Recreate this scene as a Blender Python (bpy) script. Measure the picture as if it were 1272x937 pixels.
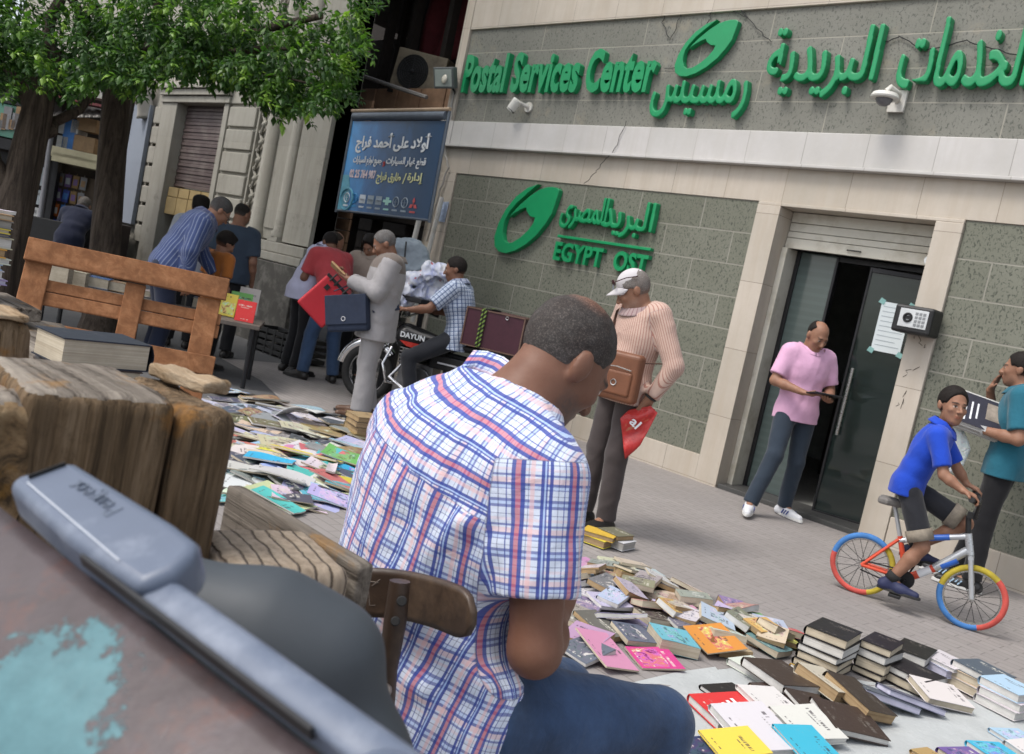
import bpy, bmesh, math, random
import numpy as np
from mathutils import Vector, Matrix, Euler, noise
for o in list(bpy.data.objects): bpy.data.objects.remove(o)
SC = bpy.context.scene
COL = SC.collection
rad = math.radians
# ---------------------------------------------------------------- camera
CAM_H, FPX = 1.42, 1150.0
PITCH, ROLL, YAW = rad(5.31), rad(-11.94), rad(43.94)
_F = Vector((-math.sin(YAW)*math.cos(PITCH), math.cos(YAW)*math.cos(PITCH), -math.sin(PITCH)))
_R = _F.cross(Vector((0, 0, 1))).normalized(); _U = _R.cross(_F)
CR = _R*math.cos(ROLL) - _U*math.sin(ROLL); CU = _U*math.cos(ROLL) + _R*math.sin(ROLL)
CAMP = Vector((0, 0, CAM_H))
cd = bpy.data.cameras.new('camera'); cam = bpy.data.objects.new('camera', cd); COL.objects.link(cam)
cam.matrix_world = Matrix(((CR.x, CU.x, -_F.x, 0), (CR.y, CU.y, -_F.y, 0), (CR.z, CU.z, -_F.z, CAM_H), (0, 0, 0, 1)))
cd.sensor_fit = 'HORIZONTAL'; cd.sensor_width = 36; cd.lens = 36*FPX/1272; cd.clip_start = .02; cd.clip_end = 3000
cd.dof.use_dof = True; cd.dof.focus_distance = 2.9; cd.dof.aperture_fstop = 9.0
SC.camera = cam
# ---------------------------------------------------------------- daylight: overcast open shade
w = bpy.data.worlds.new('World'); SC.world = w; w.use_nodes = True
nt = w.node_tree; bg = nt.nodes['Background']
sky = nt.nodes.new('ShaderNodeTexSky'); sky.sky_type = 'NISHITA'; sky.sun_disc = False
SUN_EL, SUN_AZ = rad(58), rad(200)          # azimuth clockwise from +Y, as the sky node counts it
sky.sun_elevation = SUN_EL; sky.sun_rotation = SUN_AZ; sky.dust_density = 3.5; sky.air_density = 1.0; sky.ozone_density = 1.0
hs = nt.nodes.new('ShaderNodeHueSaturation'); hs.inputs['Saturation'].default_value = .42
nt.links.new(sky.outputs[0], hs.inputs['Color']); nt.links.new(hs.outputs[0], bg.inputs[0]); bg.inputs[1].default_value = .15
sd = bpy.data.lights.new('sun', 'SUN'); sd.energy = 1.0; sd.angle = rad(16); sd.color = (1, .95, .88)
so = bpy.data.objects.new('sun', sd); COL.objects.link(so)
_sv = Vector((math.sin(SUN_AZ)*math.cos(SUN_EL), math.cos(SUN_AZ)*math.cos(SUN_EL), math.sin(SUN_EL)))
so.rotation_euler = _sv.to_track_quat('Z', 'Y').to_euler(); so.location = _sv*30
SC.view_settings.view_transform = 'Standard'; SC.view_settings.look = 'None'; SC.view_settings.gamma = 1
SC.view_settings.exposure = 0.74
SC.cycles.max_bounces = 6; SC.cycles.diffuse_bounces = 3; SC.cycles.glossy_bounces = 3; SC.cycles.transparent_max_bounces = 12
SC.cycles.use_denoising = True
# ---------------------------------------------------------------- measuring: a pixel of the 1272 x 937 frame to a point
def ray(px, py): return _F + CR*((px-636)/FPX) + CU*((468.5-py)/FPX)
def at(px, py, D): return CAMP + ray(px, py)*D
def ground(px, py, z=0.0):
    d = ray(px, py); return CAMP + d*((z-CAM_H)/d.z)
def wallp(px, py, Y):
    d = ray(px, py); return CAMP + d*(Y/d.y)
def depth(p): return (Vector(p)-CAMP).dot(_F)
def view_az(p):
    d = Vector((p[0], p[1], 0)).normalized(); return d
def heading(p, a):
    """yaw of a thing at p whose +y looks a degrees right of straight away from the camera"""
    f = view_az(p); r = Vector((f.y, -f.x, 0)); d = f*math.cos(rad(a)) + r*math.sin(rad(a))
    return math.atan2(-d.x, d.y)
# ---------------------------------------------------------------- things and parts
WM = {}
def tag(o, label=None, cat=None, group=None, kind=None):
    if label: o['label'] = label
    if cat: o['category'] = cat
    if group: o['group'] = group
    if kind: o['kind'] = kind
    return o
def thing(name, label, cat, loc=(0, 0, 0), rot=0.0, group=None):
    o = bpy.data.objects.new(name, None); COL.objects.link(o); o.empty_display_size = .1
    o.location = loc
    if isinstance(rot, (int, float)): o.rotation_euler = (0, 0, rot)
    else: o.rotation_euler = rot
    WM[o] = Matrix.Translation(loc) @ o.rotation_euler.to_matrix().to_4x4()
    return tag(o, label, cat, group)
def link(name, me, mats=(), parent=None, world=False):
    o = bpy.data.objects.new(name, me); COL.objects.link(o)
    for m in (mats if isinstance(mats, (list, tuple)) else [mats]): me.materials.append(m)
    if parent is not None:
        o.parent = parent; WM[o] = WM[parent]
        if world: me.transform(WM[parent].inverted())
    else: WM[o] = Matrix.Identity(4)
    return o
def dup(o, parent=None):
    c = o.copy(); COL.objects.link(c)
    if parent is not None: c.parent = parent
    for ch in o.children: dup(ch, c)
    return c
def rot_to(z, x=None):
    z = Vector(z).normalized()
    if x is None: x = Vector((1, 0, 0)) if abs(z.x) < .9 else Vector((0, 1, 0))
    x = Vector(x); x = (x - z*x.dot(z)).normalized(); y = z.cross(x)
    return Matrix((x, y, z)).transposed()
class MB:
    def __init__(s): s.v = []; s.f = []; s.m = []; s.uv = {}
    def add(s, vs, fs, mi=0, T=None):
        b = len(s.v)
        for p in vs:
            p = Vector(p); s.v.append(tuple(T @ p) if T is not None else tuple(p))
        for f in fs: s.f.append([i+b for i in f]); s.m.append(mi)
        return s
    def box(s, lo, hi, mi=0, T=None):
        x0, y0, z0 = lo; x1, y1, z1 = hi
        return s.add([(x0,y0,z0),(x1,y0,z0),(x1,y1,z0),(x0,y1,z0),(x0,y0,z1),(x1,y0,z1),(x1,y1,z1),(x0,y1,z1)],
                     [(3,2,1,0),(4,5,6,7),(0,1,5,4),(1,2,6,5),(2,3,7,6),(3,0,4,7)], mi, T)
    def cbox(s, c, size, R=None, mi=0):
        h = Vector(size)/2; T = Matrix.Translation(c)
        if R is not None: T = T @ R.to_4x4()
        return s.box(-h, h, mi, T)
    def bar(s, a, b, w, t, up=(0, 0, 1), mi=0):
        a, b = Vector(a), Vector(b); d = b-a; R = rot_to(d, up)
        return s.cbox((a+b)/2, (w, t, d.length), R, mi)
    def tube(s, pts, r, n=8, mi=0, caps=True, flat=1.0):
        pts = [Vector(p) for p in pts]; rs = r if isinstance(r, (list, tuple)) else [r]*len(pts)
        b = len(s.v); ref = None
        for i, p in enumerate(pts):
            d = (pts[min(i+1, len(pts)-1)] - pts[max(i-1, 0)]).normalized()
            if ref is None: ref = Vector((0, 0, 1)) if abs(d.z) < .9 else Vector((1, 0, 0))
            x = (ref - d*ref.dot(d)).normalized(); y = d.cross(x); ref = x
            for k in range(n):
                a = 2*math.pi*k/n; s.v.append(tuple(p + x*math.cos(a)*rs[i]*flat + y*math.sin(a)*rs[i]))
        for i in range(len(pts)-1):
            for k in range(n):
                k2 = (k+1) % n; s.f.append([b+i*n+k, b+i*n+k2, b+(i+1)*n+k2, b+(i+1)*n+k]); s.m.append(mi)
        if caps:
            s.f.append([b+k for k in range(n)][::-1]); s.m.append(mi)
            e = b+(len(pts)-1)*n; s.f.append([e+k for k in range(n)]); s.m.append(mi)
        return s
    def lathe(s, prof, c=(0, 0, 0), axis=(0, 0, 1), n=24, mi=0):
        R = rot_to(axis); b = len(s.v); c = Vector(c)
        for (r, z) in prof:
            for k in range(n):
                a = 2*math.pi*k/n; s.v.append(tuple(c + R @ Vector((r*math.cos(a), r*math.sin(a), z))))
        for i in range(len(prof)-1):
            for k in range(n):
                k2 = (k+1) % n; s.f.append([b+i*n+k, b+i*n+k2, b+(i+1)*n+k2, b+(i+1)*n+k]); s.m.append(mi)
        return s
    def torus(s, c, axis, R, r, n=40, k=8, a0=0, a1=2*math.pi, mi=0, flat=1.0):
        Q = rot_to(axis); c = Vector(c); full = abs(a1-a0-2*math.pi) < 1e-6; b = len(s.v); rows = n if full else n+1
        for i in range(rows):
            a = a0+(a1-a0)*i/n
            for j in range(k):
                t = 2*math.pi*j/k; rr = R+r*math.cos(t); s.v.append(tuple(c + Q @ Vector((rr*math.cos(a), rr*math.sin(a), r*math.sin(t)*flat))))
        for i in range(n):
            i2 = (i+1) % rows
            for j in range(k):
                j2 = (j+1) % k; s.f.append([b+i*k+j, b+i2*k+j, b+i2*k+j2, b+i*k+j2]); s.m.append(mi)
        return s
    def prism(s, poly, o, u, v, t, mi=0):
        """polygon in the plane (o; u, v) pushed t along u x v"""
        o, u, v = Vector(o), Vector(u), Vector(v); nn = u.cross(v).normalized()*t; n = len(poly)
        vs = [o+u*a+v*b for a, b in poly]; vs += [p+nn for p in vs]
        fs = [list(range(n))[::-1], list(range(n, 2*n))] + [[i, (i+1) % n, n+(i+1) % n, n+i] for i in range(n)]
        return s.add(vs, fs, mi)
    def grid(s, fn, nu, nv, mi=0, th=0):
        b = len(s.v)
        for i in range(nu+1):
            for j in range(nv+1): s.v.append(tuple(fn(i/nu, j/nv)))
        for i in range(nu):
            for j in range(nv):
                a = b+i*(nv+1)+j; s.f.append([a, a+nv+1, a+nv+2, a+1]); s.m.append(mi)
        return s
    def sphere(s, c, r, n=12, mi=0, R=None):
        r = r if isinstance(r, (list, tuple)) else (r, r, r); b = len(s.v); c = Vector(c); m = n//2
        for i in range(m+1):
            t = math.pi*i/m
            for k in range(n):
                a = 2*math.pi*k/n; p = Vector((r[0]*math.sin(t)*math.cos(a), r[1]*math.sin(t)*math.sin(a), -r[2]*math.cos(t)))
                s.v.append(tuple(c+(R @ p if R is not None else p)))
        for i in range(m):
            for k in range(n):
                k2 = (k+1) % n; s.f.append([b+i*n+k, b+i*n+k2, b+(i+1)*n+k2, b+(i+1)*n+k]); s.m.append(mi)
        return s
    def build(s, name, mats, parent=None, bevel=0, smooth=None, solid=0, sub=0, world=True, segs=2):
        me = bpy.data.meshes.new(name); me.from_pydata(s.v, [], s.f); me.update()
        o = link(name, me, mats, parent, world)
        me.polygons.foreach_set('material_index', s.m)
        if smooth is not None:
            me.polygons.foreach_set('use_smooth', [True]*len(s.f)); me.set_sharp_from_angle(angle=rad(smooth))
        if solid: md = o.modifiers.new('thickness', 'SOLIDIFY'); md.thickness = solid; md.offset = 0
        if bevel: md = o.modifiers.new('bevel', 'BEVEL'); md.width = bevel; md.segments = segs; md.limit_method = 'ANGLE'; md.angle_limit = rad(40)
        if sub: md = o.modifiers.new('sub', 'SUBSURF'); md.levels = md.render_levels = sub
        return o
    def build_islands(s, name, *a, **k):
        p = list(range(len(s.v)))
        def root(i):
            while p[i] != i: p[i] = p[p[i]]; i = p[i]
            return i
        for f in s.f:
            for i in f[1:]: p[root(i)] = root(f[0])
        groups = {}
        for f, m in zip(s.f, s.m): groups.setdefault(root(f[0]), []).append((f, m))
        out = []
        for fs in groups.values():
            b = MB(); ids = {}
            for f, m in fs:
                for i in f:
                    if i not in ids: ids[i] = len(b.v); b.v.append(s.v[i])
                b.f.append([ids[i] for i in f]); b.m.append(m)
            out.append(b.build(name, *a, **k))
        return out
# ---------------------------------------------------------------- materials
def newmat(name):
    m = bpy.data.materials.new(name); m.use_nodes = True; return m, m.node_tree, m.node_tree.nodes['Principled BSDF']
def rgba(c): return (c[0], c[1], c[2], 1)
class NT:
    def __init__(s, t): s.t = t
    def n(s, typ, **kw):
        x = s.t.nodes.new('ShaderNode'+typ)
        for k, v in kw.items(): setattr(x, k, v)
        return x
    def l(s, a, b): s.t.links.new(a, b)
    def set(s, node, **kw):
        for k, v in kw.items(): node.inputs[k.replace('_', ' ')].default_value = v
    def math(s, op, a, b=None, c=None):
        x = s.n('Math', operation=op)
        for i, q in enumerate((a, b, c)):
            if q is None: continue
            if isinstance(q, (int, float)): x.inputs[i].default_value = q
            else: s.l(q, x.inputs[i])
        return x.outputs[0]
    def mix(s, fac, a, b, typ='MIX'):
        x = s.n('Mix', data_type='RGBA', blend_type=typ)
        for sock, q in ((x.inputs[0], fac), (x.inputs[6], a), (x.inputs[7], b)):
            if isinstance(q, (int, float)): sock.default_value = q
            elif isinstance(q, (tuple, list)): sock.default_value = rgba(q)
            else: s.l(q, sock)
        return x.outputs[2]
    def coord(s, kind='Object', scale=None, rot=None, loc=None):
        tc = s.n('TexCoord'); o = tc.outputs[kind]
        if scale is not None or rot is not None or loc is not None:
            mp = s.n('Mapping'); s.l(o, mp.inputs[0])
            if scale is not None: mp.inputs['Scale'].default_value = scale if isinstance(scale, (tuple, list)) else (scale,)*3
            if rot is not None: mp.inputs['Rotation'].default_value = rot
            if loc is not None: mp.inputs['Location'].default_value = loc
            o = mp.outputs[0]
        return o
    def noise(s, vec, scale, detail=4, rough=.6, dist=0):
        x = s.n('TexNoise'); s.l(vec, x.inputs['Vector']); x.inputs['Scale'].default_value = scale
        x.inputs['Detail'].default_value = detail; x.inputs['Roughness'].default_value = rough; x.inputs['Distortion'].default_value = dist
        return x.outputs['Fac']
    def ramp(s, fac, stops, interp='LINEAR'):
        x = s.n('ValToRGB'); cr = x.color_ramp; cr.interpolation = interp
        while len(cr.elements) < len(stops): cr.elements.new(.5)
        for e, (p, c) in zip(cr.elements, stops):
            e.position = p; e.color = rgba(c) if isinstance(c, (tuple, list)) else (c, c, c, 1)
        s.l(fac, x.inputs[0]); return x.outputs[0]
    def bump(s, h, strength, dist, bsdf):
        b = s.n('Bump'); b.inputs['Strength'].default_value = strength; b.inputs['Distance'].default_value = dist
        s.l(h, b.inputs['Height']); s.l(b.outputs[0], bsdf.inputs['Normal']); return b
MATS = {}
def mat(name, col, rough=.65, var=.18, scale=6, bump=.15, bscale=60, bd=.004, metal=0, spec=.4, coord='Object', dirt=None, alpha=None):
    if name in MATS: return MATS[name]
    m, t, b = newmat(name); k = NT(t); v = k.coord(coord)
    n = k.noise(v, scale, 6, .65)
    c = k.ramp(n, [(.25, tuple(x*(1-var) for x in col)), (.75, tuple(min(1, x*(1+var)) for x in col))])
    if dirt:
        dn = k.noise(v, dirt[1], 8, .7); c = k.mix(k.ramp(dn, [(.48, 0.), (.66, 1.)]), c, dirt[0])
    k.l(c, b.inputs['Base Color']); b.inputs['Roughness'].default_value = rough; b.inputs['Metallic'].default_value = metal
    b.inputs['Specular IOR Level'].default_value = spec
    rn = k.math('MULTIPLY_ADD', k.noise(v, scale*3, 3), .25, rough-.12); k.l(rn, b.inputs['Roughness'])
    if bump: k.bump(k.noise(v, bscale, 4), bump, bd, b)
    if alpha is not None: b.inputs['Alpha'].default_value = alpha
    MATS[name] = m; return m
# ---------------------------------------------------------------- lettering
_AR = {'ا':(0xFE8D,0xFE8E),'أ':(0xFE83,0xFE84),'إ':(0xFE87,0xFE88),'ب':(0xFE8F,0xFE90,0xFE91,0xFE92),'ة':(0xFE93,0xFE94),'ت':(0xFE95,0xFE96,0xFE97,0xFE98),
 'ج':(0xFE9D,0xFE9E,0xFE9F,0xFEA0),'ح':(0xFEA1,0xFEA2,0xFEA3,0xFEA4),'خ':(0xFEA5,0xFEA6,0xFEA7,0xFEA8),'د':(0xFEA9,0xFEAA),'ر':(0xFEAD,0xFEAE),'ز':(0xFEAF,0xFEB0),
 'س':(0xFEB1,0xFEB2,0xFEB3,0xFEB4),'ص':(0xFEB9,0xFEBA,0xFEBB,0xFEBC),'ط':(0xFEC1,0xFEC2,0xFEC3,0xFEC4),'ع':(0xFEC9,0xFECA,0xFECB,0xFECC),'غ':(0xFECD,0xFECE,0xFECF,0xFED0),
 'ف':(0xFED1,0xFED2,0xFED3,0xFED4),'ق':(0xFED5,0xFED6,0xFED7,0xFED8),'ك':(0xFED9,0xFEDA,0xFEDB,0xFEDC),'ل':(0xFEDD,0xFEDE,0xFEDF,0xFEE0),'م':(0xFEE1,0xFEE2,0xFEE3,0xFEE4),
 'ن':(0xFEE5,0xFEE6,0xFEE7,0xFEE8),'ه':(0xFEE9,0xFEEA,0xFEEB,0xFEEC),'و':(0xFEED,0xFEEE),'ى':(0xFEEF,0xFEF0),'ي':(0xFEF1,0xFEF2,0xFEF3,0xFEF4),'لا':(0xFEFB,0xFEFC)}
def arabic(s):
    """joined forms in visual (left to right) order"""
    out = []; toks = []; i = 0
    while i < len(s):
        if s[i:i+2] == 'لا': toks.append('لا'); i += 2
        else: toks.append(s[i]); i += 1
    for i, c in enumerate(toks):
        f = _AR.get(c)
        if not f: out.append(c); continue
        prev = i > 0 and len(_AR.get(toks[i-1], ())) == 4
        nxt = i+1 < len(toks) and toks[i+1] in _AR and len(f) == 4
        out.append(chr(f[3] if prev and nxt else f[1] if prev else f[2] if nxt else f[0]))
    return out[::-1]
def _curve_mesh(body, depth_, bold):
    c = bpy.data.curves.new('lettering', 'FONT'); c.body = body; c.size = 1; c.extrude = depth_/2; c.offset = bold; c.resolution_u = 3
    o = bpy.data.objects.new('lettering', c); COL.objects.link(o)
    dg = bpy.context.evaluated_depsgraph_get(); e = o.evaluated_get(dg); me = e.to_mesh()
    vs = [tuple(v.co) for v in me.vertices]; fs = [tuple(p.vertices) for p in me.polygons]
    e.to_mesh_clear(); bpy.data.objects.remove(o); bpy.data.curves.remove(c)
    return vs, fs
_adv = {}
def advance(c):
    if c not in _adv:
        def wd(s):
            vs = _curve_mesh(s, 0, 0)[0]; return max(v[0] for v in vs)-min(v[0] for v in vs)
        _adv[c] = wd('|'+c+'|')-wd('||')
    return _adv[c]
def lettering(text, o, u, v, width, height, depth_, bold=.02, ar=False, jit=.0006, ref=None):
    """list of (char, verts, faces): the line fits width x height, lying in the plane (o; u, v), pushed out along u x v"""
    chars = arabic(text) if ar else list(text); x = 0; items = []
    for i, c in enumerate(chars):
        if c != ' ':
            vs, fs = _curve_mesh(c, 1.0, bold); items.append([c, [(p[0]+x, p[1], p[2]) for p in vs], fs])
        x += advance(c) + (0 if ar else bold*.6)
    xs = [p[0] for it in items for p in it[1]]; ys = [p[1] for it in items for p in it[1]]
    x0, x1 = min(xs), max(xs); y0, y1 = (min(ys), max(ys)) if ref is None else ref
    sx, sy = width/(x1-x0), height/(y1-y0); o, u, v = Vector(o), Vector(u), Vector(v); nn = u.cross(v).normalized()
    for i, it in enumerate(items):
        dd = depth_ + (i % 3)*jit
        it[1] = [o + u*((p[0]-x0)*sx) + v*((p[1]-y0)*sy) + nn*((p[2]+.5)*dd) for p in it[1]]
    return items
def write(mb, *a, mi=0, **k):
    for c, vs, fs in lettering(*a, **k): mb.add(vs, fs, mi)
# ---------------------------------------------------------------- bodies: distance fields polygonised into one continuous skin
A_ = lambda p: np.array(p, dtype=np.float32)
class Cone:
    """tapered limb, elliptical across if fl != 1 (fl scales the axis `side`)"""
    def __init__(s, a, b, ra, rb, side=None, fl=1.0):
        s.a, s.b, s.ra, s.rb, s.fl = A_(a), A_(b), ra, rb, fl; s.side = None if side is None else A_(side)/np.linalg.norm(A_(side))
    def bb(s):
        r = max(s.ra, s.rb)*max(1, s.fl); return np.minimum(s.a, s.b)-r, np.maximum(s.a, s.b)+r
    def d(s, p):
        ab = s.b-s.a; L = max(1e-9, float(ab @ ab)); q = p-s.a; t = np.clip((q @ ab)/L, 0, 1); e = q-t[..., None]*ab
        r = s.ra+(s.rb-s.ra)*t
        if s.side is None: return np.sqrt((e*e).sum(-1))-r
        u = e @ s.side; e = e-u[..., None]*s.side*(1-1/s.fl); return (np.sqrt((e*e).sum(-1))-r)*min(1, s.fl**.5)
class Ell:
    def __init__(s, c, r, R=None): s.c, s.r = A_(c), A_(r); s.R = None if R is None else np.array(R, dtype=np.float32)
    def bb(s): m = float(s.r.max()); return s.c-m, s.c+m
    def d(s, p):
        q = p-s.c
        if s.R is not None: q = q @ s.R                      # columns of R are the local axes
        k0 = np.sqrt(((q/s.r)**2).sum(-1)); k1 = np.sqrt(((q/(s.r*s.r))**2).sum(-1))+1e-9; return k0*(k0-1)/k1
class Box:
    def __init__(s, c, half, R, rd=.01): s.c, s.h, s.R, s.rd = A_(c), A_(half), np.array(R, dtype=np.float32), rd
    def bb(s): m = float(np.linalg.norm(s.h)); return s.c-m, s.c+m
    def d(s, p):
        q = np.abs((p-s.c) @ s.R)-(s.h-s.rd); return np.sqrt((np.maximum(q, 0)**2).sum(-1))+np.minimum(q.max(-1), 0)-s.rd
class Vol:
    def __init__(s, prims, h, pad=.03):
        lo = np.min([q.bb()[0] for q in prims], 0)-pad; hi = np.max([q.bb()[1] for q in prims], 0)+pad
        s.h = h; s.lo = lo.astype(np.float32); s.n = np.ceil((hi-lo)/h).astype(int)+1; s.f = np.full(s.n, .2, dtype=np.float32)
    def region(s, lo, hi, m):
        i0 = np.maximum(0, np.floor((lo-m-s.lo)/s.h).astype(int)); i1 = np.minimum(s.n, np.ceil((hi+m-s.lo)/s.h).astype(int)+1)
        if (i1 <= i0).any(): return None
        g = np.stack(np.meshgrid(*[s.lo[k]+s.h*np.arange(i0[k], i1[k], dtype=np.float32) for k in range(3)], indexing='ij'), -1)
        return tuple(slice(i0[k], i1[k]) for k in range(3)), g
    def add(s, q, k=.02):
        r = s.region(*q.bb(), k+4*s.h)
        if r is None: return s
        sl, g = r; d = q.d(g).astype(np.float32); f = s.f[sl]
        h = np.clip(.5+.5*(f-d)/max(k, 1e-6), 0, 1); s.f[sl] = f*(1-h)+d*h-k*h*(1-h); return s
    def sub(s, q, k=.01):
        r = s.region(*q.bb(), k+3*s.h)
        if r is None: return s
        sl, g = r; d = -q.d(g).astype(np.float32); f = s.f[sl]; h = np.clip(.5+.5*(d-f)/max(k, 1e-6), 0, 1); s.f[sl] = f*(1-h)+d*h+k*h*(1-h); return s
    def points(s): return np.stack(np.meshgrid(*[s.lo[k]+s.h*np.arange(s.n[k], dtype=np.float32) for k in range(3)], indexing='ij'), -1)
    def cut(s, p, n, near=None, r=None):
        """cut away what lies beyond the plane (p, n); near/r limits it to a ball"""
        g = s.points(); n = A_(n)/np.linalg.norm(A_(n)); d = (g-A_(p)) @ n
        if near is not None: d = np.where(np.linalg.norm(g-A_(near), axis=-1) < r, d, -1)
        s.f = np.maximum(s.f, d.astype(np.float32)); return s
    def wrinkle(s, amp, freq, seed=0, stretch=(1, 1, 1)):
        rs = np.random.RandomState(seed); m = np.abs(s.f) < .03; p = (s.lo+s.h*np.argwhere(m)).astype(np.float32)*A_(stretch); v = 0
        for i in range(5):
            k1 = rs.normal(size=3); k1 *= freq*(.6+.35*i)/np.linalg.norm(k1); k2 = rs.normal(size=3)*freq*.35
            v = v+np.sin(p @ k1+1.6*np.sin(p @ k2+rs.uniform(0, 6))+rs.uniform(0, 6))/(1+.45*i)
        s.f[m] += amp*(.5-np.abs(v)*.45).astype(np.float32)*-1; return s
    def mesh(s):
        d = s.f; n = d.shape; neg = d < 0
        C = [(i, j, k) for i in (0, 1) for j in (0, 1) for k in (0, 1)]
        cs = lambda a, c: a[c[0]:n[0]-1+c[0], c[1]:n[1]-1+c[1], c[2]:n[2]-1+c[2]]
        cnt = sum(cs(neg, c).astype(np.int8) for c in C); mask = (cnt > 0) & (cnt < 8); P = np.argwhere(mask)
        idx = np.full(mask.shape, -1, dtype=np.int64); idx[mask] = np.arange(len(P))
        val = {c: d[P[:, 0]+c[0], P[:, 1]+c[1], P[:, 2]+c[2]] for c in C}
        acc = np.zeros((len(P), 3)); num = np.zeros(len(P))
        for a in C:
            for ax in range(3):
                if a[ax]: continue
                b = list(a); b[ax] = 1; b = tuple(b); da, db = val[a], val[b]; x = (da < 0) != (db < 0)
                t = np.where(x, da/np.where(x, da-db, 1), 0); q = np.array(a, float)+np.outer(t, np.array(b)-np.array(a)); acc += q*x[:, None]; num += x
        V = s.lo+(P+acc/num[:, None])*s.h; F = []
        for ax in range(3):
            b, c = (ax+1) % 3, (ax+2) % 3
            s0 = [slice(None)]*3; s1 = [slice(None)]*3; s0[ax] = slice(0, -1); s1[ax] = slice(1, None)
            for q in (b, c): s0[q] = slice(1, -1); s1[q] = slice(1, -1)
            n0, n1 = neg[tuple(s0)], neg[tuple(s1)]; E = np.argwhere(n0 != n1); fl = n0[n0 != n1]
            for q in (b, c): E[:, q] += 1
            eb = np.zeros(3, int); ec = np.zeros(3, int); eb[b] = 1; ec[c] = 1
            g = lambda e: idx[e[:, 0], e[:, 1], e[:, 2]]
            Q = np.stack([g(E), g(E-eb), g(E-eb-ec), g(E-ec)], 1); Q[~fl] = Q[~fl][:, ::-1]; F.append(Q[:, ::-1] if False else Q)
        F = np.concatenate(F); F = F[(F >= 0).all(1)]
        return V, F[:, ::-1]
def skin_object(name, V, F, m, parent, relax=1):
    me = bpy.data.meshes.new(name)
    if relax:
        nv = len(V)
        for _ in range(relax):
            acc = np.zeros_like(V); cnt = np.zeros(nv)
            for a in range(4):
                i, j = F[:, a], F[:, (a+1) % 4]; np.add.at(acc, i, V[j]); np.add.at(acc, j, V[i]); np.add.at(cnt, i, 1); np.add.at(cnt, j, 1)
            V = V*.5+.5*acc/np.maximum(cnt, 1)[:, None]
    me.vertices.add(len(V)); me.vertices.foreach_set('co', V.astype(np.float32).ravel())
    me.loops.add(len(F)*4); me.loops.foreach_set('vertex_index', F.ravel().astype(np.int32)); me.polygons.add(len(F)); me.polygons.foreach_set('loop_start', np.arange(0, len(F)*4, 4, dtype=np.int32))
    me.polygons.foreach_set('use_smooth', np.ones(len(F), dtype=bool)); me.update(calc_edges=True); me.validate()
    o = link(name, me, m, parent); return o, V
def vcol(o, rgb):
    a = o.data.color_attributes.new('tone', 'FLOAT_COLOR', 'POINT'); a.data.foreach_set('color', np.concatenate([rgb, np.ones((len(rgb), 1))], 1).astype(np.float32).ravel())
def cuv(o, uv):
    """uv per face corner: (F, 4, 2)"""
    a = o.data.uv_layers.new(name='cloth'); a.data.foreach_set('uv', uv.astype(np.float32).ravel())
def tone_mat(name, rough=.55, sss=.0, bump=.12, bscale=260, mott=.12, spec=.35, fine=0):
    if name in MATS: return MATS[name]
    m, t, b = newmat(name); k = NT(t); at_ = k.n('Attribute'); at_.attribute_name = 'tone'; v = k.coord('Object')
    c = k.mix(k.ramp(k.noise(v, 18, 5), [(.35, 0.), (.7, mott*3)]), at_.outputs['Color'], k.mix(1., at_.outputs['Color'], (.72, .62, .58), 'MULTIPLY'))
    if fine: c = k.mix(k.ramp(k.noise(v, fine, 4, .75), [(.50, 0.), (.68, .8)]), c, k.mix(1., c, (3.2, 3.1, 3.0), 'MULTIPLY'))
    k.l(c, b.inputs['Base Color']); b.inputs['Roughness'].default_value = rough; b.inputs['Specular IOR Level'].default_value = spec
    if sss: b.inputs['Subsurface Weight'].default_value = sss; b.inputs['Subsurface Radius'].default_value = (.012, .005, .003); b.inputs['Subsurface Scale'].default_value = .5
    k.l(k.math('MULTIPLY_ADD', k.noise(v, 26, 5, .7), .3, rough-.15), b.inputs['Roughness']); k.bump(k.noise(v, bscale, 3), bump, .001, b); MATS[name] = m; return m
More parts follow.
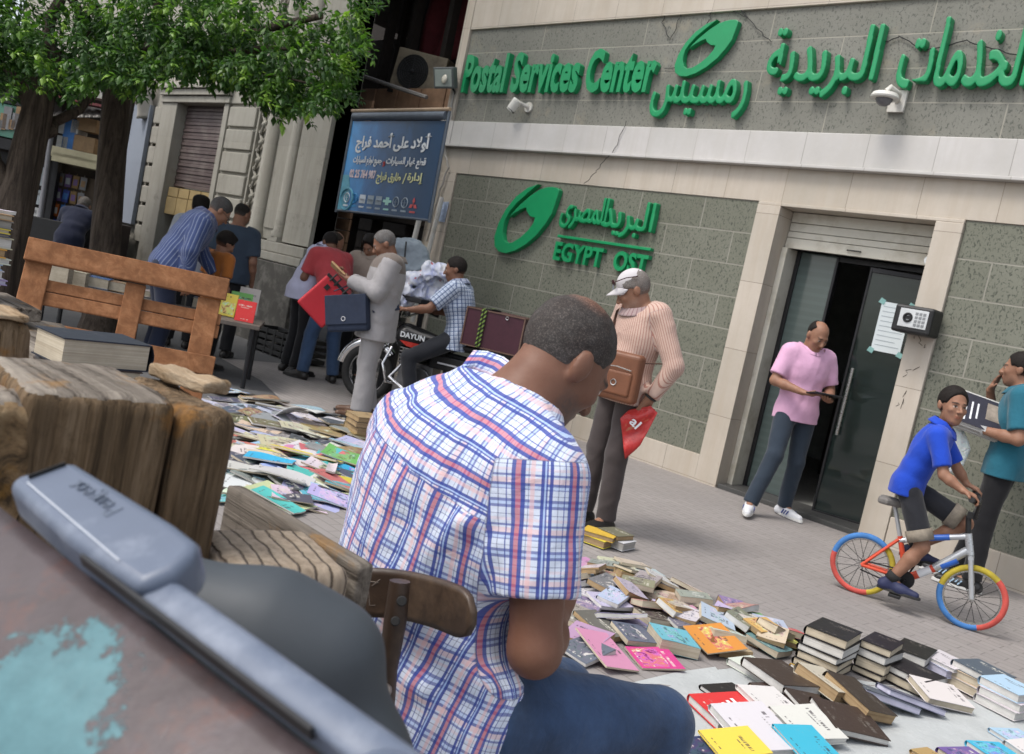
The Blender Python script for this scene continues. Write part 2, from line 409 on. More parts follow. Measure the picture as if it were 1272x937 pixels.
def cloth_mat(name, col, rough=.85, pattern=None, weave=.15, fold=0.25, var=.14):
    """pattern(k, u, v) -> colour socket, in metres round and along the cloth"""
    if name in MATS: return MATS[name]
    m, t, b = newmat(name); k = NT(t); v = k.coord('Object')
    if pattern:
        uv = k.n('UVMap'); uv.uv_map = 'cloth'; uv2 = k.n('UVMap'); uv2.uv_map = 'sleeve_cloth'; ma = k.n('Attribute'); ma.attribute_name = 'sleeve'; my = k.n('Attribute'); my.attribute_name = 'yoke'
        sp = k.n('SeparateXYZ'); k.l(uv.outputs[0], sp.inputs[0]); cb = k.n('CombineXYZ'); k.l(k.math('ADD', sp.outputs[1], .03), cb.inputs[0]); k.l(k.math('ADD', sp.outputs[0], .01), cb.inputs[1])
        fs, fy = k.math('GREATER_THAN', ma.outputs['Fac'], 0.0), k.math('GREATER_THAN', my.outputs['Fac'], 0.0); v3 = k.mix(fs, k.mix(fy, uv.outputs[0], cb.outputs[0]), uv2.outputs[0]); sp = k.n('SeparateXYZ'); k.l(v3, sp.inputs[0]); c = pattern(k, sp.outputs[0], sp.outputs[1])
        seam = k.math('MAXIMUM', k.math('LESS_THAN', k.math('ABSOLUTE', ma.outputs['Fac']), .0013), k.math('MULTIPLY', k.math('LESS_THAN', k.math('ABSOLUTE', my.outputs['Fac']), .0010), k.math('SUBTRACT', 1.0, fs))); c = k.mix(k.math('MULTIPLY', seam, .45), c, (.10, .10, .16))
    else: c = k.ramp(k.noise(v, 5, 6, .7), [(.25, tuple(q*(1-var) for q in col)), (.75, tuple(min(1, q*(1+var)) for q in col))])
    k.l(c, b.inputs['Base Color']); b.inputs['Roughness'].default_value = rough; b.inputs['Specular IOR Level'].default_value = .2
    b.inputs['Sheen Weight'].default_value = .15
    h = k.math('MULTIPLY_ADD', k.noise(v, 22, 3, .5, 1.2), 1.0, k.math('MULTIPLY', k.noise(v, 420, 2), .12)); k.bump(h, fold, .01, b); MATS[name] = m; return m
def stripes(period, cols):
    """vertical stripes: cols = [(start, colour), ...] in fractions of the period"""
    def f(k, u, v): return k.ramp(k.math('FRACT', k.math('DIVIDE', u, period)), cols, 'CONSTANT')
    return f
def plaid(period, base, su, sv):
    """su, sv: (start, end, colour, strength) bands along and across"""
    def f(k, u, v):
        c = None
        def bands(x, lst, c):
            fr = k.math('FRACT', k.math('ADD', k.math('DIVIDE', x, period), 50.0))
            for a, e, col, st in lst:
                fac = k.math('MULTIPLY', k.math('MULTIPLY', k.math('GREATER_THAN', fr, a), k.math('LESS_THAN', fr, e)), st); c = k.mix(fac, c if c is not None else base, col)
            return c
        c = bands(v, sv, c); return bands(u, su, c)
    return f
SKIN = {'tan': (.285, .150, .096), 'brown': (.205, .102, .064), 'dark': (.085, .040, .024), 'light': (.34, .18, .115)}
def unit(v): v = Vector(v); return v.normalized()
def person(name, loc, yaw, label, J=None, sc=1.0, girth=1.0, belly=.0, skin='tan', hair=(.012, .010, .009), hairstyle='short', beard=0.0, h=.0095, seed=1,
           shirt=None, sleeve='short', shirt_hem=-.10, trousers=None, shoes=None, hands=True, look=(0, 0), curl=.5, collar=True, tuck=False, short_legs=None,
           hand_dir=(None, None), palm=(None, None), loose=1.0, robe=False, wr=1.0, bald=None, cloth_h=None, hooks=None, slv_r=1.0, hem_n=None, gw=None, gl=None, slv_f=.80, uvrot=0, head_k=1.0):
    """J: joints in the person's own frame, metres (x to its right, y ahead, z up); missing ones stand upright"""
    K = dict(pelvis=(0, 0, .95), waist=(0, .0, 1.09), chest=(0, .0, 1.30), neck=(0, -.02, 1.45), head=(0, .025, 1.585), sR=(.185, -.01, 1.405), sL=(-.185, -.01, 1.405), eR=(.235, -.04, 1.12), eL=(-.235, -.04, 1.12),
             wR=(.25, .03, .88), wL=(-.25, .03, .88), hR=(.09, 0, .92), hL=(-.09, 0, .92), kR=(.10, .03, .50), kL=(-.10, .03, .50), aR=(.105, -.015, .085), aL=(-.105, -.015, .085), tR=(.13, .15, .03), tL=(-.13, .15, .03))
    K = {a: Vector(b)*sc for a, b in K.items()}
    for a, b in (J or {}).items(): K[a] = Vector(b)
    t = thing(name, label, 'person', loc, yaw); s = sc; g = girth; gw = gw or g; gl = gl or g; sh = s*head_k
    up_t = (K['neck']-K['pelvis']).normalized(); side = (K['sR']-K['sL']).normalized(); fwd = up_t.cross(side).normalized()
    if fwd.length < .5: fwd = Vector((0, 1, 0))
    hside = (K['hR']-K['hL']).normalized()
    # head frame
    hy, hp = rad(look[0]), rad(look[1])
    HR = Matrix.Rotation(-hy, 3, 'Z') @ Matrix.Rotation(hp, 3, 'X')           # look: degrees to its right, degrees up
    if len(look) > 2: HR = HR @ Matrix.Rotation(rad(look[2]), 3, 'Y')
    hc = K['head']; hw = lambda p: hc+HR @ (Vector(p)*sh)
    HRn = np.array(HR, dtype=np.float32); hl = lambda P: ((P-np.array(hc, dtype=np.float32)) @ HRn)/sh
    B = []
    def hell(c, r, R=None): return Ell(hw(c), tuple(q*sh for q in r), HRn if R is None else HRn @ np.array(R, dtype=np.float32))
    B += [(hell((0, -.012, .038), (.076, .096, .092)), .0), (hell((0, .030, -.025), (.062, .066, .088)), .03), (hell((0, .058, -.092), (.034, .030, .024)), .03), (hell((0, .010, -.070), (.054, .055, .04)), .03)]
    B += [(Cone(hw((-.034, .086, .026)), hw((.034, .086, .026)), .012*s, .012*s), .015), (hell((.040, .068, -.018), (.02, .02, .018)), .02), (hell((-.040, .068, -.018), (.02, .02, .018)), .02)]
    B += [(Cone(hw((0, .094, .014)), hw((0, .116, -.026)), .008*s, .0135*s), .010), (hell((.012, .104, -.030), (.009, .01, .008)), .006), (hell((-.012, .104, -.030), (.009, .01, .008)), .006)]
    B += [(hell((0, .092, -.054), (.022, .010, .007)), .006), (hell((0, .090, -.066), (.020, .010, .008)), .006)]
    for sx in (-1, 1):
        er = Matrix.Rotation(rad(-12*sx), 3, 'Z') @ Matrix.Rotation(rad(8), 3, 'X')
        B += [(hell((.077*sx, -.012, -.002), (.010, .021, .033), er), .006), (hell((.083*sx, -.018, .002), (.008, .020, .030), er), .004)]
    B.append((Cone(hw((0, -.022, -.06)), K['neck']-up_t*.02, .056*s*g**.5, .062*s*g**.5), .03))
    # trunk
    w_ = lambda a, b, r0, r1, fl, sd: Cone(a, b, r0, r1, sd, fl)
    tr = [(w_(K['chest'], K['waist'], .112*s*g, .104*s*gw, 1.42, side), .04), (w_(K['waist'], K['pelvis'], .104*s*gw, .112*s*gw, 1.42, hside), .04), (w_(K['chest']+up_t*.05*s, K['chest']-up_t*.06*s, .112*s*g, .118*s*g, 1.45, side), .04),
          (Cone(K['sR']-side*.05*s, K['sL']+side*.05*s, .070*s, .070*s), .05), (Cone(K['neck']-up_t*.05*s, K['chest'], .075*s, .10*s, side, 1.3), .05)]
    if belly: tr.append((Ell(K['waist'].lerp(K['pelvis'], .35)+fwd*(.07*s*g), ((.14*g)*s, (.06+belly)*s, .15*s), np.array(rot_to(up_t, side))[:, [0, 1, 2]]), .05))
    arms, fore, legs, hnd = [], [], [], []
    for S in 'RL':
        arms.append((Cone(K['s'+S], K['e'+S], .052*s*g**.5, .041*s*g**.5), .03)); fore += [(Cone(K['e'+S], K['e'+S].lerp(K['w'+S], .35), .040*s*g**.5, .041*s*g**.5), .02), (Cone(K['e'+S].lerp(K['w'+S], .35), K['w'+S], .041*s*g**.5, .027*s), .02)]
        legs += [(Cone(K['h'+S], K['k'+S], .085*s*gl, .056*s), .03), (Cone(K['k'+S], K['k'+S].lerp(K['a'+S], .35), .054*s, .056*s), .02), (Cone(K['k'+S].lerp(K['a'+S], .35), K['a'+S], .056*s, .036*s), .02), (Cone(K['a'+S], K['t'+S], .036*s, .025*s), .02)]
    # hands: palm, four jointed fingers, a thumb from the side
    for i, S in enumerate('RL'):
        if not hands: break
        w0 = K['w'+S]; fd = (w0-K['e'+S]).normalized(); d0 = unit(hand_dir[i]) if hand_dir[i] else fd
        pn = unit(palm[i]) if palm[i] else (Vector((-1, 0, 0)) if S == 'R' else Vector((1, 0, 0)))
        pn = (pn-d0*pn.dot(d0)).normalized(); sd = d0.cross(pn).normalized()          # towards the little finger or the thumb
        th_sd = sd if S == 'L' else -sd
        q = 1.0*s; knk = w0+d0*.088*q
        hnd.append((Cone(w0, knk, .019*q, .0185*q, sd, 2.05), .015)); c_ = curl if isinstance(curl, (int, float)) else curl[i]
        for j, (off, L) in enumerate(((.030, .92), (.010, 1.0), (-.010, .95), (-.029, .76))):
            p = knk+th_sd*off*q; a = c_*.5; dd = d0
            for L0, r0, r1 in ((.044, .0098, .0088), (.027, .0088, .0082), (.021, .0082, .0072)):
                dd = (d0*math.cos(a)+pn*math.sin(a)+th_sd*(off*1.2)).normalized(); e = p+dd*L0*L*q; hnd.append((Cone(p, e, r0*q, r1*q), .004)); p = e; a += c_*1.0
        p = w0+d0*.026*q+th_sd*.026*q; e = p+(d0*.55+th_sd*.62+pn*.35).normalized()*.045*q; f_ = e+(d0*.85+th_sd*.05+pn*.45).normalized()*.032*q
        hnd += [(Cone(p, e, .0135*q, .0105*q), .012), (Cone(e, f_, .0105*q, .0085*q), .004)]
    allp = [q for q, _ in B+tr+arms+fore+legs+hnd]
    v = Vol(allp, h)
    for lst in (tr, legs, arms, fore, B, hnd):
        for q, k_ in lst: v.add(q, k_*s if k_ > .006 else k_)
    for sx in (-1, 1): v.sub(hell((.031*sx, .106, .008), (.016, .017, .010)), .010)
    v.sub(Cone(hw((-.019, .106, -.0600)), hw((.019, .106, -.0600)), .0035, .0035), .004)
    for sx in (-1, 1): v.add(hell((.031*sx, .082, .006), (.0135, .0125, .0125)), .003)
    V, F = v.mesh(); o, V = skin_object('body', V, F, tone_mat('skin', .55, .08, .35, 180, .2), t)
    sk = np.array(SKIN[skin] if isinstance(skin, str) else skin); c = np.tile(sk, (len(V), 1)); q = hl(V)
    n3 = np.sin(q[:, 0]*90+2*np.sin(q[:, 2]*70))*np.sin(q[:, 2]*110+q[:, 1]*60)
    hm = (np.abs(q) < .16).all(1)
    def blot(mask, col, a): c[mask] = c[mask]*(1-a)+np.array(col)*a
    ell = lambda cx, cy, cz, rx, ry, rz: (((q-np.array((cx, cy, cz)))/np.array((rx, ry, rz)))**2).sum(1) < 1
    for sx in (-1, 1):
        blot(hm & ell(.033*sx, .088, .0285, .022, .03, .0055), hair, .85); blot(hm & ell(.031*sx, .092, .007, .0135, .02, .0065), (.55, .5, .46), .9); blot(hm & ell(.031*sx, .094, .007, .0062, .03, .0065), (.015, .010, .008), 1.)
        blot(hm & ell(.031*sx, .090, .0125, .016, .02, .0028), (.02, .012, .01), .8)
    blot(hm & ell(0, .098, -.060, .023, .02, .011), sk*np.array((.95, .62, .6)), .7); blot(hm & ell(0, .1, -.0602, .021, .02, .0018), sk*.25, .8)
    if beard:
        bm = hm & (q[:, 1] > -.005) & (((q[:, 2] < -.040) & (np.abs(q[:, 0]) < .07)) & ~ell(0, .1, -.061, .022, .03, .010)) & (q[:, 2] > -.125); bw = np.clip((q[:, 1]+.02)*22, 0, 1)*np.clip((-.030-q[:, 2])*30, 0, 1)*np.clip((.135+q[:, 2])*40, 0, 1)*np.random.RandomState(seed).uniform(.45, 1, len(q))*bm; hb_ = np.clip(np.array(hair)*1.6+.012, 0, 1); c[:] = c*(1-bw[:, None]*beard)+hb_*bw[:, None]*beard
    if bald is None and hairstyle in ('short', 'buzz', 'side'):
        pass
    vcol(o, np.clip(c, 0, 1)); parts = dict(root=t, body=o, K=K, HR=HR, hw=hw, s=s, fwd=fwd, side=side, up=up_t)
    # hair
    if hairstyle:
        hv = []; in_ = {'short': .010, 'buzz': .005, 'side': .006, 'thick': .018}[hairstyle]
        hq = [hell((0, -.014, .040), (.076+in_, .096+in_, .092+in_))]
        if hairstyle == 'thick': hq += [hell((0, .045, .105), (.06, .05, .03)), hell((.04, -.03, .09), (.05, .06, .05)), hell((-.04, -.03, .09), (.05, .06, .05))]
        hv = Vol(hq, min(h, .007), .01)
        for x in hq: hv.add(x, .02)
        fr = {'short': .060, 'buzz': .052, 'side': .0, 'thick': .068}[hairstyle]
        hv.cut(hw((0, fr, .062)), HR @ Vector((0, 1, -.42))); hv.cut(hw((0, -.02, -.045)), HR @ Vector((0, .55, -1)))
        hv.sub(Ell(hw((.082, .035, -.02)), (.03*s, .05*s, .055*s), HRn), .004); hv.sub(Ell(hw((-.082, .035, -.02)), (.03*s, .05*s, .055*s), HRn), .004)
        if hairstyle == 'side' or bald: hv.sub(Ell(hw((0, .01 if bald is None else bald[0], .12)), (.064*s, (.085 if bald is None else bald[1])*s, .06*s), HRn), .01)
        hv.wrinkle(.0025, 160, seed); HV, HF = hv.mesh(); ho, HV = skin_object('hair', HV, HF, tone_mat('hair_strands', .75, 0, 1., 330, .3, .2, 300), t, 0)
        hq_ = hl(HV); gr = np.clip((.02-hq_[:, 2])*12, 0, 1)[:, None]*(.0 if max(hair) < .02 else .35); fd_ = np.clip((-.012-hq_[:, 2]-.25*np.maximum(0, hq_[:, 1]))*16, 0, .75)[:, None]*(hq_[:, 1] < .05)[:, None]; hcol_ = np.array(hair)*(1-gr)+np.array((.2, .19, .18))*gr; vcol(ho, np.clip(hcol_*(1-fd_)+sk*.8*fd_, 0, 1)); parts['hair'] = ho
    ch = cloth_h or h
    # shirt
    if shirt:
        L = loose; pr = []; grow = .016*L*s
        for q_, k_ in tr:
            if isinstance(q_, Cone): pr.append((Cone(q_.a, q_.b, q_.ra+grow, q_.rb+grow, q_.side, q_.fl), k_))
            else: pr.append((Ell(q_.c, q_.r+grow, q_.R), k_))
        hem = K['pelvis']+(Vector((0, 0, shirt_hem*s)) if not isinstance(shirt_hem, Vector) else shirt_hem)
        pr.append((Cone(K['pelvis'], hem, (.112*gw+.022*L)*s, (.118*gw+.026*L)*s, hside, 1.42), .04))
        slv = []; cuts = []
        for S in 'RL':
            a, e, w0 = K['s'+S], K['e'+S], K['w'+S]; g_ = g**.5
            if sleeve == 'short': f = slv_f; slv.append((Cone(a, a.lerp(e, f+.1), (.062+.012*L)*s*g_*slv_r, (.054+.018*L)*s*g_*slv_r), .035)); cuts.append((a.lerp(e, f), e-a, a.lerp(e, f+.25), .13*s))
            else:
                f = .90 if sleeve == 'long' else .55
                slv += [(Cone(a, e, (.060+.010*L)*s*g_, (.050+.013*L)*s*g_), .035), (Cone(e, e.lerp(w0, f+.06), (.050+.013*L)*s*g_, (.034+.012*L)*s), .02)]; cuts.append((e.lerp(w0, f), w0-e, w0, .09*s))
        sv = Vol([x for x, _ in pr+slv], ch)
        for x, k_ in pr: sv.add(x, k_*s)
        s2 = Vol([x for x, _ in pr+slv], ch)
        for x, k_ in slv: s2.add(x, .02*s)
        for p_, n_, c_, r_ in cuts: s2.cut(p_, n_, c_, r_)
        kk = .035*s; hh = np.clip(.5+.5*(sv.f-s2.f)/kk, 0, 1); sv.f = sv.f*(1-hh)+s2.f*hh-kk*hh*(1-hh)
        if hooks and 'shirt' in hooks: hooks['shirt'](sv, K, parts)
        else: sv.wrinkle(.0065*s*(.6+.45*L), 26/s, seed, (1, 1, .8))
        sv.cut(hem, hem_n or (hem-K['pelvis']), hem, .36*s)
        nk = K['neck']+up_t*.012*s; sv.cut(nk, up_t+fwd*.35, nk, .12*s)
        SV, SF = sv.mesh(); so_, SV = skin_object('shirt', SV, SF, shirt, t)
        # cloth coordinates
        fc = SV[SF].mean(1)
        def segd(p, a, b): a, b = A_(a), A_(b); ab = b-a; tt = np.clip(((p-a) @ ab)/(ab @ ab), 0, 1); return np.linalg.norm(p-a-tt[:, None]*ab, axis=1)
        reg = np.zeros(len(SF), int); cx = ((fc-A_(K['chest'])) @ A_(side)); cv_x = ((SV-A_(K['chest'])) @ A_(side)); msk = np.full(len(SV), -1.)
        for i, S in enumerate('RL'):
            a, e, w0 = K['s'+S], K['e'+S], K['w'+S]; sg_ = 1 if S == 'R' else -1
            dd = np.minimum(segd(fc, a, e), segd(fc, e, w0) if sleeve != 'short' else 9); ax = ((fc-A_(a)) @ A_((e-a).normalized()))
            out = (cx*sg_) > (K['sR']-K['chest']).dot(side)*.86
            reg[(dd < .085*s*g) & (ax > -.03*s) & (out | (ax > .12*s))] = 1+i
            dv = np.minimum(segd(SV, a, e), segd(SV, e, w0) if sleeve != 'short' else 9); av = ((SV-A_(a)) @ A_((e-a).normalized()))
            msk = np.maximum(msk, np.minimum(np.minimum(.088*s*g-dv, av+.03*s), np.maximum(cv_x*sg_-(K['sR']-K['chest']).dot(side)*.86, av-.12*s)))
        P4 = SV[SF]; uv = np.zeros((len(SF), 4, 2)); loc_ = P4-A_(K['pelvis']); x_, y_, z_ = loc_ @ A_(side), loc_ @ A_(fwd), loc_ @ A_(up_t)
        uv2 = np.zeros((len(SF), 4, 2)); ang0 = np.arctan2(x_.mean(1), -y_.mean(1)); a4 = np.arctan2(x_, -y_); a4 = ang0[:, None]+(a4-ang0[:, None]+np.pi) % (2*np.pi)-np.pi
        uv[..., 0] = a4*(np.hypot(x_, y_) if uvrot else .165*s*g); uv[..., 1] = z_
        if uvrot: cr_, sr_ = math.cos(uvrot), math.sin(uvrot); uv = np.stack([uv[..., 0]*cr_-uv[..., 1]*sr_, uv[..., 0]*sr_+uv[..., 1]*cr_], -1)
        for i, S in enumerate('RL'):
            a, e, w0 = K['s'+S], K['e'+S], K['w'+S]; m_ = (cx > 0) if S == 'R' else (cx <= 0)
            d1 = (e-a).normalized(); R_ = np.array(rot_to(d1, side if S == 'R' else -side)); q4 = (P4[m_]-A_(a)) @ R_
            b0 = np.arctan2(q4[..., 1].mean(1), q4[..., 0].mean(1)); b4 = np.arctan2(q4[..., 1], q4[..., 0]); b4 = b0[:, None]+(b4-b0[:, None]+np.pi) % (2*np.pi)-np.pi
            uv2[m_, :, 0] = b4*.066*s; uv2[m_, :, 1] = q4[..., 2]
        at1 = so_.data.attributes.new('sleeve', 'FLOAT', 'POINT'); at1.data.foreach_set('value', msk.astype(np.float32)); at2 = so_.data.attributes.new('yoke', 'FLOAT', 'POINT')
        at2.data.foreach_set('value', (hooks['yoke'](SV, K, parts) if hooks and 'yoke' in hooks else np.full(len(SV), -1.)).astype(np.float32))
        a_ = so_.data.uv_layers.new(name='sleeve_cloth'); a_.data.foreach_set('uv', uv2.astype(np.float32).ravel())
        cuv(so_, uv); parts['shirt'] = so_; parts['shirt_data'] = (SV, SF, reg)
        if collar:
            cv_ = MB(); n = 28; base = K['neck']-up_t*.004*s; rr = (.086*g**.5+.012)*s
            def ring(u, v):
                a = 2*math.pi*u; fx = math.sin(a); fy = math.cos(a); front = max(0, fy)
                r_ = rr*(1.0+(.30 if v > .5 else .0)*(v-.5)*2); hgt = (.055*(v*2) if v < .5 else .055-.05*(v-.5)*2)*s
                return base+side*(fx*r_*1.02)+fwd*(fy*r_*1.05)+up_t*(hgt-.045*s*front)
            cv_.grid(ring, n, 8); cl = cv_.build('collar', shirt, t, smooth=70, solid=.005, world=False); uvl = cl.data.uv_layers.new(name='cloth')
            for lp in cl.data.loops: uvl.data[lp.index].uv = (lp.vertex_index//9/n*.42, lp.vertex_index % 9*.012)
            parts['collar'] = cl
    # trousers or robe skirt
    if trousers:
        L = loose; pr = [(Cone(K['waist'].lerp(K['pelvis'], .55), K['pelvis'], (.104*gw+.004)*s, (.113*gw+.006)*s, hside, 1.42), .04)]
        cuts = []
        for S in 'RL':
            a, k_, an = K['h'+S], K['k'+S], K['a'+S]
            if short_legs: pr.append((Cone(a, a.lerp(k_, 1.12), (.090*gl+.012*L)*s, (.068+.016*L)*s), .03)); cuts.append((a.lerp(k_, short_legs), k_-a, a.lerp(k_, short_legs+.3), .17*s))
            else: pr += [(Cone(a, k_, (.088*gl+.010*L)*s, (.062+.010*L)*s), .03), (Cone(k_, an-(an-k_).normalized()*.0, (.062+.010*L)*s, (.050+.014*L)*s*wr), .02)]; cuts.append((an+(an-k_).normalized()*.0*s, an-k_, an, .12*s))
        tv = Vol([x for x, _ in pr], ch)
        for x, k2 in pr: tv.add(x, k2*s)
        tv.wrinkle(.006*s, 24/s, seed+7, (1, 1, .9))
        if hooks and 'trousers' in hooks: hooks['trousers'](tv, K, parts)
        for p_, n_, c_, r_ in cuts: tv.cut(p_, n_, c_, r_)
        TV, TF = tv.mesh(); to_, TV = skin_object('trousers' if not short_legs else 'shorts', TV, TF, trousers, t); parts['trousers'] = to_
    if shoes:
        for S in 'RL':
            a, tt_ = K['a'+S], K['t'+S]; d = (tt_-a); d.z = 0; d = d.normalized() if d.length > .01 else Vector((0, 1, 0)); z0 = min(a.z-.085*s, tt_.z-.03*s)
            dn = (tt_-a).normalized(); heel = a-d*.04*s+Vector((0, 0, -.045*s)); toe = tt_+d*.045*s+Vector((0, 0, .004*s))
            sv = [Cone(heel, heel.lerp(toe, .6), .040*s, .040*s), Cone(heel.lerp(toe, .5), toe, .042*s, .030*s), Cone(a+Vector((0, 0, .0)), heel, .040*s, .042*s), Cone(a+Vector((0, 0, .0)), heel.lerp(toe, .5), .036*s, .036*s)]
            zv = Vol(sv, min(h, .008))
            for x in sv: zv.add(x, .02)
            zv.cut(a+Vector((0, 0, .015*s)), (0, 0, 1)); b_ = heel.lerp(toe, .4); n_ = Vector((0, 0, -1)); zv.cut(Vector((0, 0, min(heel.z, toe.z)-.026*s)), n_)
            ZV, ZF = zv.mesh(); up_m, so_m = shoes if isinstance(shoes, tuple) else (shoes, None); zo, ZV = skin_object('shoe', ZV, ZF, up_m, t)
            if so_m:
                sl = MB(); pl = heel.lerp(toe, .5); R_ = rot_to((0, 0, 1), d); zb = min(heel.z, toe.z)-.028*s; L_ = (toe-heel).length/2
                poly = [(math.cos(u)*(L_+.045*s), math.sin(u)*(.045 if math.cos(u) > 0 else .040)*s) for u in [2*math.pi*i/20 for i in range(20)]]
                sl.prism(poly, Vector((pl.x, pl.y, zb)), R_ @ X, R_ @ Y_, .022*s); sl.build('sole', so_m, zo, .003, world=False)
            parts['shoe'+S] = zo
    return parts
def loc_of(parts, p): return WM[parts['root']].inverted() @ Vector(p)
# ---------------------------------------------------------------- surface materials
X, Y_, Z = Vector((1, 0, 0)), Vector((0, 1, 0)), Vector((0, 0, 1))
def masonry(name, c1, c2, mortar, bw, bh, ms, off=.5, speck=None, streak=None, rough=.75, oz=0.0, ox=0.0, bumpd=.004, scuff=None):
    """stone courses laid in the x-z plane"""
    m, t, b = newmat(name); k = NT(t); v = k.coord('Object')
    sp = k.n('SeparateXYZ'); k.l(v, sp.inputs[0]); cb = k.n('CombineXYZ')
    k.l(k.math('ADD', k.math('ADD', sp.outputs[0], ox), k.math('MULTIPLY', sp.outputs[1], 1.0)), cb.inputs[0]); k.l(k.math('SUBTRACT', sp.outputs[2], oz), cb.inputs[1])
    br = k.n('TexBrick'); k.l(cb.outputs[0], br.inputs['Vector']); br.offset = off; br.inputs['Scale'].default_value = 1
    br.inputs['Brick Width'].default_value = bw; br.inputs['Row Height'].default_value = bh; br.inputs['Mortar Size'].default_value = ms; br.inputs['Mortar Smooth'].default_value = .3
    br.inputs['Color1'].default_value = rgba(c1); br.inputs['Color2'].default_value = rgba(c2); br.inputs['Mortar'].default_value = rgba(mortar); br.inputs['Bias'].default_value = 0
    c = br.outputs['Color']; h = None
    big = k.noise(v, .9, 6, .7)
    c = k.mix(k.ramp(big, [(.35, 0.), (.7, .55)]), c, k.mix(1., c, (.62, .62, .58), 'MULTIPLY'))
    if speck:
        col, sc, lo, hi = speck
        vv = k.coord('Object', scale=(1, 1, .62), rot=(0, .5, 0))
        n1 = k.noise(vv, sc, 3, .55, .8); f = k.ramp(n1, [(lo, 1.), (hi, 0.)])
        f = k.math('MULTIPLY', f, k.math('SUBTRACT', 1.0, br.outputs['Fac'])); c = k.mix(f, c, col); h = f
        n2 = k.noise(v, sc*2.6, 3, .7); c = k.mix(k.ramp(n2, [(.55, 0.), (.75, .6)]), c, tuple(min(1, q*1.5) for q in c1))
    if streak:
        sv = k.coord('Object', scale=(5, 5, .45)); sn = k.noise(sv, 1.6, 6, .7); c = k.mix(k.ramp(sn, [(.45, 0.), (.75, .75)]), c, streak)
    if scuff:
        sn = k.noise(v, 2.2, 9, .75); c = k.mix(k.ramp(sn, [(.56, 0.), (.68, .8)]), c, scuff)
    k.l(c, b.inputs['Base Color']); b.inputs['Roughness'].default_value = rough; b.inputs['Specular IOR Level'].default_value = .3
    hh = k.math('MULTIPLY', br.outputs['Fac'], -1.0)
    if h is not None: hh = k.math('MULTIPLY_ADD', h, -.6, hh)
    hh = k.math('MULTIPLY_ADD', k.noise(v, 30, 5), .35, hh); k.bump(hh, .5, bumpd, b)
    return m
m_granite = masonry('granite_blocks', (.170, .175, .138), (.198, .202, .165), (.29, .28, .24), .78, .305, .007, speck=((.072, .078, .062), 58, .37, .46), oz=.25, ox=.3)
m_granite_up = masonry('granite_courses', (.20, .20, .175), (.235, .23, .205), (.33, .315, .27), 1.5, .2875, .006, speck=((.10, .103, .09), 54, .36, .45), oz=3.33, scuff=(.27, .245, .19))
m_marble = masonry('cream_marble', (.50, .45, .385), (.56, .50, .43), (.26, .22, .18), .62, .64, .003, streak=(.42, .355, .28), rough=.5, off=0, oz=.02, ox=.11, bumpd=.002)
m_marble_w = masonry('white_marble_band', (.54, .525, .51), (.58, .56, .55), (.36, .34, .32), .585, .9, .0035, streak=(.47, .45, .42), rough=.5, off=0, oz=2.9, bumpd=.002)
m_oldstone = masonry('old_facade_stone', (.36, .345, .305), (.40, .38, .335), (.24, .23, .2), 3, .9, .001, streak=(.25, .235, .2), rough=.85, scuff=(.20, .188, .16))
m_oldbase = mat('dark_base_stone', (.075, .07, .062), .6, .3, 3, .3, 40, dirt=((.17, .16, .145), 5))
m_green = mat('green_letter_paint', (.010, .265, .098), .38, .10, 5, .04, 90, spec=.45)
m_green_side = m_green
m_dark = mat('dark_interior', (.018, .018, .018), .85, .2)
m_metal_dk = mat('dark_metal', (.03, .03, .032), .45, .2, 8, .1, metal=.6)
m_white_paint = mat('white_paint', (.62, .61, .57), .5, .08, 8, .08, dirt=((.40, .37, .31), 4))
m_cream_metal = mat('cream_shutter_metal', (.52, .50, .43), .5, .08, 4, .05, dirt=((.38, .35, .28), 3))
m_steel = mat('brushed_steel', (.55, .55, .54), .28, .08, 20, .05, 120, metal=1.0)
m_chrome = mat('chrome', (.75, .75, .76), .12, .05, 10, 0, metal=1.0)
m_black = mat('black_plastic', (.016, .016, .017), .45, .2, 10, .1)
m_rubber = mat('black_rubber', (.02, .02, .02), .8, .25, 12, .2)
m_wire = mat('wire_insulation', (.03, .03, .03), .7, .2)
def ground_material(name, c1, c2, joint, stain, brick):
    m, t, b = newmat(name); k = NT(t); v = k.coord('Object'); vr = k.coord('Object', rot=(0, 0, rad(2)))
    if brick:
        br = k.n('TexBrick'); k.l(vr, br.inputs['Vector']); br.inputs['Scale'].default_value = 1; br.inputs['Brick Width'].default_value = .20; br.inputs['Row Height'].default_value = .075
        br.inputs['Mortar Size'].default_value = .006; br.inputs['Mortar Smooth'].default_value = .8
        br.inputs['Color1'].default_value = rgba(c1); br.inputs['Color2'].default_value = rgba(c2); br.inputs['Mortar'].default_value = rgba(joint); c = br.outputs['Color']
    else: c = k.ramp(k.noise(v, 90, 3), [(.3, c1), (.7, c2)])
    n = k.noise(v, .7, 8, .7); c = k.mix(k.ramp(n, [(.4, 0.), (.68, .75)]), c, stain)
    n2 = k.noise(v, 9, 6, .75); c = k.mix(k.ramp(n2, [(.58, 0.), (.72, .5)]), c, tuple(q*.55 for q in c1))
    n3 = k.noise(v, 38, 3, .6); c = k.mix(k.ramp(n3, [(.66, 0.), (.72, .45)]), c, tuple(min(1, q*1.55) for q in c1))
    k.l(c, b.inputs['Base Color']); b.inputs['Roughness'].default_value = .82; b.inputs['Specular IOR Level'].default_value = .3
    h = k.math('MULTIPLY_ADD', k.noise(v, 140, 4), .5, k.math('MULTIPLY', k.noise(v, 6, 5), 1.2))
    if brick: h = k.math('MULTIPLY_ADD', br.outputs['Fac'], -.7, h)
    k.bump(h, .55, .004, b); return m
m_pave = ground_material('brick_paving', (.265, .245, .236), (.295, .273, .262), (.185, .170, .162), (.215, .198, .190), True)
